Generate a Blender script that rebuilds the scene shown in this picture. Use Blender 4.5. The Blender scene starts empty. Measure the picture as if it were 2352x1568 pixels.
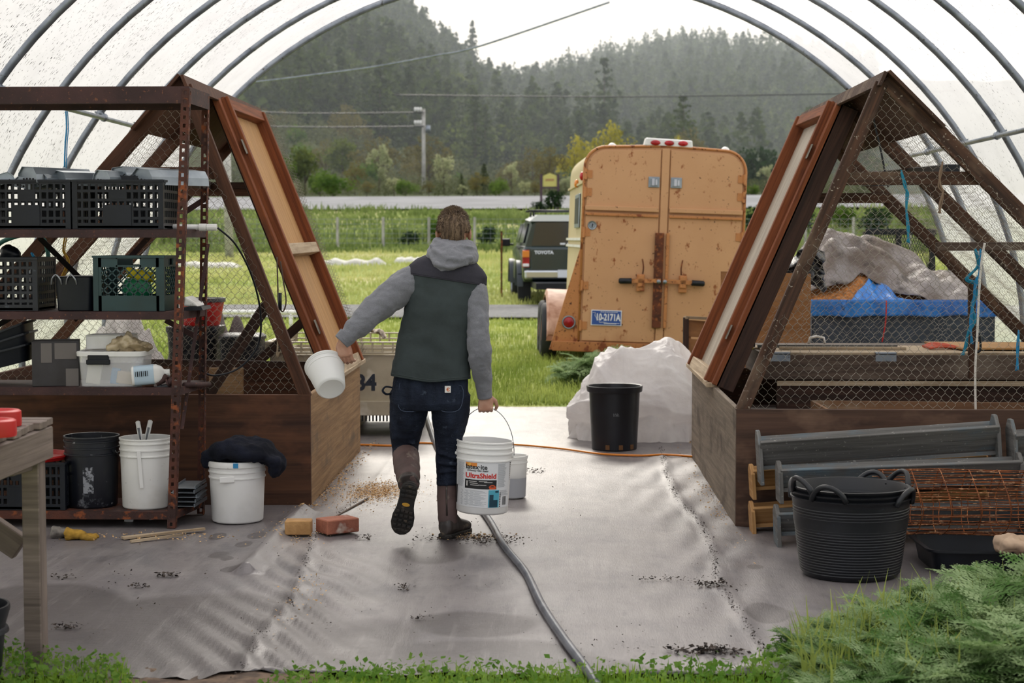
import bpy, math, random
import numpy as np
from mathutils import Vector as V, Matrix, Euler, noise as NZ
random.seed(7); RS = np.random.RandomState(7)
SC = bpy.context.scene; COL = SC.collection
PI = math.pi
# ------------------------------------------------------------------ camera
F = 3900.0; CX, CY = 1176.0, 784.0; VX, VY = 1275.0, 548.0; EYE = 1.64
_p = math.atan((CY-VY)/F); _a = math.atan((VX-CX)/F*math.cos(_p))
cam = bpy.data.cameras.new('camera'); camo = bpy.data.objects.new('camera', cam); COL.objects.link(camo)
camo.location = (0, 0, EYE); camo.rotation_euler = (PI/2-_p, 0, _a)
cam.sensor_width = 36; cam.lens = F/2352*36; cam.clip_start = .1; cam.clip_end = 4000
cam.dof.use_dof = True; cam.dof.focus_distance = 9.25; cam.dof.aperture_fstop = 4.5
SC.camera = camo
RC = camo.rotation_euler.to_matrix()
# ------------------------------------------------------------------ world, sun, exposure
W = bpy.data.worlds.new('sky'); SC.world = W; W.use_nodes = True
nt = W.node_tree; nt.nodes.clear()
_o = nt.nodes.new('ShaderNodeOutputWorld'); _b = nt.nodes.new('ShaderNodeBackground')
_tc = nt.nodes.new('ShaderNodeTexCoord'); _dot = nt.nodes.new('ShaderNodeVectorMath'); _dot.operation = 'DOT_PRODUCT'
_dot.inputs[1].default_value = (0.05, .92, .40)
_r = nt.nodes.new('ShaderNodeValToRGB')
_r.color_ramp.elements[0].position = 0.0; _r.color_ramp.elements[0].color = (.66, .68, .74, 1)
_r.color_ramp.elements[1].position = 1.0; _r.color_ramp.elements[1].color = (1.30, 1.24, 1.13, 1)
_e = _r.color_ramp.elements.new(.55); _e.color = (.98, .98, 1.0, 1)
_mr = nt.nodes.new('ShaderNodeMapRange'); _mr.inputs[1].default_value = -1; _mr.inputs[2].default_value = 1
nt.links.new(_tc.outputs['Generated'], _dot.inputs[0]); nt.links.new(_dot.outputs['Value'], _mr.inputs[0])
nt.links.new(_mr.outputs[0], _r.inputs[0]); nt.links.new(_r.outputs[0], _b.inputs[0])
_b.inputs[1].default_value = 1.0; nt.links.new(_b.outputs[0], _o.inputs[0])
sun = bpy.data.lights.new('sun', 'SUN'); sun.energy = 2.3; sun.angle = math.radians(16); sun.color = (1, .95, .86)
suno = bpy.data.objects.new('sun', sun); COL.objects.link(suno)
suno.rotation_euler = V((-0.12, 1, .72)).to_track_quat('Z', 'Y').to_euler()
SC.view_settings.view_transform = 'Standard'; SC.view_settings.look = 'None'
SC.view_settings.exposure = 0.38; SC.view_settings.gamma = 1.0
cy = SC.cycles
cy.max_bounces = 7; cy.diffuse_bounces = 4; cy.glossy_bounces = 3; cy.transmission_bounces = 5
cy.transparent_max_bounces = 12; cy.volume_bounces = 2; cy.caustics_reflective = False; cy.caustics_refractive = False
cy.sample_clamp_indirect = 6

# ------------------------------------------------------------------ helpers
def ray(px, py): return RC @ V(((px-CX)/F, (CY-py)/F, -1))
def at(px, py, Y):
    d = ray(px, py); return V((0, 0, EYE)) + d*(Y/d.y)
def gp(px, py, z=0.0):
    d = ray(px, py); return V((0, 0, EYE)) + d*((z-EYE)/d.z)
ORG = {}
def tag(o, label=None, cat=None, group=None, kind=None):
    if label: o['label'] = label
    if cat: o['category'] = cat
    if group: o['group'] = group
    if kind: o['kind'] = kind
    return o
def thing(name, label, cat, loc, group=None, rot=None, local=False):
    o = bpy.data.objects.new(name, None); COL.objects.link(o); o.location = loc; o.empty_display_size = .1
    if rot: o.rotation_euler = rot
    ORG[o.name] = V((0, 0, 0)) if local else V(loc)
    return tag(o, label, cat, group)
def copy_tree(o, parent=None):
    c = o.copy(); COL.objects.link(c); c.parent = parent
    if o.name in ORG: ORG[c.name] = ORG[o.name]
    for ch in list(o.children): copy_tree(ch, c)
    return c
class MB:
    def __init__(s): s.v = []; s.f = []; s.u = []; s.m = []
    def add(s, vs, fs, us=None, mi=0):
        b = len(s.v); s.v += [tuple(x) for x in vs]
        for i, f in enumerate(fs):
            s.f.append([b+k for k in f]); s.u.append(us[i] if us else None); s.m.append(mi)
        return s
    def frame(s, p0, p1, up):
        a = (V(p1)-V(p0)); L = a.length; a.normalize(); u = V(up)
        if abs(a.dot(u.normalized())) > .995: u = V((0, 1, 0)) if abs(a.y) < .9 else V((1, 0, 0))
        sd = a.cross(u).normalized(); u = sd.cross(a).normalized()
        return a, sd, u, L
    def beam(s, p0, p1, w, t, up=(0, 0, 1), mi=0, w1=None, t1=None):
        a, sd, u, L = s.frame(p0, p1, up); w1 = w1 or w; t1 = t1 or t
        vs = []
        for p, ww, tt in ((V(p0), w, t), (V(p1), w1, t1)):
            for x, y in ((-1, -1), (1, -1), (1, 1), (-1, 1)): vs.append(p+sd*(x*ww/2)+u*(y*tt/2))
        ou, ov = random.random()*20, random.random()*20
        us = []; fs = []; q = [0, w, w+t, 2*w+t, 2*w+2*t]
        for k in range(4):
            k2 = (k+1) % 4; fs.append([4+k, 4+k2, k2, k])
            us.append([(ou+L, ov+q[k]), (ou+L, ov+q[k+1]), (ou, ov+q[k+1]), (ou, ov+q[k])])
        for f in ([0, 1, 2, 3], [7, 6, 5, 4]):
            fs.append(f); us.append([(ou, ov), (ou, ov+w), (ou+t*.3, ov+w), (ou+t*.3, ov)])
        return s.add(vs, fs, us, mi)
    def box(s, c, sz, R=None, mi=0):
        c = V(c); sz = V(sz); R = R or Matrix.Identity(3)
        ax = max(range(3), key=lambda i: sz[i]); h = V((0, 0, 0)); h[ax] = sz[ax]/2
        o = [i for i in range(3) if i != ax]
        up = V((0, 0, 0)); up[o[1]] = 1
        return s.beam(c-R@h, c+R@h, sz[o[0]], sz[o[1]], R@up, mi)
    def tube(s, pts, r, n=8, cap=True, closed=False, mi=0, up=None, ell=1.0):
        P = [V(p) for p in pts]; N = len(P); rr = r if isinstance(r, (list, tuple)) else [r]*N
        vs = []; d = (P[1]-P[0]).normalized()
        ref = V(up) if up else (V((0, 0, 1)) if abs(d.z) < .9 else V((0, 1, 0)))
        sd = d.cross(ref).normalized(); u = sd.cross(d).normalized()
        L = 0
        for i in range(N):
            if closed: t = (P[(i+1) % N]-P[i-1])
            else: t = P[min(i+1, N-1)]-P[max(i-1, 0)]
            if t.length < 1e-9: t = d
            t = t.normalized(); sd = (sd-t*sd.dot(t)).normalized(); u = sd.cross(t).normalized()
            for k in range(n):
                a = 2*PI*k/n; vs.append(P[i]+sd*(math.cos(a)*rr[i])+u*(math.sin(a)*rr[i]*ell))
        fs = []; us = []
        M_ = N if closed else N-1
        for i in range(M_):
            i2 = (i+1) % N; l = (P[i2]-P[i]).length
            for k in range(n):
                k2 = (k+1) % n; fs.append([i*n+k2, i*n+k, i2*n+k, i2*n+k2])
                us.append([(L, (k+1)/n*.2), (L, k/n*.2), (L+l, k/n*.2), (L+l, (k+1)/n*.2)])
            L += l
        if cap and not closed:
            fs.append(list(range(n))); us.append(None); fs.append([(N-1)*n+k for k in range(n-1, -1, -1)]); us.append(None)
        b = len(s.v); s.v += [tuple(x) for x in vs]
        for f, q in zip(fs, us): s.f.append([b+k for k in f]); s.u.append(q); s.m.append(mi)
        return s
    def lathe(s, prof, c=(0, 0, 0), n=32, M=None, mi=0, a0=0.0, a1=None):
        full = a1 is None; a1 = 2*PI if full else a1; M = M or Matrix.Identity(3); c = V(c)
        m = n if full else n+1; vs = []
        for r, z in prof:
            for k in range(m):
                a = a0+(a1-a0)*k/n; vs.append(c+M@V((r*math.cos(a), r*math.sin(a), z)))
        fs = []; us = []
        for i in range(len(prof)-1):
            for k in range(n):
                k2 = (k+1) % m if full else k+1
                fs.append([i*m+k, i*m+k2, (i+1)*m+k2, (i+1)*m+k])
                us.append([(k/n, i), (k/n+1/n, i), (k/n+1/n, i+1), (k/n, i+1)])
        return s.add(vs, fs, us, mi)
    def loft(s, rings, cap=True, mi=0):
        n = len(rings[0]); vs = [p for r in rings for p in r]; fs = []
        for i in range(len(rings)-1):
            for k in range(n): k2 = (k+1) % n; fs.append([i*n+k, i*n+k2, (i+1)*n+k2, (i+1)*n+k])
        if cap: fs.append(list(range(n-1, -1, -1))); fs.append([(len(rings)-1)*n+k for k in range(n)])
        return s.add(vs, fs, None, mi)
    def prism(s, poly, ext, mi=0):
        n = len(poly); e = V(ext); P = [V(p) for p in poly]
        fs = [list(range(n-1, -1, -1)), [n+k for k in range(n)]]
        e1 = (P[1]-P[0]).normalized(); nn = e.normalized(); e2 = nn.cross(e1)
        ou = random.random()*20
        uv = [(ou+(p-P[0]).dot(e1), (p-P[0]).dot(e2)) for p in P]
        us = [uv[::-1], uv]
        for k in range(n):
            k2 = (k+1) % n; fs.append([k, k2, n+k2, n+k]); l = (P[k2]-P[k]).length
            us.append([(ou, 0), (ou+l, 0), (ou+l, e.length), (ou, e.length)])
        return s.add(P+[p+e for p in P], fs, us, mi)
    def grid(s, fn, nu, nv, mi=0, closeu=False):
        mu = nu if closeu else nu+1
        vs = [fn(i/nu, j/nv) for j in range(nv+1) for i in range(mu)]; fs = []; us = []
        for j in range(nv):
            for i in range(nu):
                i2 = (i+1) % mu if closeu else i+1
                fs.append([j*mu+i, j*mu+i2, (j+1)*mu+i2, (j+1)*mu+i])
                us.append([(i/nu, j/nv), ((i+1)/nu, j/nv), ((i+1)/nu, (j+1)/nv), (i/nu, (j+1)/nv)])
        return s.add(vs, fs, us, mi)
    def ball(s, c, r, nu=16, nv=10, R=None, mi=0):
        c = V(c); r = V((r, r, r)) if isinstance(r, (int, float)) else V(r); R = R or Matrix.Identity(3)
        def fn(u, v):
            a = 2*PI*u; b = PI*(v*.996+.002)
            return c+R@V((r.x*math.cos(a)*math.sin(b), r.y*math.sin(a)*math.sin(b), -r.z*math.cos(b)))
        return s.grid(fn, nu, nv, mi, True)
    def xf(s, fn): s.v = [tuple(fn(V(p))) for p in s.v]; return s
    def build(s, name, mat, parent=None, smooth=False, bev=0, sub=0, solid=0, remesh=0, smo=0, disp=None, auto=None, loc=None):
        me = bpy.data.meshes.new(name); A = np.array(s.v, float).reshape(-1, 3)
        if parent is None:
            org = V(loc) if loc is not None else V(((A[:, 0].min()+A[:, 0].max())/2, (A[:, 1].min()+A[:, 1].max())/2, A[:, 2].min()))
        else: org = ORG.get(parent.name, V((0, 0, 0)))
        A = A-np.array(org)
        me.from_pydata(A.tolist(), [], s.f)
        mats = mat if isinstance(mat, (list, tuple)) else [mat]
        for m in mats: me.materials.append(m)
        if any(s.m): me.polygons.foreach_set('material_index', s.m)
        if any(u is not None for u in s.u):
            uv = me.uv_layers.new(name='UVMap'); buf = []
            for f, u in zip(s.f, s.u): buf += [c for q in (u if u is not None else [(0, 0)]*len(f)) for c in q]
            uv.data.foreach_set('uv', buf)
        if smooth: me.polygons.foreach_set('use_smooth', [True]*len(s.f))
        me.validate(); me.update()
        if smooth and auto: me.set_sharp_from_angle(angle=math.radians(auto))
        o = bpy.data.objects.new(name, me); COL.objects.link(o); ORG[o.name] = V(org)
        if parent is None: o.location = org
        else: o.parent = parent
        if remesh:
            m = o.modifiers.new('r', 'REMESH'); m.mode = 'VOXEL'; m.voxel_size = remesh; m.use_smooth_shade = True
        if smo: m = o.modifiers.new('s', 'SMOOTH'); m.iterations = smo; m.factor = .5
        if disp:
            tx = bpy.data.textures.new(name, 'CLOUDS'); tx.noise_scale = disp[0]; tx.noise_depth = 2
            m = o.modifiers.new('d', 'DISPLACE'); m.texture = tx; m.strength = disp[1]; m.mid_level = .5; m.texture_coords = 'GLOBAL' if len(disp) < 3 else 'LOCAL'
        if solid: m = o.modifiers.new('so', 'SOLIDIFY'); m.thickness = solid; m.offset = 0
        if bev: m = o.modifiers.new('b', 'BEVEL'); m.width = bev; m.segments = 1 if bev < .006 else 2; m.limit_method = 'ANGLE'
        if sub: m = o.modifiers.new('ss', 'SUBSURF'); m.levels = sub; m.render_levels = sub
        return o
def text(body, size, mapf, ax='CENTER', bold=0.0, wide=1.0, shear=0.0, mi=0, mb=None):
    cu = bpy.data.curves.new('t', 'FONT'); cu.body = body; cu.size = size; cu.align_x = ax; cu.align_y = 'CENTER'; cu.offset = bold; cu.shear = shear
    cu.resolution_u = 3
    ob = bpy.data.objects.new('t', cu); COL.objects.link(ob)
    dg = bpy.context.evaluated_depsgraph_get(); dg.update()
    me = bpy.data.meshes.new_from_object(ob.evaluated_get(dg))
    mb = mb or MB(); mb.add([mapf(v.co.x*wide, v.co.y) for v in me.vertices], [list(p.vertices) for p in me.polygons], None, mi)
    bpy.data.objects.remove(ob); bpy.data.curves.remove(cu); bpy.data.meshes.remove(me)
    return mb
def struct(o): o['kind'] = 'structure'; return o
def stuff(o, label, cat): return tag(o, label, cat, kind='stuff')
def spline(pts, n=8, closed=False):
    P = [V(p) for p in pts]; out = []; N = len(P)
    for i in range(N if closed else N-1):
        if closed: a, b, c, d = P[i-1], P[i], P[(i+1) % N], P[(i+2) % N]
        else: a, b, c, d = P[max(i-1, 0)], P[i], P[i+1], P[min(i+2, N-1)]
        for k in range(n):
            t = k/n; out.append(.5*((2*b)+(c-a)*t+(2*a-5*b+4*c-d)*t*t+(3*b-a-3*c+d)*t**3))
    if not closed: out.append(P[-1])
    return out
def rz(a): return Matrix.Rotation(a, 3, 'Z')
def rx(a): return Matrix.Rotation(a, 3, 'X')
def ry(a): return Matrix.Rotation(a, 3, 'Y')
def fbm(x, y, z=0, o=4):
    return NZ.fractal(V((x, y, z)), 1.0, 2.0, o)

# ------------------------------------------------------------------ materials
def hexc(h):
    c = [int(h[i:i+2], 16)/255 for i in (0, 2, 4)]
    return tuple(x/12.92 if x <= .04045 else ((x+.055)/1.055)**2.4 for x in c)+(1,)
class NT:
    def __init__(s, name):
        s.mat = bpy.data.materials.new(name); s.mat.use_nodes = True; s.t = s.mat.node_tree; s.t.nodes.clear()
        s.out = s.n('OutputMaterial'); s._tc = None
    def n(s, typ, **k):
        x = s.t.nodes.new('ShaderNode'+typ)
        for a, v in k.items(): setattr(x, a, v)
        return x
    def l(s, a, b): s.t.links.new(a, b)
    def tc(s, which='Object'):
        if not s._tc: s._tc = s.n('TexCoord')
        return s._tc.outputs[which]
    def map(s, sc=(1, 1, 1), which='Object', loc=(0, 0, 0)):
        m = s.n('Mapping'); m.inputs['Scale'].default_value = sc; m.inputs['Location'].default_value = loc; s.l(s.tc(which), m.inputs[0]); return m.outputs[0]
    def noise(s, scale, vec=None, detail=4, rough=.55, dist=0):
        x = s.n('TexNoise'); x.inputs['Scale'].default_value = scale; x.inputs['Detail'].default_value = detail
        x.inputs['Roughness'].default_value = rough; x.inputs['Distortion'].default_value = dist
        s.l(vec if vec is not None else s.tc(), x.inputs['Vector']); return x.outputs['Fac']
    def ramp(s, fac, lo, hi, inv=False):
        m = s.n('MapRange'); m.inputs[1].default_value = lo; m.inputs[2].default_value = hi
        if inv: m.inputs[3].default_value = 1; m.inputs[4].default_value = 0
        s.l(fac, m.inputs[0]); return m.outputs[0]
    def math(s, op, a, b):
        m = s.n('Math', operation=op)
        for i, x in enumerate((a, b)):
            if isinstance(x, (int, float)): m.inputs[i].default_value = x
            else: s.l(x, m.inputs[i])
        return m.outputs[0]
    def mix(s, fac, a, b, typ='MIX'):
        m = s.n('Mix', data_type='RGBA', blend_type=typ)
        for i, x in ((0, fac), (6, a), (7, b)):
            if isinstance(x, (int, float)): m.inputs[i].default_value = x
            elif isinstance(x, tuple): m.inputs[i].default_value = x
            else: s.l(x, m.inputs[i])
        return m.outputs[2]
    def bump(s, h, strength, dist=.01):
        b = s.n('Bump'); b.inputs['Strength'].default_value = strength; b.inputs['Distance'].default_value = dist; s.l(h, b.inputs['Height']); return b.outputs[0]
    def pbr(s, col, rough=.6, metal=0, normal=None, spec=.5, **kw):
        p = s.n('BsdfPrincipled')
        for k, x in (('Base Color', col), ('Roughness', rough), ('Metallic', metal)):
            if isinstance(x, (int, float, tuple)): p.inputs[k].default_value = x
            else: s.l(x, p.inputs[k])
        p.inputs['Specular IOR Level'].default_value = spec
        for k, x in kw.items(): p.inputs[k].default_value = x
        if normal is not None: s.l(normal, p.inputs['Normal'])
        return p.outputs[0]
    def fin(s, sh): s.l(sh, s.out.inputs[0]); return s.mat
def M(name, c1, rough=.6, metal=0, c2=None, sc=4, lo=.4, hi=.65, c3=None, sc3=30, lo3=.55, hi3=.7, bsc=0, bst=.3, spec=.5, bd=.01, **kw):
    t = NT(name); col = hexc(c1)
    if c2: col = t.mix(t.ramp(t.noise(sc), lo, hi), col, hexc(c2))
    if c3: col = t.mix(t.ramp(t.noise(sc3, detail=3), lo3, hi3), col, hexc(c3))
    nm = t.bump(t.noise(bsc, detail=3), bst, bd) if bsc else None
    return t.fin(t.pbr(col, rough, metal, nm, spec, **kw))
def WOOD(name, c1, c2, c3=None, su=1.4, sv=34, rough=.75, knots=None, bst=.35, spk=None, lo3=.52, hi3=.68):
    t = NT(name); v = t.map((su, sv, 1), 'UV')
    g = t.noise(1, v, 5, .6, .6)
    g2 = t.noise(1, t.map((su*2.2, sv*3.2, 1), 'UV', (3, 7, 0)), 3, .6)
    col = t.mix(t.ramp(g, .33, .66), hexc(c1), hexc(c2))
    if c3: col = t.mix(t.ramp(t.noise(1, t.map((2.3, 4, 1), 'UV'), 4, .6), lo3, hi3), col, hexc(c3))
    if spk: col = t.mix(t.ramp(t.noise(60, None, 2), .66, .72), col, hexc(spk))
    col = t.mix(t.ramp(g2, .3, .75), t.mix(.22, col, (0, 0, 0, 1)), col)
    return t.fin(t.pbr(col, rough, 0, t.bump(t.math('ADD', g, g2), bst, .004), .3))
mt = {}
mt['wood_old'] = WOOD('old_brown_wood', '5a3e2e', '33241c', '6e5a4a', spk='a59a8c')
mt['wood_dark'] = WOOD('dark_wood', '4a3227', '281b16', None)
mt['wood_umber'] = WOOD('umber_wood', '664330', '432b1f', '55382a')
mt['wood_red'] = WOOD('cedar_wood', '92532f', '67371f', '573223', lo3=.6, hi3=.75)
mt['wood_pale'] = WOOD('pale_wood', 'c99d68', 'a87c4c', 'b38a5c')
mt['wood_cream'] = WOOD('sun_bleached_wood', 'cbb79b', 'a48e72', '8d7a62')
mt['ply_dark'] = WOOD('dark_plywood', '64432f', '3d281f', '6e4833', su=.8, sv=11)
mt['ply_pale'] = WOOD('weathered_plywood', 'a98862', '826446', '74604c', su=1.2, sv=30, spk='54402e')
mt['ply_grey'] = WOOD('grey_weathered_plywood', '8f8170', '6f6254', '584b40', su=1.2, sv=30, spk='463a30')
mt['ply_orange'] = WOOD('orange_plywood', 'b08055', '97683f', '8f6440', su=1, sv=8)
mt['wood_grey'] = WOOD('grey_painted_board', '7b7976', '5c5a57', '61717a', spk='96948f')
mt['wood_table'] = WOOD('silvery_table_wood', '8c7d74', '665a53', '73665e', su=1.2, sv=28)
mt['plank_dim'] = WOOD('dusty_plank', '6b5a4e', '4a3c34', '7d6f63')
mt['board_brown'] = WOOD('brown_board', '5f4638', '3f2e25', '735a49', su=.9, sv=13)
mt['galv'] = M('galvanised_pipe', '8e959e', .42, .75, '6a717b', 6, .4, .7, c3='4a4642', sc3=26, lo3=.64, hi3=.72)
mt['rust'] = M('rusty_steel', '5c3325', .75, .25, '3a2622', 5, .42, .6, c3='8a4a26', sc3=22, lo3=.56, hi3=.68, bsc=60, bst=.3)
mt['rust_dark'] = M('dark_rusted_steel', '452d2b', .7, .25, '352322', 4, .42, .6, c3='6e4632', sc3=40, lo3=.62, hi3=.7, bsc=70, bst=.2)
mt['hole'] = M('slot', '1a1210', .9)
mt['wire'] = M('galvanised_wire', '9a9488', .5, .5, '6d665c', 8)
mt['black'] = M('black_plastic', '0d1016', .42, 0, '141820', 3, .4, .7, bsc=12, bst=.05, spec=.35)
mt['black_dusty'] = M('dusty_black_plastic', '0f1218', .5, 0, '1a1f27', 2.5, .45, .75, c3='4c525a', sc3=18, lo3=.66, hi3=.8)
mt['white_pl'] = M('white_plastic', 'dfdeda', .42, 0, 'cbc8c0', 5, .5, .75, c3='7d746a', sc3=34, lo3=.69, hi3=.76)
mt['white_clean'] = M('clean_white_plastic', 'e6e5e2', .4, 0, 'd6d4cf', 4, .5, .75)
mt['steel'] = M('steel_wire', '8b8e92', .35, .9)
mt['chrome'] = M('chrome', 'c3c6ca', .2, 1.0)
mt['rubber'] = M('tyre_rubber', '1b1d21', .75, 0, '282a2d', 6)
mt['red'] = M('red_plastic', 'c3211f', .4, 0, 'a51c1c', 5)
mt['blue_rope'] = M('blue_rope', '1f7fae', .8)
mt['navy'] = M('navy_cloth', '12141c', .95, 0, '1b1e2a', 8, .4, .6, bsc=120, bst=.3, spec=.2)
mt['orange'] = M('orange_cord', 'd9801f', .45)
mt['grey_hose'] = M('grey_hose', '70737a', .32, .2, '565a62', 7, .4, .6, bsc=9, bst=.1)
mt['galv_sheet'] = M('galvanised_sheet', '9aa2a8', .38, .7, '7d868d', 5, .4, .65, bsc=14, bst=.08)

# --- terrain
def sm(t): t = min(1, max(0, t)); return t*t*(3-2*t)
GZ = [(-30, -.02), (16.6, -.02), (19, .17), (33, .33), (62, 1.1), (66, 1.25), (84, 3.0), (102, 4.1), (108, 4.3), (130, 5.2)]
def gz0(y):
    for (a, za), (b, zb) in zip(GZ, GZ[1:]):
        if y <= b: return za+(zb-za)*max(0, (y-a)/(b-a))
    return GZ[-1][1]
RL = [(-.6, 95), (-.2, 88), (-.15, 80), (-.12, 74), (-.083, 55), (-.06, 44), (-.045, 36), (0, 22), (.05, 14), (.12, 9), (.3, 7), (.6, 7)]
RR = [(-.6, 55), (-.06, 54), (-.02, 55), (.0, 58), (.05, 65), (.083, 70), (.12, 68), (.17, 63), (.3, 58), (.6, 54)]
def itp(T, u):
    for (a, za), (b, zb) in zip(T, T[1:]):
        if u <= b: return za+(zb-za)*max(0, min(1, (u-a)/(b-a)))
    return T[-1][1]
def gz(x, y):
    if y < 104: return gz0(y)+(.03*fbm(x*.3, y*.3) if y > 17 else 0)
    u = x/y; z0 = gz0(min(y, 130)); b = sm((y-104)/60)
    a = max(0, min(1, (y-135)/365)); c = max(0, min(1, (y-300)/400))
    zl = (itp(RL, u))*(a**1.45)*(1-.5*sm((y-520)/300)); zr = itp(RR, u)*(c**.75)
    n = fbm(x*.02+3, y*.02)*5*b*min(1, (y-104)/80)
    return max(z0*(1-b)+b*4.6, max(zl, zr)+4.6*b+n) if y > 130 else z0*(1-b)+b*(4.6+zl)+n*.3

t = NT('meadow'); c = t.mix(t.ramp(t.noise(.55, None, 5, .65), .38, .62), hexc('a9ad66'), hexc('8a9a52'))
c = t.mix(t.ramp(t.noise(.16, None, 4), .52, .68), c, hexc('c2bb8c'))
c = t.mix(t.ramp(t.noise(3.2, None, 4, .7), .5, .72), c, hexc('647a3c'))
mt['meadow'] = t.fin(t.pbr(c, .95, 0, t.bump(t.noise(7, None, 4), .9, .1), .15))
t = NT('hill_soil'); c = t.mix(t.ramp(t.noise(.03, None, 5), .4, .62), hexc('363d28'), hexc('4a5233'))
mt['hill'] = t.fin(t.pbr(c, 1, 0, None, .05))
mt['asphalt'] = M('asphalt', '7c7d81', .9, 0, '6d6e72', .3, .4, .6)
mt['gravel'] = M('gravel', '6f6f70', .95, 0, '5e5e5e', 1.2, .4, .6, c3='84827e', sc3=9, lo3=.5, hi3=.7, bsc=16, bst=.6, bd=.03)

def terrain(name, xs, ys, mat, fn):
    m = MB(); nx = len(xs)
    vs = [fn(x, y) for y in ys for x in xs]
    fs = [[j*nx+i, j*nx+i+1, (j+1)*nx+i+1, (j+1)*nx+i] for j in range(len(ys)-1) for i in range(nx-1)]
    m.add(vs, fs); return struct(m.build(name, mat, None, True, loc=(0, 0, 0)))
terrain('ground', [-70+i*2 for i in range(71)], [-14+i*1.0 for i in range(31)]+[17.5+i*1.5 for i in range(60)], mt['meadow'], lambda x, y: (x, y, gz(x, y)-(.0 if y > 16.6 else .01)))
ys = [104*(1.035**i) for i in range(70)]
terrain('hillside', [i/60 for i in range(-45, 46)], ys, mt['hill'], lambda u, y: (u*y*.75, y, gz(u*y*.75, y)-.05))
terrain('road', [-60+i*3 for i in range(41)], [84.5, 87, 90, 95, 101.5], mt['asphalt'], lambda x, y: (x, y+.4*math.sin(x*.05), gz0(y)+.12+.004*x))
terrain('gravel_drive', [-40+i*2 for i in range(41)], [28.4, 30, 31.5, 32.6], mt['gravel'], lambda x, y: (x, y-(.02*x if x > 0 else 0), gz0(y)+.05))

# --- ground cover cloth (the floor of the greenhouse)
SEAM_L = [gp(*p) for p in ((560, 1566), (612, 1470), (690, 1385), (712, 1310), (735, 1235), (790, 1185), (850, 1140))]
SEAM_R = [gp(*p) for p in ((1800, 1540), (1745, 1455), (1688, 1372), (1664, 1330), (1655, 1270), (1625, 1205), (1570, 1150), (1542, 1090), (1530, 1030))]
def seamx(S, y):
    for a, b in zip(S, S[1:]):
        if a.y <= y <= b.y: return a.x+(b.x-a.x)*(y-a.y)/(b.y-a.y)
    return S[0].x if y < S[0].y else S[-1].x
RIDGE = [gp(540, 1340), gp(590, 1290), gp(655, 1212), gp(700, 1175)]
def floorz(x, y):
    z = .004*fbm(x*1.2, y*.8, 2)
    dl = x-seamx(SEAM_L, y); dr = x-seamx(SEAM_R, y)
    near = sm((9.4-y)/1.2)
    if -.9 < dl < .75:   # folds that run into the left lap
        w = math.exp(-(dl/(.34 if dl < 0 else .28))**2)
        z += near*w*.010*math.sin((x*1.0+y*.55)*38+2.2*fbm(x*2, y*.7, 5))
    z += .016*math.exp(-((dl+.03)/.026)**2)*(.5+.5*near)
    z += .011*math.exp(-((dr+.03)/.022)**2)
    z += .005*math.exp(-(dr/.3)**2)*math.sin((x-y*.3)*26+2*fbm(x*2, y, 9))
    z += .006*near*math.exp(-((x+.35)/.5)**2)*fbm(x*5, y*2.2, 4)
    if 8.2 < y < 10.3:
        for a, b in zip(RIDGE, RIDGE[1:]):
            if a.y <= y <= b.y:
                cx = a.x+(b.x-a.x)*(y-a.y)/(b.y-a.y); z += .05*math.exp(-((x-cx)/.045)**2)
    return z+.002
t = NT('ground_cover')
uvx = t.tc()
big = t.noise(.9, None, 5, .6)
c = t.mix(t.ramp(big, .38, .62), hexc('6d6768'), hexc('7f7978'))
c = t.mix(t.ramp(t.noise(3.2, t.map((1, .45, 1)), 5, .65), .5, .68), c, hexc('625e60'))
c = t.mix(t.math('MULTIPLY', t.ramp(t.noise(11, t.map((1, .3, 1)), 4, .7), .56, .7), .5), c, hexc('4c494d'))
st = t.n('Attribute', attribute_name='stain'); 
c = t.mix(t.math('MULTIPLY', t.ramp(st.outputs['Fac'], .36, .46), .72), c, hexc('443d3d'))
c = t.mix(t.math('MULTIPLY', t.ramp(t.noise(1, t.map((7, .55, 1)), 5, .65), .52, .75), .55), c, hexc('55504f')); c = t.mix(t.math('MULTIPLY', t.ramp(t.noise(1, t.map((13, .9, 1), 'Object', (4, 2, 0)), 5, .7), .55, .75), .4), c, hexc('a19b98'))
c = t.mix(t.ramp(t.noise(46, None, 2), .70, .74), c, hexc('2e2b2c'))
wv = t.math('ADD', t.noise(170, t.map((1, .12, 1)), 2), t.noise(170, t.map((.12, 1, 1)), 2))
nrm = t.bump(t.math('ADD', wv, t.math('MULTIPLY', t.noise(16, None, 4), 2)), .2, .004)
rg = t.ramp(t.noise(2.2, None, 4), .3, .7); rgh = t.n('MapRange'); t.l(rg, rgh.inputs[0]); rgh.inputs[3].default_value = .34; rgh.inputs[4].default_value = .5
mt['floor'] = t.fin(t.pbr(c, rgh.outputs[0], 0, nrm, .65))
xs = np.arange(-4.05, 4.06, .03); ysf = np.arange(6.3, 16.62, .03)
vv = [(x, y+(.12*fbm(x*1.3, 3) if y > 16.5 else (.25*fbm(x*.8, 1)+.1*fbm(x*4, 2) if y < 6.31 else 0)), floorz(x, y)) for y in ysf for x in xs]
nx = len(xs); m = MB(); m.add(vv, [[j*nx+i, j*nx+i+1, (j+1)*nx+i+1, (j+1)*nx+i] for j in range(len(ysf)-1) for i in range(nx-1)])
flo = struct(m.build('floor', mt['floor'], None, True, loc=(0, 0, 0)))
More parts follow.
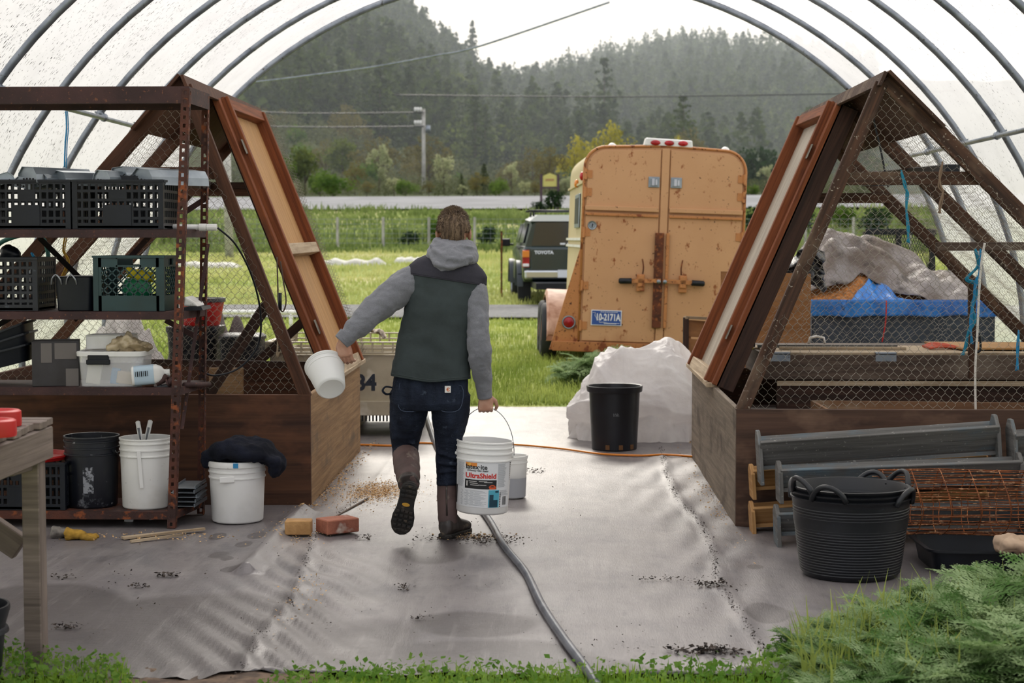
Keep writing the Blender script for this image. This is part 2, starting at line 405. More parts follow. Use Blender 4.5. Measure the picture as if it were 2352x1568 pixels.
STAINS = [((300, 1470), 1.0, .30), ((480, 1420), .50, .22), ((60, 1400), .45, .22), ((230, 1540), .9, .3), ((1085, 1432), .26, .10), ((1000, 1520), .62, .16), ((800, 1535), .5, .13), ((1240, 1535), .35, .09), ((1765, 1408), .085, .08),
          ((1000, 1265), .16, .16), ((500, 1232), .04, .05), ((560, 1250), .045, .05), ((505, 1275), .05, .045), ((522, 1283), .03, .03), ((530, 1308), .05, .035), ((590, 1230), .05, .05), ((1735, 1300), .04, .03), ((1015, 1225), .12, .1)]
sc_ = [(gp(*p), a, b) for p, a, b in STAINS]
val = []
for x, y, z in vv:
    s_ = 0
    for q, a, b in sc_:
        dx = (x-q.x)/a; dy = (y-q.y)/(b*2.2)
        if abs(dx) < 2 and abs(dy) < 2:
            d = math.sqrt(dx*dx+dy*dy)+.22*NZ.noise(V((x*4, y*2.2, a*30))); s_ = max(s_, max(0, 1-d*.55))
    val.append(s_)
at_ = flo.data.attributes.new('stain', 'FLOAT', 'POINT'); at_.data.foreach_set('value', val)

# --- greenhouse: hoops, purlins, plastic cover
HX, HZ, HA, HB, HD, HY1 = -.108, .74, 3.985, 3.44, 1.195, 16.5
def hoop(a, y, off=0): return V((HX+(HA+off)*math.cos(a), y, HZ+(HB+off)*math.sin(a)))
t = NT('greenhouse_plastic')
v = t.map((1, 1, 1), 'UV')
rot = t.n('Mapping'); rot.inputs['Rotation'].default_value = (0, 0, .5); rot.inputs['Scale'].default_value = (22, 60, 1); t.l(v, rot.inputs[0])
sp = t.noise(1, rot.outputs[0], 2, .6); 
dens = t.math('MULTIPLY', t.ramp(t.noise(.9, v, 4, .6), .3, .75), .10)
thr = t.math('SUBTRACT', .73, dens)
at2 = t.n('Attribute', attribute_name='dirt'); thr = t.math('SUBTRACT', thr, t.math('MULTIPLY', at2.outputs['Fac'], .055))
speck = t.ramp(t.math('SUBTRACT', sp, thr), 0, .02)
film = t.mix(t.ramp(t.noise(2.5, v, 5, .7), .45, .8), (.93, .91, .93, 1), (.82, .80, .82, 1))
col = t.mix(speck, film, hexc('3a3436'))
d1 = t.n('BsdfDiffuse'); d2 = t.n('BsdfTranslucent'); t.l(col, d1.inputs[0]); t.l(col, d2.inputs[0])
mx = t.n('MixShader'); mx.inputs[0].default_value = .78; t.l(d1.outputs[0], mx.inputs[1]); t.l(d2.outputs[0], mx.inputs[2])
tr = t.n('BsdfTransparent'); tr.inputs[0].default_value = (.97, .97, .98, 1); mx2 = t.n('MixShader')
t.l(t.math('MULTIPLY', t.math('SUBTRACT', 1, speck), .22), mx2.inputs[0]); t.l(mx.outputs[0], mx2.inputs[1]); t.l(tr.outputs[0], mx2.inputs[2])
mt['cover'] = t.fin(mx2.outputs[0])
gh = thing('greenhouse', 'arched greenhouse tunnel of grey pipe hoops under dirt-speckled white plastic', 'greenhouse', (HX, 11.7, 0))
m = MB(); nu, nv = 64, 32; yb, ye = 5.9, 16.56
vs = []; us = []
for j in range(nv+1):
    y = yb+(ye-yb)*j/nv
    for i in range(nu+1):
        s = i/nu
        if s < .06: p = V((HX-HA-.03, y, HZ*(s/.06)))
        elif s > .94: p = V((HX+HA+.03, y, HZ*((1-s)/.06)))
        else: p = hoop(PI-(s-.06)/.88*PI, y, .03+.012*math.cos((HY1-y)/HD*2*PI))
        vs.append(p); us.append((s*13.2, y))
fs = []; uq = []
for j in range(nv):
    for i in range(nu):
        q = [j*(nu+1)+i, j*(nu+1)+i+1, (j+1)*(nu+1)+i+1, (j+1)*(nu+1)+i]; fs.append(q); uq.append([us[k] for k in q])
m.add(vs, fs, uq); cov = m.build('cover', mt['cover'], gh, True)
ad = cov.data.attributes.new('dirt', 'FLOAT', 'POINT')
ad.data.foreach_set('value', [min(1, max(0, (1.1-q.x)/3.2))*min(1, max(0, (17-q.y)/6)) for q in vs])
for k in range(9):
    y = HY1-k*HD; m = MB()
    pts = [V((HX-HA, y, -.05)), V((HX-HA, y, .4))]+[hoop(PI-PI*i/56, y) for i in range(57)]+[V((HX+HA, y, .4)), V((HX+HA, y, -.05))]
    m.tube(pts, .027, 10); m.build('hoop', mt['galv'], gh, True)
    if k == 0:
        m = MB(); m.tube([p+V((0, .05, .03)) for p in pts], .02, 8); m.build('lock_channel', mt['galv'], gh, True)
for sgn, px, py in ((-1, 253, 261), (1, 2178, 325)):
    q = at(px, py, 16.5-(3.05 if sgn < 0 else 2)*HD)
    # snap to the arch
    a = math.acos(max(-1, min(1, (q.x-HX)/HA))); a = math.asin(min(1, (q.z-HZ)/HB)); a = a if sgn > 0 else PI-a
    p = hoop(a, 0, -.05)
    m = MB(); m.tube([(p.x, 5.8, p.z), (p.x, 12, p.z-.005), (p.x, 16.55, p.z)], .019, 8); m.build('purlin', mt['galv'], gh, True)
    for k in range(8):
        y = HY1-k*HD; h_ = hoop(a, y); m = MB(); d = (V((p.x, y, p.z))-h_)
        for e in (-.02, .02): m.tube([h_-d*.6+V((0, e, 0)), h_+d*.5+V((.012, e, .02)), h_+d*1.6+V((0, e, 0))], .007, 5)
        m.ball(h_+d*.9, (.034, .045, .034), 8, 6); m.build('clamp', mt['galv'], gh, True)
# ------------------------------------------------------------------ chicken coops (A-frames on plywood boxes)
def hexwire(mb, o, e1, e2, poly, cell=.05, r=.0012, seed=0):
    """hexagonal netting in the plane o + u e1 + v e2, clipped to a convex polygon given in (u,v)"""
    rnd = random.Random(seed); e1 = V(e1).normalized(); e2 = V(e2).normalized(); nn = e1.cross(e2)
    us = [p[0] for p in poly]; vs_ = [p[1] for p in poly]; n = len(poly)
    area = sum(poly[i][0]*poly[(i+1) % n][1]-poly[(i+1) % n][0]*poly[i][1] for i in range(n)); sg = 1 if area > 0 else -1
    def ins(p): return all(sg*((b[0]-a[0])*(p[1]-a[1])-(b[1]-a[1])*(p[0]-a[0])) >= -1e-6 for a, b in zip(poly, poly[1:]+poly[:1]))
    w = cell; h = cell*.86; cols = int((max(us)-min(us))/w)+2; rows = int((max(vs_)-min(vs_))/(h*.5))+2
    jit = {}
    def P(i, j, k):   # vertices of a brick-like hex grid
        x = min(us)+(i+(.5 if j % 2 else 0))*w; y = min(vs_)+j*h*.75+(h*.25 if k else 0)
        x += .012*math.sin(y*7+seed)+.008*math.sin(x*5+y*9); y += .012*math.sin(x*6+seed*2)
        return (x, y)
    def seg(a, b):
        if not (ins(a) and ins(b)): return
        A = V(o)+e1*a[0]+e2*a[1]+nn*(.008*math.sin(a[0]*9+a[1]*7)); B = V(o)+e1*b[0]+e2*b[1]+nn*(.008*math.sin(b[0]*9+b[1]*7))
        mb.tube([A, B], r, 3, False)
    rows = int((max(vs_)-min(vs_))/(h*.75))+2
    for j in range(rows):
        for i in range(-1, cols):
            seg(P(i, j, 0), P(i, j, 1))
            a = P(i, j, 1); nj = j+1
            b1 = P(i, nj, 0) if j % 2 == 0 else P(i, nj, 0)
            if j % 2 == 0: seg(a, P(i-1, nj, 0)); seg(a, P(i, nj, 0))
            else: seg(a, P(i, nj, 0)); seg(a, P(i+1, nj, 0))
def coop(name, label, sx, rx_, rzt, bx, yf, ym, yb, bh, mats, xo):
    """sx: +1 the steep door side faces -X (right coop), -1 mirrored. rx_: ridge x; bx: x of the box's aisle side; xo: x of the outer foot"""
    W1, W2, PLF, PLS, PAN, STL = mats
    th = thing(name, label, 'chicken coop', ((rx_+bx)/2, (yf+yb)/2, 0))
    t_ = .03
    # box walls
    m = MB(); m.prism([(bx, yf, .0), (xo, yf, .0), (xo, yf, bh), (bx, yf, bh)], (0, t_, 0)); m.build('front_board', PLF, th, bev=.003)
    m = MB(); m.prism([(bx, yf+t_*1.02, .0), (bx, yb, .0), (bx, yb, bh+.01), (bx, yf+t_*1.02, bh)], (sx*t_, 0, 0)); m.build('side_board', PLS, th, bev=.003)
    m = MB(); m.prism([(bx+sx*t_*1.05, yb-t_, .0), (xo, yb-t_, .0), (xo, yb-t_, bh), (bx+sx*t_*1.05, yb-t_, bh)], (0, t_, 0)); m.build('back_board', W1, th, bev=.003)
    m = MB(); m.prism([(xo, yf+t_*1.1, .0), (xo, yb-t_*1.1, .0), (xo, yb-t_*1.1, bh), (xo, yf+t_*1.1, bh)], (-sx*t_, 0, 0)); m.build('outer_board', W1, th, bev=.003)
    # rafters
    steep = V((bx-rx_, 0, bh-rzt)); flat = V((xo-rx_, 0, bh-rzt))
    for i, y in enumerate((yf+.03, ym, yb-.05)):
        top = V((rx_, y, rzt-.03)); 
        if i == 0:
            m = MB(); m.beam(top-V((sx*.02, 0, .02)), V((bx+sx*.03, y, bh-.02)), .045, .075, (sx*1, 0, 0)); m.build('rafter', W1, th, bev=.004)
        m = MB(); e = V((xo-sx*.02, y, bh+.02)); m.beam(top, e, .04, .09, (sx, 0, 1)); m.build('rafter', W1, th, bev=.004)
    # ridge cap
    m = MB(); n1 = steep.normalized(); n2 = flat.normalized()
    for n_, L in ((n1, .085), (n2, .44)):
        o = V((rx_, yf-.05, rzt+.005)); up = V((0, 0, .02))
        m.prism([o, o+n_*L, o+n_*L+V((0, yb-yf+.06, 0)), o+V((0, yb-yf+.06, 0))], V((0, 0, 1)).cross(V((0, 1, 0)).cross(n_)).normalized()*.0+V((-n_.z*(1 if n_.x > 0 else -1), 0, abs(n_.x)))*.02)
    m.build('ridge_cap', W1, th, bev=.002)
    # collar ties
    for y, z in ((yf+.06, rzt-.58), (yb-.09, rzt-.62), ):
        k = (rzt-z)/(rzt-bh); m = MB(); m.beam(V((rx_, y, z))+V((steep.x*k, 0, 0)), V((rx_, y, z))+V((flat.x*k, 0, 0)), .035, .075); m.build('collar_tie', W1, th, bev=.003)
    # door frame on the steep side: fixed frame + hinged panel
    N = V((-sx*abs(steep.z), 0, abs(steep.x))).normalized(); N = V((-sx*abs(steep.z), 0, abs(steep.x))); N.normalize()
    dn = steep.normalized(); L = steep.length
    o = V((rx_, 0, rzt)); A0 = .06; A1 = L-.02
    y0, y1 = ym-.02, yb-.02
    for nm, y in (('door_jamb', y0), ):
        m = MB(); m.beam(o+dn*A0+V((0, y, 0)), o+dn*A1+V((0, y, 0)), .09, .045, N); m.build(nm, W2, th, bev=.004)
        bo_ = (-.03, .065) if sx > 0 else (.075, .02)
        m = MB(); m.beam(o+dn*A0+V((0, y+bo_[0], 0))-N*bo_[1], o+dn*A1+V((0, y+bo_[0], 0))-N*bo_[1], .03 if sx > 0 else .06, .12 if sx > 0 else .05, N); m.build('jamb_dark_strip', mt['wood_dark'], th, bev=.004)  # on the left coop this dark strip stands in for the door gap's shade
    # door
    d0 = o-N*.025; ya = y0+.083; yc = y1-.22
    dr = bpy.data.objects.new('x', None); bpy.data.objects.remove(dr)
    m = MB(); m.prism([d0+dn*(A0+.02)+V((0, ya, 0)), d0+dn*(A1-.02)+V((0, ya, 0)), d0+dn*(A1-.02)+V((0, yc, 0)), d0+dn*(A0+.02)+V((0, yc, 0))], N*.012)
    door = m.build('door', PAN, th)
    for y in (ya, yc):
        m = MB(); m.beam(d0+dn*A0+V((0, y, 0))+N*.04, d0+dn*A1+V((0, y, 0))+N*.04, .062, .11, N); m.build('stile', STL if y == ya else W2, door, bev=.004)
    for a in ((A0+.03, A1-.03) if sx > 0 else (A0+.03, L*.55, A1-.03)):
        m = MB(); m.beam(d0+dn*a+V((0, ya, 0))+N*.03, d0+dn*a+V((0, yc, 0))+N*(.06 if a == L*.55 else .045), .08, .07, N); m.build('rail', mt['wood_cream'] if a > L*.3 else W2, door, bev=.003)
    for a in (L*.2, L*.82):
        m = MB(); c = o+dn*a+V((0, y0+.05, 0))+N*.05; m.beam(c-dn*.05, c+dn*.05, .012, .012, N); m.beam(c-dn*.05+V((0, -.02, 0)), c+dn*.05+V((0, -.02, 0)), .035, .004, N)
        m.build('hinge', mt['wire'], door)
    if sx < 0:
        m = MB()
        for q in range(3): hexwire(m, d0+V((0, yc+.035+.012*q, 0)), dn, N, [(A0, .03), (L*.97, .03), (L*.97, .125+.012*q), (A0, .125+.012*q)], .026, .001, q)
        m.build('netting_edge', mt['wire'], door)
    # sill under the door, pale cut wood
    m = MB(); m.beam(V((bx, y0, bh+.015)), V((bx, yb, bh+.02)), .09, .03); m.build('sill', mt['wood_cream'], th, bev=.003)
    # netting
    for y, sd in ((yf+.005, 1), (yb-.0, 2)):
        m = MB(); tri = [(bx-rx_, bh), (xo-rx_, bh), (.0, rzt-.05)]
        if sx < 0: tri = [(xo-rx_, bh), (bx-rx_, bh), (0, rzt-.05)]
        hexwire(m, (rx_, y, 0), (1, 0, 0), (0, 0, 1), tri, .052 if sd == 1 else .056, .0011, sd*3+sx)
        m.build('wire_netting', mt['wire'], th)
    m = MB(); hexwire(m, (rx_, yf, rzt+.05), (0, 1, 0), flat.normalized(), [(.0, .45), (yb-yf, .45), (yb-yf, flat.length), (0, flat.length)], .055, .0011, 9+sx); m.build('wire_netting', mt['wire'], th)
    return th
t = NT('door_film'); c = t.mix(t.ramp(t.noise(6, t.map((.4, 3, 1), 'UV'), 4), .4, .65), hexc('a59a8b'), hexc('8d8274'))
mt['film'] = t.fin(t.pbr(c, .6, 0, None, .3))
coopR = coop('chicken_coop', 'right-hand wooden A-frame coop with weathered grey plywood box side and open netted front', 1, 1.85, 2.56, 1.03, 9.62, 11.05, 12.75, .675,
             (mt['wood_old'], mt['wood_red'], mt['board_brown'], mt['ply_grey'], mt['film'], mt['wood_red']), 3.75)
coopL = coop('chicken_coop', 'left-hand reddish A-frame coop behind the rusty shelf, with a pale plywood box side', -1, -2.27, 2.62, -1.50, 10.34, 11.3, 13.0, .685,
             (mt['wood_umber'], mt['wood_red'], mt['ply_dark'], mt['ply_pale'], mt['wood_pale'], mt['wood_red']), -3.98)
# ------------------------------------------------------------------ generic builders
def perf(mb, p0, p1, side, w, pitch=.045, hw=.35, hl=.45):
    """a strip of perforated steel from p0 to p1, w wide along side, one slot per pitch"""
    p0 = V(p0); p1 = V(p1); d = p1-p0; L = d.length; n = max(1, int(L/pitch)); d = d/n; s = V(side).normalized()*w
    xs = [0, .5-hw/2, .5+hw/2, 1]; ys = [0, .5-hl/2, .5+hl/2, 1]
    for k in range(n):
        vs = [p0+d*(k+b)+s*a for b in ys for a in xs]; fs = []
        for j in range(3):
            for i in range(3):
                if i == 1 and j == 1: continue
                q = j*4+i; fs.append([q, q+1, q+5, q+4])
        mb.add(vs, fs)
def bail_pts(r, z0, ang, dip=0.0, n=18, h=None):
    h = h or r*1.05
    out = []
    for i in range(n+1):
        a = PI*i/n; x = r*math.cos(a); q = h*math.sin(a)
        out.append(V((x, q*math.sin(ang), z0+q*math.cos(ang))))
    return out
def bucket(name, label, cat, base, rt, rb, h, mat, group=None, ribs=(.97, .88, .80, .72), rot=(0, 0, 0), bail=None, lid=None, wall=.0045, big=None, grip=False, band=.006):
    th = thing(name, label, cat, base, group, rot, local=True)
    R = lambda z: rb+(rt-rb)*z/h
    prof = [(.001, .004), (rb-.02, .004), (rb-.012, 0), (rb-.004, .004), (rb, .012)]
    for q in sorted(ribs):
        z = q*h; prof += [(R(z)+.0, z-.006), (R(z)+band, z-.004), (R(z)+band, z+.003), (R(z)+.0005, z+.005)]
    prof += [(R(h)+.001, h-.012), (R(h)+.005, h-.009), (R(h)+.005, h-.001), (R(h), h), (R(h)-wall, h-.002), (R(h*.5)-wall, h*.5), (rb-wall, .012), (.001, .01)]
    m = MB(); m.lathe(prof, n=48); m.build('body', mat, th, True, auto=40)
    if bail is not None:
        zb = h*.80; m = MB()
        for s in (-1, 1): m.lathe([(.001, 0), (.016, 0), (.016, .012), (.001, .013)], (s*(R(zb)-.002), 0, zb), 12, Matrix.Rotation(s*PI/2, 3, 'Y'))
        m.build('ear', mat, th)
        pts = bail_pts(rt+.012, zb, bail, h=big)
        m = MB(); m.tube(pts, .0022, 6); w = m.build('bail', mt['steel'], th, True)
        if grip: m = MB(); m.tube(pts[7:12], .010, 10); m.build('grip', mt['white_pl'], w, True)
    if lid:
        m = MB(); m.lathe([(.001, h+.004), (rt-.02, h+.004), (rt-.012, h+.012), (rt+.004, h+.012), (rt+.009, h+.006), (rt+.009, h-.02), (rt+.004, h-.022), (rt+.004, h-.001)], n=48)
        m.build('lid', lid, th, True, auto=40)
    return th
def crate(name, label, base, w, d, h, mat, rot=0, group=None, nh=5, nv=12, nd=8, diag=False, panel=True, cat='crate', handle=True, t=.008):
    th = thing(name, label, cat, base, group, (0, 0, rot), local=True)
    m = MB(); m.box((0, 0, .006), (w-.01, d-.01, .012))
    for sx in (-1, 1):
        for sy in (-1, 1): m.box((sx*(w/2-.012), sy*(d/2-.012), h/2), (.029, .029, h-.002))
    for ax, L, off, n in (('x', w, d/2, nv), ('y', d, w/2, nd)):
        for s in (-1, 1):
            def B(c, z, lx, lz, e=0): 
                o = s*(off-t/2-e)
                m.box((c, o, z) if ax == 'x' else (o, c, z), (lx, t, lz) if ax == 'x' else (t, lx, lz))
            if diag:
                B(0, h*.9, L, h*.2) if not handle else [B(-L*.33, h*.9, L*.34, h*.2), B(L*.33, h*.9, L*.34, h*.2), B(0, h*.975, L*.36, h*.05), B(0, h*.82, L*.36, h*.03)]
                B(0, h*.14, L, h*.28); B(-L*.44, h*.5, L*.1, h); B(L*.44, h*.5, L*.1, h)
                z0, z1 = h*.28, h*.80; a0, a1 = -L*.40, L*.40; H = z1-z0
                q = a0-H
                while q < a1:
                    for dd in (1, -1):
                        b0, b1 = q, q+H; f0, f1 = 0, 1
                        if b0 < a0: f0 = (a0-b0)/H; b0 = a0
                        if b1 > a1: f1 = 1-(b1-a1)/H; b1 = a1
                        if f1-f0 < .05: continue
                        za, zb_ = (z0+H*f0, z0+H*f1) if dd > 0 else (z1-H*f0, z1-H*f1)
                        o = s*(off-t/2)
                        p, r_ = ((b0, o, za), (b1, o, zb_)) if ax == 'x' else ((o, b0, za), (o, b1, zb_))
                        m.beam(p, r_, t*.7, .007, (0, 0, 1))
                    q += H*.30
            else:
                for k in range(nh+1):
                    z = .01+(h-.02)*k/nh
                    B(0, z, L, .016 if k not in (nh,) else .026)
                for k in range(n+1):
                    c = -L/2+.012+(L-.024)*k/n
                    B(c, h/2, .013, h, .001)
                if panel and ax == 'x':
                    B(0, h*.28, L*.30, h*.42, -.004); B(0, h*.70, L*.2, h*.16, -.002)
                B(0, .02, L, .03)
    m.box((0, -d/2, h-.004), (w+.012, .018, .012)); m.box((0, d/2, h-.004), (w+.012, .018, .012))
    m.box((-w/2, 0, h-.004), (.018, d, .012)); m.box((w/2, 0, h-.004), (.018, d, .012))
    m.build('lattice_body', mat, th)
    return th
def clothlump(name, label, cat, rings, mat, vox=.012, disp=(.12, .05), smo=3, parent=None):
    m = MB(); m.loft(rings); o = m.build(name, mat, parent, True, remesh=vox, smo=smo, disp=disp)
    return tag(o, label, cat) if label else o
def ring(c, a, b, n=20, ax1=(1, 0, 0), ax2=(0, 0, 1), p=2.0):
    c = V(c); ax1 = V(ax1); ax2 = V(ax2); out = []
    for k in range(n):
        t_ = 2*PI*k/n; cs, sn = math.cos(t_), math.sin(t_)
        out.append(c+ax1*(a*math.copysign(abs(cs)**(2/p), cs))+ax2*(b*math.copysign(abs(sn)**(2/p), sn)))
    return out
# ------------------------------------------------------------------ the rusty shelf
Ys, Yr = 9.48, 9.99
sh = thing('steel_shelf', 'tall rusty slotted-angle steel shelf loaded with crates and buckets at the left', 'shelf', (-2.75, 9.73, 0))
fp0, fp1 = at(402, 1226, Ys), at(435, 203, Ys); rp0, rp1 = at(470, 1192, Yr), at(481, 222, Yr)
XL = -3.5
for p0, p1, nm in ((fp0, fp1, 0), (rp0, rp1, 1), (V((XL, Ys, 0)), V((XL, Ys, 2.49)), 2), (V((XL, Yr, 0)), V((XL, Yr, 2.47)), 3)):
    m = MB(); s = -1 if nm < 2 else 1; p0 = V((p0.x, p0.y, .004))
    perf(m, p0, p1, (s, 0, 0), .045); perf(m, p0, p1, (0, 1 if nm % 2 == 0 else -1, 0), .045)
    m.build('post', mt['rust'], sh, solid=.003)
LV = [(200, .092, 'rust_dark'), (527, .044, 'rust_dark'), (717, .042, 'rust_dark'), (893, .042, 'rust_dark'), (1183, .042, 'rust')]
SZ = []
for py, lip, mm in LV:
    z = EYE-(py-VY)*Ys/F; SZ.append(z); k = (z)/2.49
    xr = fp0.x+(fp1.x-fp0.x)*k-.004; xr2 = rp0.x+(rp1.x-rp0.x)*k
    m = MB(); 
    m.add([(XL, Ys+.003, z), (xr, Ys+.003, z), (xr2, Yr-.003, z), (XL, Yr-.003, z)], [[0, 1, 2, 3]])
    m.add([(XL, Ys+.003, z), (xr, Ys+.003, z), (xr, Ys+.003, z-lip), (XL, Ys+.003, z-lip)], [[3, 2, 1, 0]])
    m.add([(xr, Ys+.003, z), (xr2, Yr-.003, z), (xr2, Yr-.003, z-lip), (xr, Ys+.003, z-lip)], [[3, 2, 1, 0]])
    m.add([(XL, Yr-.003, z), (xr2, Yr-.003, z), (xr2, Yr-.003, z-lip), (XL, Yr-.003, z-lip)], [[0, 1, 2, 3]])
    m.add([(XL, Ys+.003, z-lip), (xr, Ys+.003, z-lip), (xr, Ys+.02, z-lip), (XL, Ys+.02, z-lip)], [[0, 1, 2, 3]])
    m.build('shelf_board', mt[mm], sh, solid=.003)
for a, b in (((90, 545), (245, 700)), ((345, 540), (170, 735)), ((-10, 750), (120, 672)), ((425, 487), (478, 452)), ((380, 735), (472, 785))):
    m = MB(); m.beam(at(*a, Yr+.012), at(*b, Yr+.012), .006, .032, (0, 1, 0) if False else (0, 0, 1)); m.build('brace', mt['hole'] if a[0] < 300 else mt['rust_dark'], sh)
m = MB(); m.beam(at(478, 560, 9.9), at(418, 985, 9.6), .004, .02, (1, 0, 0)); m.build('strap', mt['rust_dark'], sh)
def shelfpt(px, lvl, dy=.03): 
    z = SZ[lvl]+.003; return V(((px-VX)*(Ys+dy)/F, Ys+dy, z))
def standing(px0, px1, lvl, dep, dy=.03):
    a = shelfpt(px0, lvl, dy); b = shelfpt(px1, lvl, dy); return V(((a.x+b.x)/2, Ys+dy+dep/2, a.z)), b.x-a.x
c, w = standing(-45, 157, 1, .36); crate('plastic_crate', 'black plastic crate full of folded metal troughs, at the left end of the second shelf', c, w, .36, .275, mt['black'], 0, 'black crates on the second shelf')
c2, w2 = standing(163, 372, 1, .40); crate('plastic_crate', 'black plastic crate full of metal troughs, against the rusty post on the second shelf', c2, w2, .40, .275, mt['black'], 0, 'black crates on the second shelf')
def folded(label, px, py, Y, L, w, h, yaw, roll=0, grp='folded metal troughs in the crates'):
    th = thing('metal_trough', label, 'metal trough', at(px, py, Y), grp, (0, roll, yaw), local=True)
    pr = [(-w/2, 0), (-w/2*.9, h*.55), (-w*.28, h), (w*.28, h), (w/2*.9, h*.55), (w/2, 0)]
    m = MB(); n = len(pr)
    vs = [(x, 0, z) for x, z in pr]+[(x, L, z) for x, z in pr]; m.add(vs, [[i, i+1, n+i+1, n+i] for i in range(n-1)])
    m.build('sheet', mt['galv_sheet'], th, solid=.003)
    m = MB(); m.add([(x*.98, .012, z*.97) for x, z in pr], [list(range(n))]); 
    m.build('end_cap', mt['galv_sheet'], th, solid=.002)
    m = MB()
    for i in range(4): m.lathe([(.001, 0), (.006, 0), (.006, .002), (.001, .002)], ((i-1.5)*w*.16, .010, h*.22), 8, Matrix.Rotation(PI/2, 3, 'X'))
    m.build('rivet_hole', mt['hole'], th)
FT = [('bright metal trough lying highest on the left crate', 62, 418, 9.54, .42, .16, .085, -.55, .05), ('metal trough with its end dipping at the far left of the left crate', 12, 422, 9.54, .4, .12, .06, .3, -.3),
      ('small metal trough wedged low in the middle of the left crate', 48, 432, 9.56, .4, .11, .06, -.1, .2), ('metal trough lying over the right rim of the left crate', 135, 422, 9.6, .38, .15, .07, -.75, .15),
      ('metal trough end poking out below the highest one in the left crate', 96, 426, 9.55, .4, .1, .06, -.4, -.2),
      ('metal trough with a bright end at the left of the right crate', 232, 420, 9.56, .42, .13, .07, -.45, .1), ('wide metal trough sloping across the right side of the right crate', 325, 420, 9.58, .40, .2, .08, -.7, .12),
      ('metal trough half hidden in the middle of the right crate', 272, 418, 9.66, .4, .14, .085, -.5, -.1)]
for f in FT: folded(*f)
m = MB()
for i in range(7):
    for j in range(2): m.beam(at(262+i*9, 412-j*6, 9.62), at(270+i*9, 404-j*6, 9.66), .004, .004)
m.prism([at(258, 402, 9.62), at(320, 404, 9.62), at(318, 412, 9.62), at(256, 412, 9.62)], (0, .02, 0)); tag(m.build('grate', mt['black']), 'small black slotted grate tucked between the metal troughs', 'grate')
# third shelf
c, w = standing(-70, 77, 2, .36); crate('plastic_crate', 'tall black slatted crate at the left end of the third shelf', c, w, .36, .30, mt['black_dusty'], 0, None, 6, 8, 8, panel=False)
m = MB(); 
for i in range(14): m.ball(at(5+random.random()*32, 572+random.random()*14, 9.7)+V((0, random.random()*.1, 0)), .035, 8, 6)
tag(m.build('crumpled_bag', mt['black'], None, True, remesh=.012, disp=(.04, .03)), 'crumpled black bag lying on the tall slatted crate', 'bag')
th = thing('storage_tub', 'open black plastic tub with two white cord handles on the third shelf', 'tub', standing(113, 206, 2, .34)[0], None, None, True)
m = MB(); w = .215; h = .19
rs = []
for z, k in ((0, .92), (.004, .95), (h, 1.04), (h+.004, 1.07), (h, 1.0), (.012, .90), (.010, .3)): rs.append(ring((0, 0, z), w/2*k, .17*k, 28, (1, 0, 0), (0, 1, 0), 6))
m.loft(rs); m.build('body', mt['black'], th, True, auto=35)
for x in (-.09, -.005):
    m = MB(); m.tube(spline([(x-.03, -.17, .15), (x-.02, -.185, .185), (x, -.18, .205), (x+.025, -.186, .18), (x+.03, -.172, .15)], 6), .005, 8); m.build('cord_handle', mt['steel'], th, True)
mt['green_pl'] = M('dark_green_plastic', '1c3a3c', .4, 0, '17302f', 4)
c, w = standing(209, 372, 2, .36); crate('milk_crate', 'dark green milk crate with diamond lattice sides on the third shelf', c, w, .36, .31, mt['green_pl'], 0, None, diag=True)
mt['yellow_pl'] = M('yellow_cloth', 'c6b512', .7); mt['greenbag'] = M('green_bag', '1d7a52', .4)
clothlump('yellow_glove', 'yellow rubber glove lying inside the green milk crate', 'glove', [ring(c+V((-.04+.05*i, -.06, .22-.012*i)), .03, .03, 12, (0, 1, 0)) for i in range(4)], mt['yellow_pl'], .008, (.03, .03), 1)
clothlump('green_bag', 'shiny green plastic bag inside the milk crate', 'bag', [ring(c+V((-.06+.05*i, -.05, .11)), .05, .06+.02*(i in (1, 2)), 12, (0, 1, 0)) for i in range(4)], mt['greenbag'], .01, (.04, .05), 1)
m = MB(); m.prism([at(418, 706, 9.62), at(462, 704, 9.62), at(466, 712, 9.62), at(418, 714, 9.62)], (0, .25, 0)); tag(m.build('flat_tray', mt['black']), 'flat black tray at the right end of the third shelf behind the post', 'tray')
m = MB(); m.prism([at(421, 703, 9.65), at(455, 704, 9.65), at(448, 694, 9.65), at(424, 680, 9.65)], (0, .2, 0)); tag(m.build('folded_cover', mt['white_pl'], bev=.01), 'white folded plastic cover standing in the flat black tray', 'cover')
# hoop hose, ropes behind
m = MB(); m.tube(spline([at(-30, 640, 10.3), at(-10, 570, 10.3), at(30, 545, 10.3), at(85, 538, 10.3), at(108, 570, 10.3), at(113, 650, 10.3), at(110, 700, 10.3)], 8), .014, 8); tag(m.build('garden_hose', M('green_hose', '1f5a50', .5), None, True), 'dark green hose looping up behind the third shelf', 'hose')
# fourth shelf
for i, (lb, dz, ang) in enumerate((('lowest of the tilted black trays', 0, .03), ('middle one of the tilted black trays', .05, .09), ('uppermost of the tilted black trays', .10, .14))):
    th = thing('seed_tray', lb+' at the left of the fourth shelf', 'tray', V((-3.25, 9.74, SZ[3]+.085+dz)), 'black trays on the fourth shelf', (0, -.22-ang, .1), local=True)
    m = MB(); rs = [ring((0, 0, z), .26*k, .18*k, 24, (1, 0, 0), (0, 1, 0), 7) for z, k in ((0, .86), (.085, .96), (.085, 1.03), (.092, 1.03), (.092, .95), (.006, .84))]; m.loft(rs); m.build('tray_shell', mt['black'], th, True, auto=35)
    m = MB(); m.loft([ring((0, 0, z), .262*1.03, .182*1.03, 24, (1, 0, 0), (0, 1, 0), 7) for z in (.088, .097)]); m.build('rim', mt['black_dusty'], th)
mt['card_grey'] = M('grey_cardboard', '3d3b3c', .85, 0, '33302f', 6); mt['tape'] = M('tape', '66605c', .6)
c, w = standing(52, 128, 3, .24); c.x += .03
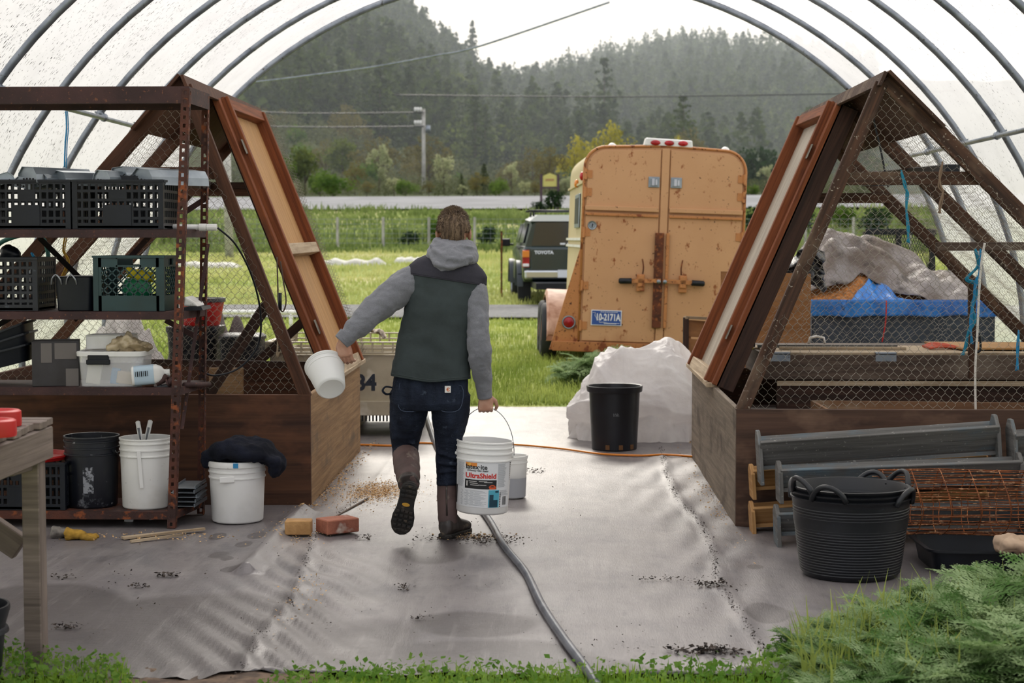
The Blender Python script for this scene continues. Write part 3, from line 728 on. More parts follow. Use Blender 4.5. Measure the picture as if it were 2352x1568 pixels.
th = thing('cardboard_box', 'dark grey cardboard box with torn tape strips on the fourth shelf', 'box', c+V((.0, .02, 0)), None, (0, 0, .25), local=True)
m = MB(); m.box((0, 0, .125), (.26, .24, .25)); m.build('carton', mt['card_grey'], th, bev=.003)
for x, z, ww, hh in ((-.05, .19, .06, .11), (.055, .2, .12, .09), (.09, .05, .07, .1)):
    m = MB(); m.box((x, -.1215, z), (ww, .002, hh)); m.build('tape', mt['tape'], th)
for s in (-1, 1):
    m = MB(); m.box((0, s*.06, .252), (.26, .118, .004)); m.build('flap', mt['card_grey'], th)
t = NT('clear_plastic'); g = t.pbr((.86, .87, .88, 1), .25); tr = t.n('BsdfTransparent'); mx = t.n('MixShader'); mx.inputs[0].default_value = .72; t.l(g, mx.inputs[1]); t.l(tr.outputs[0], mx.inputs[2]); mt['clear'] = t.fin(mx.outputs[0])
c, w = standing(166, 318, 3, .30); 
th = thing('storage_box', 'clear plastic storage box with white lid and black clip handle on the fourth shelf', 'box', c, None, (0, 0, 0), local=True)
m = MB(); m.loft([ring((0, 0, z), w/2*k, .15*k, 32, (1, 0, 0), (0, 1, 0), 8) for z, k in ((0, .93), (.175, 1.0), (.175, .985), (.004, .915))], True); m.build('tub', mt['clear'], th, True, auto=35)
m = MB(); m.loft([ring((0, 0, z), w/2*k, .15*k, 32, (1, 0, 0), (0, 1, 0), 8) for z, k in ((.172, 1.05), (.196, 1.06), (.2, 1.03), (.196, .97), (.19, .95))]); m.build('lid', mt['white_pl'], th, True, auto=35)
m = MB(); m.box((-.06, -.155, .14), (.135, .018, .028)); m.box((-.06, -.152, .165), (.12, .02, .03)); m.build('clip_handle', mt['black'], th, bev=.004)
box_c = c
for px, ww, hh, col, nm, lb in ((-.1, .08, .12, 'd9d3c4', 'paper_packet', 'cream paper packet inside the clear box'), (.02, .05, .09, '4a8fbf', 'blue_packet', 'light blue packet inside the clear box'), (.08, .10, .07, 'c9b59a', 'paper_roll', 'tan paper bundle inside the clear box')):
    m = MB(); m.box(c+V((px, -.09, .012+hh/2)), (ww, .05, hh), rz(.2)@ry(.15)); tag(m.build(nm, M(nm, col, .8), bev=.004), lb, 'packet')
m = MB(); m.box(c+V((-.03, .04, .245)), (.26, .16, .075), ry(-.02)); m.box(c+V((-.03, .04, .286)), (.265, .165, .006), ry(-.02)); tag(m.build('flat_carton', mt['white_pl'], bev=.003), 'flat white carton lying on the clear storage box lid', 'carton')
mt['bagfilm'] = M('yellowish_film', 'b9a98a', .35, 0, '8f7d5e', 14, .4, .6)
clothlump('crumpled_film', 'crumpled yellowish plastic bag draped over the clear box lid', 'bag', [ring(c+V((-.02+.06*i, -.07, .215+[0, .025, .03, .015, .0][i])), .05, [.012, .045, .05, .03, .01][i], 14, (0, 1, 0)) for i in range(5)], mt['bagfilm'], .008, (.05, .07), 1)
mt['label_bl'] = M('pale_blue_label', 'a9bcc9', .5)
c = shelfpt(328, 3, .07); th = thing('plastic_jug', 'milky plastic jug lying on its side with a pale blue label on the fourth shelf', 'jug', c+V((.01, -.01, .066)), None, (0, -.08, .15), local=True)
m = MB(); m.loft([ring((x, 0, 0), .052*k, .055*k, 24, (0, 1, 0), (0, 0, 1), 4) for x, k in ((-.085, .9), (-.08, 1), (.05, 1), (.08, .75), (.095, .42), (.105, .4))]); m.build('bottle', mt['white_pl'], th, True, auto=40)
m = MB(); m.loft([ring((x, 0, 0), .0535, .0565, 24, (0, 1, 0), (0, 0, 1), 4) for x in (-.07, .04)], False); m.build('label', mt['label_bl'], th, True)
m = MB(); m.tube([(.1, 0, 0), (.125, 0, 0)], .022, 14); m.build('cap', mt['white_pl'], th)
m = MB()
for i in range(7): m.box((-.06+.011*i, -.0570, .012), (.003+.003*(i % 2), .001, .03))
m.build('barcode', mt['black'], th)
mt['bronze'] = M('brown_pipe', '4e352a', .5, .3)
for nm, lb, pts, r, mm in (('pipe_fitting', 'brown threaded pipe end lying flat beside the jug', [(328, 884), (352, 880)], .020, 'bronze'), ('pipe_elbow', 'dark pipe elbow standing up behind the brown fitting', [(360, 880), (376, 872), (384, 862)], .018, 'rust_dark'),
                       ('pipe_coupling', 'short round dark coupling next to the post', [(385, 880), (398, 874)], .024, 'rust_dark'), ('pipe_tee', 'small grey pipe tee at the back of the fittings', [(362, 890), (392, 886)], .014, 'black_dusty')):
    P = [at(a, b, 9.53) for a, b in pts]; m = MB(); m.tube(P, r, 14); m.tube([P[0], P[0]+(P[1]-P[0])*.3], r*1.25, 14); tag(m.build(nm, mt[mm], None, True, auto=40), lb, 'pipe fitting')
m = MB(); P = [at(424, 884, 9.6), at(450, 884, 9.75), at(480, 882, 9.95)]; m.tube(P, .016, 12); tag(m.build('metal_pipe', mt['rust_dark'], None, True), 'short dark pipe sticking out past the post on the fourth shelf', 'pipe')
# bottom shelf
c, w = standing(-75, 134, 4, .32); crate('plastic_crate', 'black plastic crate under a red lid at the left of the bottom shelf', c, w, .32, .27, mt['black'], 0, None, 4, 14, 8)
m = MB(); m.lathe([(.001, 0), (.2, 0), (.215, .02), (.22, .02), (.22, .03), (.2, .03), (.19, .008), (.001, .008)], c+V((.02, 0, .273)), 32); tag(m.build('red_disc', mt['red'], None, True, auto=40), 'round red plastic disc lying on the crate of the bottom shelf', 'disc')
t = NT('splashed_black'); cc = t.mix(t.ramp(t.noise(5, None, 6, .7), .6, .72), hexc('12151d'), hexc('8d9096')); cc = t.mix(t.ramp(t.noise(22, None, 4), .68, .74), cc, hexc('a5a5a5')); mt['splash'] = t.fin(t.pbr(cc, .4))
b = bucket('bucket', 'black bucket splashed with white paint on the bottom shelf', 'bucket', V((at(215, 1180, 9.72).x, 9.70, SZ[4]+.002)), .155, .143, .41, mt['splash'], None, (.93, .84, .75), (0, 0, -.4), bail=PI*.72)
m = MB(); m.lathe([(.1462, .09), (.1502, .24)], n=10, a0=-1.25, a1=-.85); m.build('faded_print', M('faded_print', '8a8d92', .6, 0, '191c22', 40, .45, .55), b, True)
bw = bucket('bucket', 'dirty white bucket holding two scrubbing brushes on the bottom shelf', 'bucket', V((at(341, 1183, 9.70).x, 9.66, SZ[4]+.002)), .147, .136, .405, mt['white_pl'], None, (.93, .84, .75), (0, 0, .3))
m = MB(); m.beam((-.05, -.149, .34), (-.035, -.146, .13), .02, .003, (0, 1, 0)); m.build('strap_handle', mt['white_pl'], bw)
for lb, a, b_, Y in (('white and grey brush handle leaning left in the white bucket', (325, 1020), (316, 966), 9.7), ('white and grey brush handle leaning right in the white bucket', (334, 1020), (346, 964), 9.72)):
    th = thing('scrub_brush', lb, 'brush', at(330, 1030, Y))
    A = at(*a, Y); B = at(*b_, Y); dd = B-A
    m = MB(); pts = [A-dd*1.2, A, A+dd*.4, A+dd*.75, B]; m.tube(spline(pts, 4), [.008]*4+[.009]*4+[.014]*4+[.014]*4+[.006], 10, ell=.5); m.build('handle', mt['white_clean'], th, True)
    m = MB(); m.tube([A+dd*.1+V((0, -.006, 0)), A+dd*.7+V((0, -.008, 0))], [.004, .007], 8, ell=.5); m.build('grip', M('grey_rubber', '6c6f73', .6), th, True)
    m = MB(); m.beam(A-dd*1.4, A-dd*3.2, .05, .02, (0, 1, 0)); m.build('brush_head', mt['white_clean'], th)
for i in range(5):
    m = MB(); z = SZ[4]+.005+i*.026; xx = at(438, 1150, 9.75).x
    m.box((xx+(.01*((i*7) % 3-1)), 9.74, z+.010), (.13, .30, .003), rz(.04*(i % 3-1))); m.box((xx+.06, 9.74, z+.015), (.004, .30, .02), rz(.04*(i % 3-1))); m.box((xx-.06, 9.74, z+.015), (.004, .30, .02), rz(.04*(i % 3-1)))
    tag(m.build('metal_sheet', mt['galv_sheet']), ['lowest of the', 'second from the bottom of the', 'middle one of the', 'second from the top of the', 'topmost of the'][i]+' stacked grey metal panels on the bottom shelf', 'metal panel', 'stacked metal panels')
# ------------------------------------------------------------------ floor in front of the left coop
g = gp(546, 1196)
lb = bucket('bucket', 'white lidded bucket on the floor with a dark garment on top', 'bucket', V((g.x, g.y, .004)), .162, .148, .345, mt['white_clean'], None, (.86, .76), (0, 0, .2), lid=mt['white_pl'])
m = MB(); m.box((-.06, -.158, .26), (.085, .01, .035)); m.build('handle_lug', mt['white_clean'], lb, bev=.003)
m = MB(); m.lathe([(.172, .327), (.1725, .352), (.160, .3585)], n=4, a0=-1.72, a1=-1.55); m.build('tape', M('blue_tape', '2f86b8', .6), lb)
Yc = g.y
cl = [(470, 1055, .05, .05), (490, 1042, .10, .055), (520, 1034, .15, .07), (550, 1030, .17, .075), (585, 1034, .17, .07), (615, 1040, .16, .07), (632, 1055, .13, .06), (637, 1080, .08, .045), (634, 1097, .05, .025)]
clothlump('dark_jacket', 'crumpled navy garment draped over the white lidded bucket', 'clothing', [ring(at(a, b, Yc-.02), d, e, 20, (0, 1, 0), (0, 0, 1) if a < 620 else (.8, 0, .3)) for a, b, d, e in cl], mt['navy'], .012, (.09, .06), 2)
def brick(px, py, lbl, mat, yaw):
    p = gp(px, py, 0.03); m = MB(); m.box((0, 0, .05), (.2, .1, .075)); m.xf(lambda v: V((p.x, p.y, -.012+.022))+rz(yaw)@v); tag(m.build('brick', mat, bev=.005), lbl, 'brick', 'bricks on the ground cover')
mt['brick_y'] = M('yellow_brick', 'b98f5c', .9, 0, 'a0784a', 9, .4, .6, bsc=50, bst=.4); mt['brick_r'] = M('red_brick', 'a4664f', .9, 0, '86503f', 8, .4, .65, c3='c3b3a4', sc3=9, lo3=.58, hi3=.7, bsc=50, bst=.4)
p = gp(683, 1226, .02); m = MB(); m.box((p.x, p.y+.05, .052), (.145, .10, .078), rz(.05)); tag(m.build('brick', mt['brick_y'], bev=.005), 'yellow brick on the ground cover nearer the shelf', 'brick')
p = gp(770, 1222, .02); m = MB(); m.box((p.x+.005, p.y+.06, .052), (.14, .20, .078), rz(-.95)); tag(m.build('brick', mt['brick_r'], bev=.005), 'reddish brick on the ground cover nearer the man', 'brick')
# gloves under the shelf
for lb, px, py, mm in (('grey work glove crumpled on the floor under the shelf', 140, 1236, M('glove_grey', '7d7770', .95, 0, '5f5a55', 14, .4, .6)), ('mustard yellow work glove lying beside the grey one', 172, 1240, M('glove_yellow', 'a8812c', .9, 0, '8a6a24', 12, .4, .6))):
    p = gp(px, py); r = [ring(V((p.x-.05+.035*i, p.y+.01*i, .035-.004*i)), .045-.004*i, .036-.005*i, 12, (0, 1, 0)) for i in range(4)]
    m = MB(); m.loft(r)
    for k in range(4): m.tube([r[-1][0]+V((-.02, -.06+.025*k, -.01)), r[-1][0]+V((.03+.01*(k % 2), -.07+.028*k, -.012)), r[-1][0]+V((.055, -.07+.03*k, -.02))], [.014, .013, .010], 8)
    tag(m.build('work_glove', mm, None, True, remesh=.006, smo=1, disp=(.03, .02)), lb, 'glove')
for lb, a, b, w in (('longer pale strip of split wood on the floor by the post', (282, 1240), (470, 1222), .05), ('shorter narrow strip of wood lying beside the longer one', (300, 1248), (420, 1236), .025)):
    A = gp(*a)+V((0, 0, .012)); B = gp(*b)+V((0, 0, .02)); m = MB(); m.beam(A, B, w, .012, w1=w*.5); tag(m.build('wood_strip', mt['wood_cream']), lb, 'wood strip')
m = MB(); m.beam(gp(700, 1205)+V((.1, -.1, .012)), gp(845, 1148)+V((0, 0, .012)), .012, .008); tag(m.build('thin_stick', mt['plank_dim']), 'thin stick on the floor between the brick and the shavings', 'stick')
# ------------------------------------------------------------------ the table at the near left
tb = thing('work_table', 'weathered grey wooden slat table at the left edge of the picture', 'table', (-2.35, 5.85, 0))
tx = -1.985; ty1 = 6.58
m = MB(); m.prism([(-2.052, 6.44, 0), (-1.985, 6.44, 0), (-1.985, 6.44, .90), (-2.052, 6.44, .90)], (0, .09, 0)); m.build('leg', mt['wood_table'], tb, bev=.004)
m = MB(); m.prism([(-2.052, 4.9, 0), (-1.985, 4.9, 0), (-1.985, 4.9, .90), (-2.052, 4.9, .90)], (0, .09, 0)); m.build('leg', mt['wood_table'], tb, bev=.004)
m = MB(); m.prism([(-2.85, 6.44, 0), (-2.78, 6.44, 0), (-2.78, 6.44, .90), (-2.85, 6.44, .90)], (0, .09, 0)); m.build('leg', mt['wood_table'], tb, bev=.004)
m = MB(); m.prism([(-2.85, 4.9, 0), (-2.78, 4.9, 0), (-2.78, 4.9, .90), (-2.85, 4.9, .90)], (0, .09, 0)); m.build('leg', mt['wood_table'], tb, bev=.004)
m = MB(); m.beam((tx, 4.8, .845), (tx, ty1, .845), .035, .125); m.build('apron', mt['wood_table'], tb, bev=.004)
m = MB(); m.beam((-2.02, 6.5, .775), (-2.05, 6.28, .775), .04, .05); m.build('block', mt['wood_table'], tb, bev=.004)
m = MB(); m.beam((-2.8, ty1-.02, .845), (tx-.02, ty1-.02, .845), .035, .125); m.build('apron', mt['wood_table'], tb, bev=.004)
for i in range(17):
    y = 4.85+i*.107; m = MB(); m.beam((-2.88, y, .925), (tx+.02-.01*(i % 3), y, .925), .088, .028); m.build('slat', mt['wood_table'], tb, bev=.003)
m = MB(); m.beam(at(48, 1258, 6.6), at(-170, 1110, 6.6), .05, .10, (0, 0, 1)); m.build('brace', mt['wood_table'], tb, bev=.004)
for lb, px, py, Y in (('red plastic ring on the slat table, the one farther back', 0, 983, 6.28), ('red plastic ring on the slat table, the nearer one', -14, 1012, 5.95)):
    p = at(px, py, Y); p.z = .941; m = MB(); m.lathe([(.045, 0), (.078, 0), (.08, .01), (.078, .055), (.07, .06), (.055, .06), (.047, .05)], p, 36); m.lathe([(.045, 0), (.047, .05)], p, 36)
    tag(m.build('red_ring', mt['red'], None, True, auto=40), lb, 'ring')
m = MB(); m.lathe([(.001, 0), (.13, 0), (.16, .30), (.168, .30), (.17, .285), (.15, .22), (.16, .215), (.165, .2)], gp(-95, 1568)+V((.02, 0, -.01)), 32); tag(m.build('pot', mt['black'], None, True, auto=40), 'black pot at the lower left edge beside the table leg', 'pot')
# ------------------------------------------------------------------ behind and inside the left coop
th = thing('pvc_pipe', 'white plastic pipe with a threaded end cap poking through the shelf', 'pipe', at(460, 522, 9.75))
m = MB(); m.tube([at(330, 520, 9.8), at(476, 522, 9.72)], .016, 14); m.build('pipe', mt['white_clean'], th, True)
m = MB(); m.tube([at(458, 522, 9.72), at(474, 522, 9.72)], .022, 14); m.tube([at(476, 522, 9.72), at(498, 522, 9.72)], .020, 10); m.build('cap', mt['white_clean'], th, True, auto=30)
m = MB(); m.tube(spline([at(500, 523, 9.72), at(540, 560, 9.8), at(575, 625, 10), at(596, 700, 10.1), at(598, 770, 10.2), at(580, 815, 10.22), at(540, 850, 10.2), at(490, 862, 10.1), at(462, 850, 10)], 8), .006, 8); tag(m.build('cable', mt['black'], None, True), 'thin black cable curving down from the white pipe end', 'cable')
th = thing('hanging_strap', 'cord loops with a black handle hanging inside the left coop doorway', 'strap', at(648, 680, 11.2))
m = MB(); m.tube(spline([at(636, 590, 11.2), at(638, 650, 11.2), at(640, 700, 11.2), at(650, 715, 11.2), at(657, 690, 11.2), at(650, 640, 11.2), at(644, 600, 11.2)], 6), .005, 6); m.build('cord', mt['plank_dim'], th, True)
m = MB(); m.tube([at(643, 672, 11.18), at(643, 712, 11.18)], .012, 8); m.build('handle', mt['black'], th, True)
m = MB(); m.tube(spline([at(636, 758, 11.4), at(638, 790, 11.4), at(636, 820, 11.4), at(642, 808, 11.4)], 5), .006, 6); tag(m.build('rope_end', mt['wood_cream'], None, True), 'short pale rope end dangling inside the left coop', 'rope')
for a, b, Y in (((480, 905), (612, 700), 10.45), ((700, 735), (560, 860), 12.9)):
    m = MB(); m.beam(at(*a, Y), at(*b, Y), .03, .07, (0, 0, 1)); m.build('diagonal_brace', mt['wood_dark'], coopL, bev=.003)
m = MB(); m.prism([at(480, 905, 11.9), at(558, 905, 11.9), at(558, 845, 11.9), at(480, 845, 11.9)], (0, .03, 0)); tag(m.build('board', mt['ply_pale']), 'small pale board standing inside the left coop box', 'board')
m = MB(); m.beam(at(330, 832, 12.4), at(705, 838, 12.4), .03, .05); m.build('cross_board', mt['wood_dark'], coopL, bev=.003)
m = MB(); m.beam(at(410, 418, 10.5), at(480, 425, 12.9), .03, .06); m.beam(at(425, 412, 10.4), at(478, 412, 10.4), .03, .07); m.beam(at(478, 426, 12.9), at(590, 426, 12.9), .03, .05); m.build('tie_board', mt['wood_dark'], coopL)
# yellow and blue ropes, net
for lb, mm, P, Y in (('frayed yellow rope hanging behind the third shelf', M('yellow_rope', 'c79a2b', .8), [(150, 540), (145, 575), (155, 600), (140, 640), (128, 680), (95, 690)], 10.4), ('blue cord hanging from the left pipe rail', mt['blue_rope'], [(150, 240), (153, 290), (150, 330), (148, 384)], 12.2),
                 ('tangled blue rope beside the tall slatted crate', mt['blue_rope'], [(72, 580), (82, 610), (78, 640), (100, 650), (108, 640), (84, 660)], 10.35)):
    m = MB(); m.tube(spline([at(a, b, Y) for a, b in P], 6), .006, 6); m.tube(spline([at(a+4, b+2, Y) for a, b in P], 6), .004, 6); tag(m.build('rope', mm, None, True), lb, 'rope')
# sheets and sacks behind the left coop
def folds(w, d, h, n=26, seed=0, amp=.12):
    """heap of crumpled sheet: a dome whose ridges fan out"""
    def fn(u, v):
        a = 2*PI*u; r = v**.8; rr = 1+.16*fbm(math.cos(a)*1.5+seed, math.sin(a)*1.5, seed)
        x = w*r*math.cos(a)*rr; y = d*r*math.sin(a)*rr
        z = h*max(0, (1-r**2.6))*(1+.25*fbm(x*2.2/w+seed, y*2/d, 2))+amp*h*(1-abs(1-2*r)*.6)*(abs(NZ.noise(V((x*3.2/w+seed, y*2.6/d, 1))))*2.2-.5)*min(1, (1-r)*5)
        return V((x, y, max(.0, z)+.0))
    return fn
t = NT('white_tarp'); cc = t.mix(t.ramp(t.noise(3, None, 4), .4, .7), hexc('efedec'), hexc('dcd8d8'))
d_ = t.pbr(cc, .55, 0, t.bump(t.noise(5, None, 5, .6), .5, .06), .4); tl = t.n('BsdfTranslucent'); t.l(cc, tl.inputs[0]); mx = t.n('MixShader'); mx.inputs[0].default_value = .5; t.l(d_, mx.inputs[1]); t.l(tl.outputs[0], mx.inputs[2]); mt['tarp_w'] = t.fin(mx.outputs[0])
def heap(name, label, cat, c, w, d, h, mat, seed, amp=.3, n=(72, 40), sub=1):
    m = MB(); f = folds(w, d, h, seed=seed, amp=amp); m.grid(lambda u, v: V(c)+f(u, max(.004, v)), n[0], n[1], 0, True); return tag(m.build(name, mat, None, True, sub=sub), label, cat)
heap('white_sheet', 'crumpled white plastic sheet behind the left coop', 'sheet', (at(285, 800, 13.5).x, 13.52, 0), .5, .28, .98, mt['tarp_w'], 3, .3)
heap('dark_sheet', 'brown and grey crumpled cloth heaped behind the left coop', 'tarp', (at(500, 800, 14.9).x-.1, 14.95, .0), .6, .45, .86, M('dusty_tarp', '6b6060', .8, 0, '4f4646', 4, .4, .6, bsc=9, bst=.4, bd=.03), 5, .3)
p = at(450, 700, 14.0)
rbk = bucket('bucket', 'red bucket with a black rim behind the left coop', 'bucket', V((-2.93, 14.0, .92)), .19, .15, .22, mt['red'], None, (.93,), (0, 0, 0), lid=mt['black_dusty'])
th = thing('storage_bin', 'black plastic bin under the red bucket behind the left coop', 'bin', (-2.98, 14.0, .0), None, None, True)
m = MB(); m.loft([ring((0, 0, z), .21*k, .2*k, 24, (1, 0, 0), (0, 1, 0), 6) for z, k in ((0, .8), (.86, 1), (.88, 1.06), (.918, 1.06))]); m.build('body', mt['black_dusty'], th, True, auto=35)
m = MB(); m.box((-.05, -.2, .7), (.12, .03, .03)); m.build('handle', mt['black'], th)
th = thing('storage_bin', 'black lidded tub between the red bucket and the red door', 'bin', (-2.545, 13.75, .0), None, None, True)
m = MB(); m.loft([ring((0, 0, z), .17*k, .18*k, 24, (1, 0, 0), (0, 1, 0), 5) for z, k in ((0, .85), (.82, 1), (.825, 1.06), (.85, 1.06), (.87, .9))]); m.build('body', mt['black'], th, True, auto=35)
# ------------------------------------------------------------------ inside the right coop
def cbeam(nm, a, b, Ya, Yb, w, t, m_, par): 
    m = MB(); m.beam(at(*a, Ya), at(*b, Yb), w, t); return m.build(nm, mt[m_], par, bev=.003)
cbeam('perch', (2150, 566), (2420, 565), 11.05, 11.05, .05, .055, 'plank_dim', coopR)
cbeam('inner_post', (2232, 640), (2232, 868), 11.3, 11.3, .045, .045, 'wood_old', coopR)
# nest box at the back
nb = thing('nest_box', 'low plank nest box with two hinges along the back of the right coop', 'nest box', (2.6, 12.0, .675))
x0, x1, yA, yB, zt = 1.42, 3.68, 11.55, 12.66, .845
m = MB(); m.box(((x0+x1)/2, yA, .77), (x1-x0, .03, .17)); m.build('front_plank', mt['plank_dim'], nb, bev=.003)
m = MB(); m.box(((x0+x1)/2, yB-.03, .77), (x1-x0, .03, .17)); m.build('rear_plank', mt['plank_dim'], nb)
for x in (x0+.015, x1-.015): m = MB(); m.box((x, (yA+yB)/2, .77), (.03, yB-yA-.1, .17)); m.build('side_plank', mt['plank_dim'], nb)
m = MB(); m.box(((x0+x1)/2, (yA+yB)/2, .40), (x1-x0, yB-yA-.1, .02)); m.build('floor_board', mt['wood_dark'], nb)
for i in range(4):
    y = yA+.13+i*.27; m = MB(); m.box(((x0+x1)/2+.03*(i % 2), y, zt+.012), (x1-x0, .26, .022)); m.build('lid_plank', mt['wood_cream'] if i < 3 else mt['plank_dim'], nb, bev=.002)
for px in (1792, 2036):
    m = MB(); p = at(px, 812, yA-.03); m.box((p.x, yA-.018, zt-.012), (.14, .004, .045)); m.box((p.x, yA+.01, zt+.025), (.14, .07, .003)); m.tube([(p.x-.07, yA-.02, zt+.018), (p.x+.07, yA-.02, zt+.018)], .006, 8); m.build('hinge', mt['galv'], nb)
m = MB(); m.box((2.6, 11.5, .34), (2.2, .03, .66)); m.build('inner_wall', mt['wood_dark'], coopR)
m = MB(); m.box((2.6, 11.48, .665), (2.2, .04, .03)); m.build('top_rail', mt['wood_cream'], coopR)
for i, (lb, px0, px1, py, yy) in enumerate((('long pale lath lying along the nest box lid, nearest the hinges', 1790, 2080, 806, 11.85), ('grey lath lying behind the pale one on the nest box lid', 1740, 2060, 798, 12.1))):
    m = MB(); a = at(px0, py, yy); b = at(px1, py, yy); a.z = b.z = zt+.034; m.beam(a, b, .05, .018); tag(m.build('lath', mt['wood_cream'] if i == 0 else mt['wood_grey']), lb, 'lath')
a = at(2195, 803, 11.9); m = MB(); z = zt+.032
m.prism([(a.x, 11.75, z), (3.66, 11.72, z), (3.66, 12.4, z), (a.x-.1, 12.45, z)], (0, 0, .014)); tag(m.build('plywood_offcut', mt['wood_pale'], bev=.002), 'clean tan plywood sheet lying on the nest box lid', 'plywood')
m = MB(); mt['coral'] = M('coral_cord', 'cc5a3f', .6); cx = at(2165, 796, 12.0)
for i in range(9):
    yy = 11.86+.03*i; m.tube(spline([(cx.x-.12, yy, zt+.033), (cx.x-.04, yy+.01, zt+.045+.006*(i % 3)), (cx.x+.05, yy-.01, zt+.04+.008*(i % 2)), (cx.x+.12-.01*i, yy, zt+.035)], 4), .008, 6)
tag(m.build('coiled_cord', mt['coral'], None, True), 'bundle of orange red cord beside the plywood sheet on the nest box', 'cord')
m = MB(); p = at(1876, 790, 12.4); m.tube([V((p.x-.06, 12.4, zt+.03)), V((p.x-.05, 12.4, zt+.075)), V((p.x, 12.4, zt+.085)), V((p.x+.05, 12.4, zt+.075)), V((p.x+.06, 12.4, zt+.03))], .009, 8); tag(m.build('pull_handle', mt['white_clean'], None, True), 'white loop handle standing on the nest box lid', 'handle')
th = thing('tape_measure', 'small yellow and black tape measure on the nest box by the red door', 'tape measure', at(1722, 800, 11.9)); p = at(1722, 793, 11.9); p.z = zt+.06
m = MB(); m.box(p, (.05, .04, .075)); m.build('case', mt['yellow_pl'], th, bev=.008)
m = MB(); m.box(p+V((.03, 0, .005)), (.012, .042, .05)); m.build('grip', mt['black'], th)
# black feeder beam hanging on the collar ties
m = MB(); m.beam(at(1992, 412, 12.6), at(2188, 397, 9.95), .085, .10); tag(m.build('hanging_beam', mt['black_dusty'], bev=.004), 'black square beam slung across the right coop ties', 'beam')
# ropes
def rope(lb, P, Y, mm, r=.005, nm='rope', dbl=True):
    m = MB(); A = [at(a, b, Y+(c if len(q) > 2 else 0)) for q in P for a, b, c in [(q+(0,))[:3]]]
    m.tube(spline(A, 6), r, 6)
    if dbl: m.tube(spline([p+V((.012*math.sin(i*2.1), .004, .01*math.cos(i))) for i, p in enumerate(A)], 6), r*.8, 6)
    return tag(m.build(nm, mm, None, True), lb, 'rope')
mt['teal_rope'] = M('teal_rope', '1c7f9c', .8); mt['white_rope'] = M('white_rope', 'd8d4cc', .8); mt['tan_cord'] = M('tan_cord', '7a6552', .8)
rope('knotted blue rope hanging down the post in the right coop', [(2240, 575), (2246, 610), (2222, 640), (2250, 655), (2232, 700), (2240, 735), (2224, 765), (2216, 800), (2212, 815)], 11.0, mt['teal_rope'], .009)
rope('blue rope strand beside the white rope at the right coop post', [(2252, 575), (2250, 620), (2244, 645), (2236, 690), (2228, 740), (2234, 790)], 10.97, mt['blue_rope'], .007)
rope('thin white rope running from the perch down to the front board', [(2262, 558), (2256, 590), (2250, 650), (2245, 760), (2240, 850), (2241, 946)], 10.2, mt['white_rope'], .007, dbl=False)
rope('frayed blue twine hanging from the middle of the collar tie', [(2070, 395), (2078, 430), (2086, 445), (2082, 475), (2084, 520), (2088, 558)], 9.66, mt['teal_rope'], .006)
rope('tan cord looped over the black beam', [(2165, 375), (2158, 400), (2160, 425), (2166, 440), (2158, 470), (2160, 490)], 9.6, mt['tan_cord'], .006)
rope('black cable hanging from the ridge of the right coop', [(2004, 255), (2010, 290), (2022, 340), (2034, 400), (2040, 430)], 9.7, mt['black'], .006, 'cable', dbl=False)
rope('blue cord hanging at the far right of the right coop', [(2340, 762), (2336, 800), (2338, 850)], 9.66, mt['blue_rope'], .006)
rope('thin red string hanging over the blue tarp', [(2036, 690), (2034, 740), (2026, 785)], 14.4, mt['red'], .006, 'string', dbl=False)
th = thing('snap_clip', 'black snap clip on the ropes at the right coop post', 'clip', at(2247, 785, 10.95)); m = MB(); m.tube(spline([at(2243, 768, 10.95), at(2250, 770, 10.95), at(2252, 800, 10.95), at(2246, 808, 10.95), at(2240, 800, 10.95)], 5, True), .008, 8, closed=True); m.build('hook', mt['black'], th, True)
m = MB(); m.tube([at(2247, 756, 10.95), at(2247, 770, 10.95)], .007, 8); m.build('swivel', mt['steel'], th)
# wooden tray inside the box
mt['tray_w'] = WOOD('tray_wood', '8d6a4c', '6a4d38', '9c8a74', su=1, sv=14)
th = thing('wooden_tray', 'pale wooden tray frame lying inside the right coop box', 'tray', (2.4, 10.4, .1)); a = at(1868, 921, 10.9); z = a.z
for p, q in (((a.x, 10.95), (3.3, 10.8)), ((a.x, 10.95), (a.x+.02, 9.9)), ((3.3, 10.8), (3.3, 9.9)), ((a.x+.02, 9.9), (3.3, 9.9))):
    m = MB(); m.beam((*p, z-.07), (*q, z-.07), .02, .14); m.build('side', mt['tray_w'], th)
m = MB(); m.box(((a.x+3.3)/2, 10.4, z-.14), (3.2-a.x, .9, .01)); m.build('bottom', mt['tray_w'], th)
m = MB(); m.box(((a.x+3.3)/2, 10.4, (z-.14)/2), (1.0, .7, z-.15)); m.build('straw_bed', mt['wood_dark'], th)
# ------------------------------------------------------------------ behind the right coop
m = MB(); x0 = at(1655, 700, 13.6).x; x1 = at(1862, 700, 13.6).x; m.prism([(x0, 13.6, .0), (x1, 13.6, .0), (x1, 13.6, 1.36), (x0, 13.6, 1.38)], (0, .02, 0)); tag(m.build('plywood_sheet', mt['ply_orange']), 'orange brown plywood sheet standing behind the right coop door', 'plywood')
th = thing('slatted_crate', 'open slatted wooden crate corner with a dark post beside the white sheet', 'crate', (1.45, 15.4, 0))
X0 = at(1580, 760, 15.4).x
for i in range(5): m = MB(); z = .12+.17*i; m.beam((X0, 15.4, z+.03), (X0+.55, 15.75, z-.02), .02, .15); m.build('slat', mt['ply_orange'], th, bev=.002)
m = MB(); m.box((X0-.02, 15.38, .46), (.05, .05, .94)); m.build('corner_post', mt['wood_dark'], th)
m = MB(); m.beam((X0-.03, 15.36, .93), (X0+.55, 15.72, .89), .04, .025); m.build('top_rail', mt['wood_cream'], th)
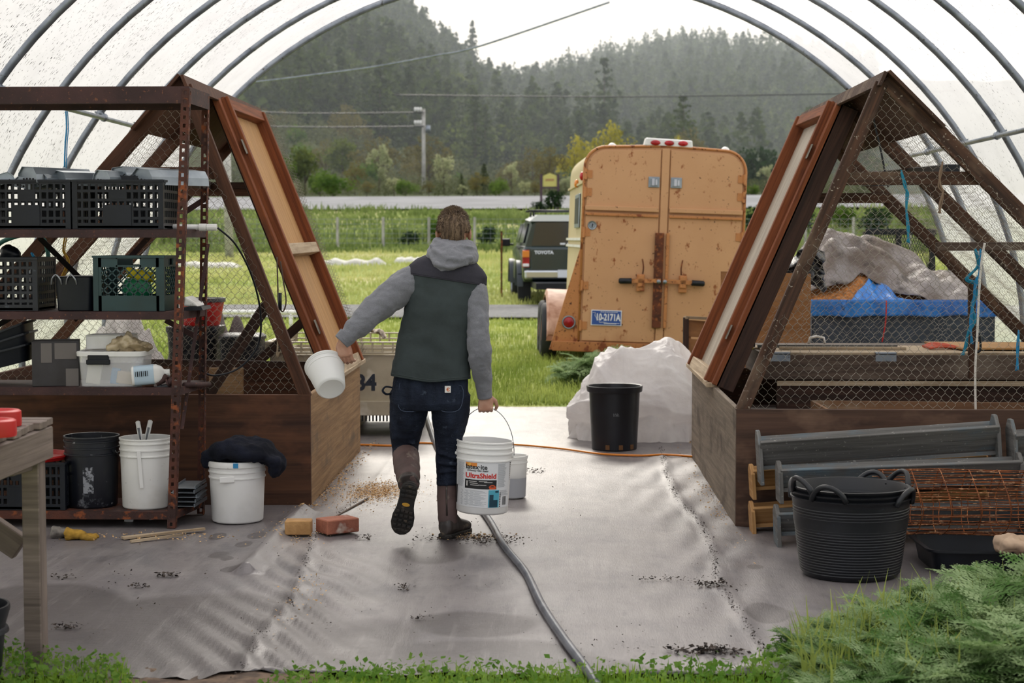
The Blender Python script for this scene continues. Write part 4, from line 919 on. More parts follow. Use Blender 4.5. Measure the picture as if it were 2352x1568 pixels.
for i in range(3): m = MB(); m.beam((X0+.02, 15.42, .2+.25*i), (X0+.02, 16.1, .2+.25*i), .02, .2); m.build('side_slat', mt['ply_orange'], th)
# the shavings bin with its tarps
BX0, BX1, BY0, BY1, BZ = 2.20, 3.72, 14.5, 16.1, .99
def mound(x, y):
    u = (x-BX0)/(BX1-BX0); v = (y-BY0)/(BY1-BY0)
    h = .46*math.exp(-((u-.22)/.34)**2)+.26*math.exp(-((u-.62)/.3)**2)+.1
    return BZ+h*sm(v*1.3+.05)*(1-.25*sm((v-.55)*2.2))+.03*fbm(x*4, y*4)
th = thing('shavings_bin', 'large dark blue-grey bin heaped with orange wood shavings behind the right coop', 'bin', ((BX0+BX1)/2, 15.3, 0))
mt['bin_blue'] = M('blue_grey_sheet', '39424e', .6, .1, '2f3742', 3, .4, .6)
m = MB()
for a, b in (((BX0, BY0), (BX1, BY0)), ((BX1, BY0), (BX1, BY1)), ((BX1, BY1), (BX0, BY1)), ((BX0, BY1), (BX0, BY0))): m.beam((*a, BZ/2), (*b, BZ/2), .03, BZ)
m.build('bin_wall', mt['bin_blue'], th)
t = NT('shavings'); cc = t.mix(t.ramp(t.noise(28, None, 4, .7), .4, .62), hexc('c98a55'), hexc('8f5c34')); mt['shav'] = t.fin(t.pbr(cc, .95, 0, t.bump(t.noise(30, None, 4), .9, .03), .1))
m = MB(); m.grid(lambda u, v: V((BX0+.02+(BX1-BX0-.04)*u, BY0+.02+(BY1-BY0-.04)*v, mound(BX0+(BX1-BX0)*u, BY0+(BY1-BY0)*v))), 40, 40); m.build('shavings', mt['shav'], th, True)
t = NT('blue_tarp'); cc = t.mix(t.ramp(t.noise(3.5, None, 4), .4, .65), hexc('2c7fd0'), hexc('1f5fae')); mt['tarp_b'] = t.fin(t.pbr(cc, .38, 0, t.bump(t.noise(7, None, 4), .6, .04), .6))
UB = [(0, .10), (.2, .15), (.31, .34), (.38, .5), (.5, .3), (.7, .16), (1, .09)]
def blue(u, v):
    x = BX0-.03+(BX1-BX0+.06)*u; top = itp(UB, u); yy = BY0-.045+(top*1.15)*max(0, (v-.28)/.72)
    k = abs(u-.37); wr = .03*math.sin(k*60+v*3)*max(0, 1-abs(v-.6)*1.6)*math.exp(-(k/.28)**2)+.02*NZ.noise(V((u*14, v*5, 1)))
    z = mound(x, max(BY0, yy))+.03+wr if v > .28 else BZ+.13-(.28-v)*(.52+.05*NZ.noise(V((u*7, 0, 4))))+.01*wr
    return V((x, yy-.02*abs(NZ.noise(V((u*20, v*3, 2)))), z+.01))
m = MB(); m.grid(blue, 90, 30); tag(m.build('blue_tarp', mt['tarp_b'], None, True, solid=.004), 'bright blue tarp gathered over the front edge of the shavings bin', 'tarp')
t = NT('brown_tarp'); cc = t.mix(t.ramp(t.noise(2.4, None, 5, .6), .42, .6), hexc('64574f'), hexc('8f8887')); cc = t.mix(t.ramp(t.noise(7, None, 4), .55, .7), cc, hexc('3d3534')); mt['tarp_br'] = t.fin(t.pbr(cc, .6, 0, t.bump(t.noise(6, None, 5), .7, .06), .4))
UT = [(0, .34), (.28, .42), (.36, .52), (.5, .33), (.7, .19), (1, .11)]
def brown(u, v):
    x = BX0-.12+(BX1-BX0+.2)*u; b0 = itp(UT, u)*1.15; y = BY0+b0-.05+(BY1+.1-BY0-b0)*v
    fold = .085*abs(math.sin(u*9+v*4+2.5*NZ.noise(V((u*3, v*3, 6)))))+.14*max(0, NZ.noise(V((u*6, v*4, 3))))+.12*math.exp(-((u-.22)/.05)**2)*math.exp(-((v-.3)/.3)**2)
    return V((x, y-.05*NZ.noise(V((u*8, v*3, 9))), mound(min(BX1, max(BX0, x)), min(BY1, y))+.035+fold*min(1, v*4+.35)))
m = MB(); m.grid(brown, 90, 50); tag(m.build('brown_tarp', mt['tarp_br'], None, True, solid=.005), 'dusty brown tarp crumpled over the top of the shavings heap', 'tarp')
def greys(u, v):
    n1 = NZ.noise(V((u*5, v*4, 2))); n2 = NZ.noise(V((u*11, v*9, 5)))
    return at(1782+112*u+10*n1, 592+72*v+10*math.sin(u*7)+8*n1-20*u*(1-v), 14.40-.22*abs(n1)-.08*abs(n2)-.10*math.sin(PI*u)*math.sin(PI*v))
m = MB(); m.grid(greys, 40, 28); tag(m.build('grey_sheet', M('grey_film', '2b2c2f', .5, 0, '5c5e62', 7, .5, .7), None, True, solid=.004), 'dark grey plastic sheet bunched at the left end of the shavings bin', 'sheet')
th = thing('mesh_gate', 'black steel frame gate with expanded mesh standing behind the tarps', 'gate', at(2070, 640, 17.4))
for a, b in (((1988, 532), (2150, 532)), ((1988, 532), (1990, 650)), ((2063, 532), (2065, 650)), ((2140, 532), (2142, 650)), ((1988, 640), (2150, 640))):
    m = MB(); m.beam(at(*a, 17.4), at(*b, 17.4), .05, .06); m.build('bar', mt['black'], th)
m = MB()
for i in range(26):
    x = 1990+i*6
    m.beam(at(x, 536, 17.42), at(min(2142, x+45), 640, 17.42), .006, .006); m.beam(at(max(1990, x-45), 640, 17.42), at(x, 536, 17.42), .006, .006)
m.build('mesh', mt['black'], th)
for sx_ in (1990, 2142): m = MB(); q = at(sx_, 640, 17.4); m.box((q.x, 17.4, q.z/2), (.05, .05, q.z)); m.build('leg', mt['black'], th)
# ------------------------------------------------------------------ white sheet, pot, bin, cord, hose, pail in the aisle
def sheetfn(u, v):
    a = 2*PI*u; b = PI/2*(.999-v*.999); sg = lambda q, e: math.copysign(abs(q)**e, q)
    d = V((sg(math.cos(a), .85)*sg(math.cos(b), .72), sg(math.sin(a), .85)*sg(math.cos(b), .72), sg(math.sin(b), .9)))
    q = V((d.x*.56, d.y*.42, d.z*.76)); w = q+V((.25*NZ.noise(q*2.2), .25*NZ.noise(q*2.2+V((7, 0, 0))), .25*NZ.noise(q*2.2+V((0, 5, 0)))))
    r1 = 1-2*abs(NZ.noise(w*2.1+V((1.3, 0, 2)))); r2 = 1-2*abs(NZ.noise(w*4.2+V((4, 1, 0)))); r3 = 1-2*abs(NZ.noise(w*11+V((2, 9, 0))))
    k = 1+.16*(max(0, r1)**1.5-.45)+.055*(max(0, r2)**1.4-.45)+.018*(r3-.4)
    k += .16*math.exp(-(((d-V((-.30, -.45, .84))).length)/.13)**2)
    hem = .34+.07*math.sin(a*3+1)+.05*NZ.noise(V((math.cos(a)*3, math.sin(a)*3, 1)))
    if d.z < hem: t_ = min(1, (hem-d.z)/.05); k -= .20*t_*(1 if d.y < .3 else .3); k += .05*t_*abs(NZ.noise(V((math.cos(a)*6, math.sin(a)*6, d.z*3))))*2
    return V((.70+q.x*k-(.06 if d.x < 0 else 0)*(1-d.z), 13.95+q.y*k, max(.004, q.z*min(k, 1.1)*(1.0+.10*d.x))))
m = MB(); m.grid(sheetfn, 200, 110, 0, True); tag(m.build('white_sheet', mt['tarp_w'], None, True), 'big crumpled white woven plastic sheet heaped behind the black pot', 'sheet')
g = gp(1411, 1031); mt['potblk'] = M('black_pot', '101218', .4, 0, '161a22', 3, bsc=20, bst=.05)
th = thing('planter_pot', 'tall black plastic planter pot standing before the white sheet', 'pot', (g.x, g.y, .004), None, None, True)
prof = [(.001, .01), (.168, .01), (.17, 0), (.176, .004), (.186, .20), (.197, .44), (.198, .452), (.212, .448), (.216, .455), (.220, .492), (.214, .497), (.203, .494), (.193, .44), (.172, .02), (.001, .016)]
m = MB(); m.lathe(prof, n=56); m.build('shell', mt['potblk'], th, True, auto=35)
for a in (-1.9, -1.32, -.75):
    m = MB(); m.box(rz(a+PI/2)@V((0, -.1765, .028)), (.032, .012, .036), rz(a+PI/2)); m.build('drain_hole', M('drain_hole', '6b4a2c', .9), th)
m = MB()
for i in range(9): m.lathe([(.1925, .27+.012*(i % 2)), (.1932, .295-.008*(i % 3))], n=2, a0=-1.64+i*.026, a1=-1.625+i*.026)
m.build('worn_print', M('worn_print', '8f9296', .6), th)
# bulk bin
mt['bin_beige'] = M('beige_plastic', 'b1a68f', .6, 0, '968b76', 2.5, .45, .7, c3='c9c2b2', sc3=4, lo3=.6, hi3=.7)
BB = thing('bulk_bin', 'large beige plastic bulk bin with dark stencilled numerals behind the left coop', 'bin', (-1.75, 14.6, 0))
bx0, bx1, by0, by1 = -2.35, -1.17, 14.0, 15.35; zb, zt2 = .19, .80
m = MB(); 
def panel(a, b):
    A = V((*a, 0)); B = V((*b, 0)); d = (B-A); nrm = V((d.y, -d.x, 0)).normalized()
    m.beam(A+V((0, 0, .43)), B+V((0, 0, .43)), .03, .50)                                   # wall
    for z in (.70, .735, .785): m.beam(A+V((0, 0, z))+nrm*.03, B+V((0, 0, z))+nrm*.03, .05, .012)
    n = 14
    for i in range(n+1): p = A+d*i/n+nrm*.03; m.box((p.x, p.y, .743), (.012, .05, .09) if abs(d.x) > .1 else (.05, .012, .09))
    m.beam(A+V((0, 0, .24))+nrm*.02, B+V((0, 0, .24))+nrm*.02, .06, .12)
panel((bx0, by0), (bx1, by0)); panel((bx1, by0), (bx1, by1)); panel((bx1, by1), (bx0, by1)); panel((bx0, by1), (bx0, by0))
m.box(((bx0+bx1)/2, (by0+by1)/2, .2), (1.16, 1.32, .03)); m.build('body', mt['bin_beige'], BB, bev=.004)
for x in (bx0+.05, bx1-.05): m = MB(); m.box((x, by0+.0, .43), (.09, .06, .66)); m.build('corner_post', mt['bin_beige'], BB, bev=.008)
m = MB()
for i in range(40): m.box((bx0+.03+i*.029, by0-.01, .155), (.012, .03, .05))
m.build('base_ribs', mt['black_dusty'], BB)
for x in (bx0+.1, (bx0+bx1)/2, bx1-.1): m = MB(); m.box((x, (by0+by1)/2, .065), (.12, 1.3, .12)); m.build('skid', mt['bin_beige'], BB)
q = at(839, 880, 13.98); m = text('84', .185, lambda x, y: V((q.x+x, by0-.018, q.z+y)), bold=.006); m.build('number', M('dark_stencil', '262b36', .8), BB)
m = MB(); p = at(835, 775, 14.2); m.grid(lambda u, v: V((p.x-.12+.30*u, 14.1+.3*v, zt2+.006+.10*abs(NZ.noise(V((u*4, v*3, 2))))*(1-abs(2*u-1)**3)+.06*u*(1-u)*4)), 24, 20); tag(m.build('crumpled_sheet', M('stained_paper', 'b8ab98', .8, 0, '5d5046', 9, .5, .62), None, True, solid=.006), 'stained crumpled sheet lying on the rim of the bulk bin', 'sheet')
m = MB(); P = [gp(*q, .012) for q in ((700, 1024), (820, 1021), (900, 1023), (955, 1017), (1010, 1018), (1100, 1018), (1190, 1021), (1290, 1030), (1380, 1042), (1470, 1046), (1530, 1044), (1620, 1050))]
m.tube(spline(P, 8), .0085, 8); tag(m.build('extension_cord', mt['orange'], None, True), 'orange extension cord lying across the aisle', 'cord')
m = MB(); P = [gp(*q, .02) for q in ((975, 940), (988, 985), (1010, 1040), (1060, 1110), (1120, 1188), (1150, 1240), (1170, 1268), (1208, 1315), (1245, 1390), (1292, 1462), (1350, 1540), (1380, 1590))]
m.tube(spline(P, 8), .019, 12); tag(m.build('grey_hose', mt['grey_hose'], None, True), 'thick grey hose running along the middle of the aisle', 'hose')
t = NT('milky_plastic'); a_ = t.pbr((.84, .84, .83, 1), .35); tl = t.n('BsdfTranslucent'); tl.inputs[0].default_value = (.9, .9, .88, 1); mx = t.n('MixShader'); mx.inputs[0].default_value = .4; t.l(a_, mx.inputs[1]); t.l(tl.outputs[0], mx.inputs[2]); mt['milky'] = t.fin(mx.outputs[0])
g = gp(1175, 1143)
pl = bucket('pail', 'small milky pail with grey contents on the floor behind the carried bucket', 'pail', (g.x, g.y, .004), .100, .088, .27, mt['milky'], None, (.94, .84), (0, 0, 0), band=.004)
m = MB(); m.lathe([(.001, .006), (.084, .006), (.091, .13), (.001, .13)], n=32); m.build('contents', M('grey_slurry', '9a9a9c', .6), pl, True, auto=40)
m = MB(); m.lathe([(.0892, .008), (.0945, .13)], n=40); m.build('stained_band', M('grey_band', 'a9abb0', .5), pl, True)
# ------------------------------------------------------------------ troughs, tubs and mesh roll in front of the right coop
def trough(label, a, b, Ya, Yb, mm, w=.15, plate=True, hp=.30, grp='wooden troughs'):
    A = at(*a, Ya); B = at(*b, Yb); th = thing('feed_trough', label, 'trough', (A+B)/2, grp)
    d = (B-A).normalized(); sd = d.cross(V((0, 0, 1))).normalized(); up = sd.cross(d)
    for s in (-1, 1):
        m = MB(); o = sd*s; m.beam(A+o*(w*.32)+up*(w*.30), B+o*(w*.32)+up*(w*.30), .02, w, (o*.75+up).normalized()); m.build('side_board', mt[mm], th, bev=.003)
    for P in (A, B):
        m = MB(); q = lambda x, z: P+sd*x+up*z-d*.011
        m.prism([q(-.085, -hp*.45), (q(.085, -hp*.45)), q(.085, hp*.35), q(.02, hp*.6), q(-.03, hp*.6), q(-.085, hp*.4)], d*.022); m.build('end_plate', mt[mm], th, bev=.003)
    m = MB(); m.beam(A+up*(-w*.22), B+up*(-w*.22), .06, .02, up); m.build('bottom_strip', mt[mm], th)
    return th
trough('grey wooden trough lying topmost of the pile against the right coop', (1745, 1058), (2288, 1022), 9.30, 9.28, 'wood_grey', .17, hp=.28)
trough('grey wooden trough second from the top, its left end plate facing the aisle', (1790, 1112), (2340, 1092), 9.10, 9.10, 'wood_grey', .13, hp=.21)
trough('grey wooden trough lying lowest in the pile, behind the black tubs', (1785, 1212), (2350, 1190), 9.08, 9.08, 'wood_grey', .13, hp=.21)
trough('orange unpainted trough lying at the back of the pile', (1728, 1110), (2260, 1075), 9.48, 9.48, 'wood_pale', .12, hp=.18)
trough('lower orange unpainted trough resting on the floor', (1728, 1195), (2260, 1160), 9.47, 9.47, 'wood_pale', .12, hp=.18)
trough('grey trough whose pointed end plate stands at the right edge of the picture', (2325, 1038), (2700, 1015), 9.2, 9.2, 'wood_grey', .15)
mt['tubblk'] = M('black_rubber_tub', '0b0d12', .45, 0, '12151b', 3, .4, .7, c3='262a33', sc3=16, lo3=.68, hi3=.8)
g = gp(1952, 1318)
for i, (lb, haz) in enumerate((('outermost of the three nested black rubber tubs', -.62), ('middle one of the three nested black rubber tubs', -2.12), ('innermost of the three nested black rubber tubs', .42))):
    th = thing('rubber_tub', lb, 'tub', (g.x, g.y, .003+i*.024), 'nested rubber tubs', (0, 0, haz), local=True)
    R0 = .235-.006*i; R1 = .285-.003*i; h = .385; pr = [(.001, .012+.004*i), (R0-.03, .004), (R0-.008, .002), (R0, .016)]
    n = 24
    for k in range(n):
        z = .02+(h-.06)*k/n; r = R0+(R1-R0)*(z/h)**.8
        pr += [(r, z), (r+.0028, z+.004), (r+.0028, z+.007), (r, z+.0095)]
    pr += [(R1-.002, h-.03), (R1, h-.008), (R1+.007, h-.004), (R1+.008, h+.003), (R1, h+.006), (R1-.007, h+.002), (R1-.008, h*.7), (R0-.008, .024), (.001, .02)]
    m = MB(); m.lathe(pr, n=64); m.build('shell', mt['tubblk'], th, True, auto=60)
    for s in (0, PI):
        pts = []
        for k in range(13):
            t_ = k/12; a = (t_-.5)*.62; lift = math.sin(PI*t_)
            pts.append(rz(s)@V(((R1+.006+.022*lift)*math.cos(a), (R1+.006+.022*lift)*math.sin(a), h-.02+.075*lift**.7)))
        m = MB(); m.tube(pts, [.013 if 1 < k < 11 else .015 for k in range(13)], 10); m.build('handle', mt['tubblk'], th, True)
# rusty mesh roll
mt['rebar'] = M('rusted_wire', '8f4f24', .8, .2, '6a3a1e', 16, .4, .6, c3='c3926a', sc3=40, lo3=.55, hi3=.65)
A = at(2018, 1152, 8.72); L = 1.25; R_ = .165
m = MB()
for k in range(9):
    for rr, y0 in ((R_, 0), (R_*.72, .0)):
        x = A.x+.02+k*.148+(.02 if rr < R_ else 0); m.tube([(x+.012*math.sin(j*.5), A.y+rr*1.25*math.cos(j*2*PI/28), A.z+rr*math.sin(j*2*PI/28)) for j in range(28)], .0026, 5, closed=True)
for rr, n in ((R_, 26), (R_*.72, 16)):
    for j in range(n):
        a = 2*PI*j/n; m.tube([(A.x-.01+.004*((j*7) % 5)+L*t_, A.y+rr*1.25*math.cos(a+.05*t_), A.z+rr*math.sin(a+.05*t_)+.006*math.sin(t_*9+j)) for t_ in (0, .25, .5, .75, 1)], .0024, 5)
tag(m.build('wire_mesh_roll', mt['rebar'], None, True), 'roll of rusted welded wire mesh lying beside the black tubs', 'wire mesh')
th = thing('long_tray', 'long shallow black tray on the floor under the rusted mesh roll', 'tray', (2.55, 8.52, 0.003), None, None, True)
m = MB(); m.loft([ring((0, 0, z), .72*k, .27*k2, 32, (1, 0, 0), (0, 1, 0), 9) for z, k, k2 in ((0, .95, .9), (.105, .98, .97), (.105, 1.01, 1.04), (.115, 1.01, 1.04), (.115, .98, .97), (.01, .94, .88))]); m.build('shell', mt['black'], th, True, auto=35)
m = MB(); m.loft([ring((0, 0, z), .725*1.01, .272*1.04, 32, (1, 0, 0), (0, 1, 0), 9) for z in (.109, .119)], False); m.build('rim', mt['black_dusty'], th, True)
p = at(2330, 1250, 8.2); m = MB(); m.loft([ring((p.x-.08+.06*i, 8.2, p.z+.012*math.sin(i*2)), .10, .035+.015*(i % 2), 16, (0, 1, 0), (0, 0, 1)) for i in range(6)])
tag(m.build('paper_sack', M('tan_paper', 'b99f86', .85, 0, '9c8068', 6), None, True, remesh=.01, disp=(.06, .05)), 'crumpled tan paper sack at the right edge above the weeds', 'sack')
# ------------------------------------------------------------------ horse trailer
def paint(name, base, r1, r2, amt=0.0):
    t = NT(name); c = t.mix(t.ramp(t.noise(1.3, None, 4), .35, .7), hexc(base), t.mix(.22, hexc(base), hexc('a06a3c')))
    c = t.mix(t.ramp(t.noise(9, t.map((1, 1, .7)), 5, .68), .635-amt, .70-amt), c, hexc(r1))
    c = t.mix(t.ramp(t.noise(30, None, 3, .6), .70-amt, .73-amt), c, hexc(r2))
    sep = t.n('SeparateXYZ'); t.l(t.tc(), sep.inputs[0])
    low = t.math('ADD', t.ramp(sep.outputs[2], .55, .1), t.noise(6, t.map((1, 1, .35)), 5, .65)); c = t.mix(t.math('MULTIPLY', t.ramp(low, .9, 1.5), .55), c, hexc(r1))
    return t.fin(t.pbr(c, .55, 0, t.bump(t.noise(20, None, 3), .1, .01), .35))
mt['tan'] = paint('rusty_tan_paint', 'c89a70', '8a4d26', '4e2a1a', .022); mt['tan_rusty'] = paint('rusted_tan_steel', 'b97c4a', '7a3f20', '432418', .07)
mt['cream'] = paint('cream_paint', 'bcae86', '9a7a48', '6a4b2c', -.04); mt['roofc'] = paint('pale_roof', 'd3d3c2', '9a9478', '6e6a55', -.03)
mt['rustbar'] = M('rust_bar', '6e3a20', .8, .2, '4a2818', 6, .4, .6, c3='8f5228', sc3=25, lo3=.55, hi3=.65); mt['pink'] = M('faded_fender', 'c9a08c', .6, 0, '9c6a50', 5, .45, .65)
mt['lens_red'] = M('red_lens', 'b3151c', .2, 0, '8d1016', 8); mt['lens_amber'] = M('amber_lens', 'd9822b', .25)
TX, TY = (1511-VX)*19.2/F, 19.2; TZ = gz(TX, TY)
tr_ = thing('horse_trailer', 'rusty tan two-door horse trailer parked on the grass', 'trailer', (TX, TY, TZ), None, (0, .034, .045), True)
def tz(py): return EYE-TZ+(VY-py)*TY/F
def tx_(px, py): return (px-1511)*TY/F-tz(py)*.034
def outline(hw, zb, zt, r, n=7, crown=.03):
    P = [(-hw, zb), (hw, zb)]
    P += [(hw-r+r*math.cos(a), zt-r+r*math.sin(a)) for a in [PI/2*i/n for i in range(n+1)]]
    P += [(0, zt+crown)]
    P += [(-hw+r-r*math.sin(a), zt-r+r*math.cos(a)) for a in [PI/2*i/n for i in range(n+1)]]
    return P
HW, ZT = .905, 2.46
m = MB(); rings = []
for y, k in ((.02, 1), (3.0, 1), (3.45, .96), (3.7, .84)): rings.append([V((x*k, y, z if z < 1 else .15+(z-.15)*(1-(1-k)*.5))) for x, z in outline(HW, .15, ZT, .24)])
m.loft(rings); m.build('body', mt['cream'], tr_, True, auto=30)
m = MB(); P = outline(HW+.012, .15, ZT+.012, .25)[2:-0]; 
P = [p for p in P if p[1] > 2.05]
vs = [(x, .0, z) for x, z in P]+[(x, 3.05, z) for x, z in P]; n = len(P); m.add(vs, [[i, i+1, n+i+1, n+i] for i in range(n-1)]); m.build('roof', mt['roofc'], tr_, True, solid=.012)
m = MB(); P = outline(HW, .15, ZT, .24); m.prism([(x, 0, z) for x, z in P], (0, .03, 0)); m.build('rear_frame', mt['tan'], tr_)
m = MB(); Q = outline(HW+.004, .15, ZT+.004, .24); m.tube([(x, -.005, z) for x, z in Q[1:]+Q[:1]], .016, 6); m.build('edge_trim', mt['tan_rusty'], tr_, True)
zs = tz(487)
def door(nm, s, top):
    if top:
        P = [(s*.055, zs+.03), (s*(HW-.03), zs+.03)]+[(s*(HW-.03-.22+.22*math.cos(a)), ZT-.03-.22+.22*math.sin(a)) for a in [PI/2*i/6 for i in range(7)]]+[(s*.055, ZT-.01)]
    else: P = [(s*.055, .28), (s*(HW-.03), .28), (s*(HW-.03), zs-.03), (s*.055, zs-.03)]
    if s < 0: P = P[::-1]
    m = MB(); m.prism([(x, -.022, z) for x, z in P], (0, .022, 0)); d = m.build(nm, mt['tan'], tr_, bev=.004)
    zz = zs+.02 if top else zs-.05
    m = MB(); m.beam((s*.06, -.035, zz), (s*(HW-.02), -.035, zz), .03, .05 if top else .03); m.build('ledge', mt['tan'] if top else mt['tan_rusty'], d, bev=.004)
    for z in ((2.15, 1.95) if top else (1.5, .9, .45)):
        m = MB(); m.tube([(s*(HW-.012), -.028, z-.06), (s*(HW-.012), -.028, z+.06)], .016, 8); m.box((s*(HW-.05), -.026, z), (.07, .006, .09)); m.build('hinge', mt['tan_rusty'], d)
    return d
D = {}
for s in (-1, 1):
    for top in (0, 1): D[s, top] = door('upper_door' if top else 'lower_door', s, top)
    x = s*.125; m = MB(); z = tz(420); m.box((x, -.028, z), (.125, .02, .12)); m.box((x, -.034, z), (.095, .02, .09)); o = m.build('latch_box', mt['galv_sheet'], D[s, 1], bev=.006)
    m = MB(); m.box((x-.01, -.047, z), (.03, .012, .075)); m.box((x+.025, -.045, z), (.02, .006, .06)); m.build('latch_lever', mt['chrome'], D[s, 1])
m = MB(); m.box((0, -.018, (.28+ZT)/2), (.085, .03, ZT-.28)); m.build('centre_post', mt['tan'], tr_, bev=.006)
m = MB(); m.box((-.04, -.05, (tz(535)+tz(752))/2), (.10, .035, tz(535)-tz(752))); m.build('lock_bar', mt['rustbar'], tr_, bev=.004)
m = MB(); m.box((.055, -.045, (tz(535)+tz(752))/2), (.035, .02, tz(535)-tz(752))); m.build('side_rod', mt['tan_rusty'], tr_, bev=.004)
for s, gx, bx_ in ((-1, -.40, -.235), (1, .40, .24)):
    z = tz(646); m = MB(); m.beam((s*.01, -.075, z+.01), (s*.46, -.075, z-.005), .02, .045); h_ = m.build('latch_handle', mt['tan_rusty'], tr_)
    m = MB(); m.tube([(s*.34, -.078, z-.002), (s*.47, -.078, z-.006), (s*.485, -.078, z-.006)], [.034, .034, .02], 10); m.build('rubber_grip', mt['black'], h_, True)
    m = MB(); m.box((bx_, -.06, z+.0), (.07, .05, .13)); m.box((bx_, -.05, z-.02), (.09, .03, .19)); m.build('bracket', mt['tan_rusty'], tr_, bev=.005)
    m = MB(); m.tube(spline([(bx_-s*.02, -.05, z+.08), (bx_-s*.025, -.06, z+.16), (bx_-s*.01, -.05, z+.25)], 4), .008, 6); m.build('hook', mt['rustbar'], tr_, True)
    m = MB(); m.lathe([(.001, .012), (.022, .01), (.024, 0)], (s*.035, -.085, z), 12, rx(PI/2)); m.build('bolt', mt['galv_sheet'], tr_, True)
x, z = tx_(1359, 523), tz(523)
m = MB(); m.lathe([(.001, .01), (.03, .01), (.034, .006), (.046, .012), (.052, .004), (.052, 0)], (x, -.022, z), 24, rx(PI/2)); e_ = m.build('round_badge', mt['galv_sheet'], tr_, True, auto=40)
m = MB(); m.tube([(x, -.036, z-.02), (x+.004, -.036, z+.02), (x+.012, -.036, z+.012)], .005, 6); m.build('badge_mark', mt['black'], e_)
# plate
x, z = tx_(1392, 733), tz(733); mt['plate'] = M('plate_blue', '2b4f96', .45); mt['plate_w'] = M('plate_white', 'dfe2e6', .5)
m = MB(); m.box((x, -.034, z), (.345, .006, .175)); pl_ = m.build('licence_plate', mt['plate_w'], tr_, bev=.002)
m = MB(); m.box((x, -.037, z), (.325, .004, .157)); m.build('plate_field', mt['plate'], pl_)
m = text('10-2171A', .105, lambda a, b: V((x+.018+a, -.0405, z+.004+b)), bold=.004, wide=.66); m.build('plate_number', mt['plate_w'], pl_)
m = MB(); m.tube([(x+a*.345, -.040, z+b*.175) for a, b in ((-.45, .33), (-.36, .33), (-.38, .15), (-.33, .0), (-.30, -.12), (-.24, -.13), (-.22, -.3), (-.1, -.28), (.05, -.34), (.44, -.34))], .0025, 4); m.build('plate_outline', mt['plate_w'], pl_)
m = MB()
for i in range(9): m.box((x-.06+i*.022, -.0405, z+.066), (.014, .001, .008)); m.box((x-.02+i*.016, -.0405, z-.064), (.011, .001, .010))
m.build('plate_small_print', mt['plate_w'], pl_)
# left flare, light, fender, wheels
m = MB(); za = tz(560); m.prism([(-HW+.0, -.012, za), (-1.235, -.012, .165), (-HW+.0, -.012, .165)], (0, .03, 0)); m.build('flare_panel', mt['tan_rusty'], tr_)
m = MB(); m.prism([(HW+.0, -.012, .165), (1.235, -.012, .165), (HW, -.012, za)], (0, .03, 0)); m.build('flare_panel', mt['tan_rusty'], tr_)
m = MB(); m.box((0, -.01, .21), (2.4, .06, .11)); m.build('rear_sill', mt['tan_rusty'], tr_, bev=.006)
for s in (-1, 1):
    x, z = tx_(1306, 746) if s < 0 else 1.06, tz(746)
    m = MB(); m.lathe([(.068, .0), (.078, .012), (.07, .02), (.062, .016)], (x, -.014, z), 28, rx(PI/2)); l_ = m.build('lamp_ring', mt['galv_sheet'], tr_, True)
    m = MB(); m.lathe([(.001, .03), (.04, .026), (.064, .012), (.066, 0)], (x, -.014, z), 28, rx(PI/2)); m.build('tail_lamp', mt['lens_red'], tr_, True)
    m = MB(); n = 14
    P = [(y, z) for y, z in [(1.0, .25)]+[(1.75-.85*math.cos(a), .28+.52*math.sin(a)) for a in [PI*i/n for i in range(n+1)]]]
    rr = [[V((s*(HW+.0), y, z)), V((s*(HW+.31), y, z)), V((s*(HW+.33), y, max(.2, z-.07))), V((s*(HW+.0), y, max(.2, z-.07)))] for y, z in P]
    m.loft(rr); m.build('fender', mt['pink'], tr_, True, bev=.02, auto=50)
    for y in (1.35, 2.15):
        m = MB(); m.lathe([(.20, -.09), (.29, -.10), (.325, -.075), (.335, 0), (.325, .075), (.29, .10), (.20, .09)], (s*(HW+.285), y, .315), 32, ry(PI/2)); w_ = m.build('tyre', mt['rubber'], tr_, True)
        m = MB(); m.lathe([(.001, .05), (.08, .06), (.15, .04), (.2, .085)], (s*(HW+.285), y, .315), 24, ry(s*PI/2)); m.build('wheel_rim', mt['pink'], w_, True)
        m = MB(); m.beam((s*.5, y, .315), (s*(HW+.2), y, .315), .06, .06); m.build('axle', mt['black'], tr_)
m = MB(); m.beam((0, 3.6, .25), (0, 4.6, .35), .1, .1); m.beam((-.6, 3.4, .22), (0, 4.4, .33), .08, .08); m.beam((.6, 3.4, .22), (0, 4.4, .33), .08, .08); m.tube([(0, 4.5, -.05), (0, 4.5, .5)], .03, 8); m.build('tow_hitch', mt['black'], tr_)
# side: window, trim strips, marker lights
m = MB(); m.box((-HW-.012, .95, 1.75), (.02, .85, .40)); w_ = m.build('side_window', mt['galv_sheet'], tr_, bev=.01)
m = MB(); m.box((-HW-.02, .95, 1.75), (.012, .70, .30)); m.build('pane', mt['black'], w_)
for z in (1.42, 1.34): m = MB(); m.beam((-HW-.012, .05, z), (-HW-.012, 3.1, z), .02, .03); m.build('trim_strip', mt['white_pl'], tr_)
m = MB(); m.beam((-HW-.012, .05, 2.06), (-HW-.012, 3.1, 2.06), .02, .025); m.build('trim_strip', mt['cream'], tr_)
for y, z, mm in ((.15, 2.13, 'lens_red'), (1.2, 2.08, 'lens_amber')): m = MB(); m.ball((-HW-.02, y, z), (.03, .05, .05), 10, 8); m.build('marker_lamp', mt[mm], tr_, True)
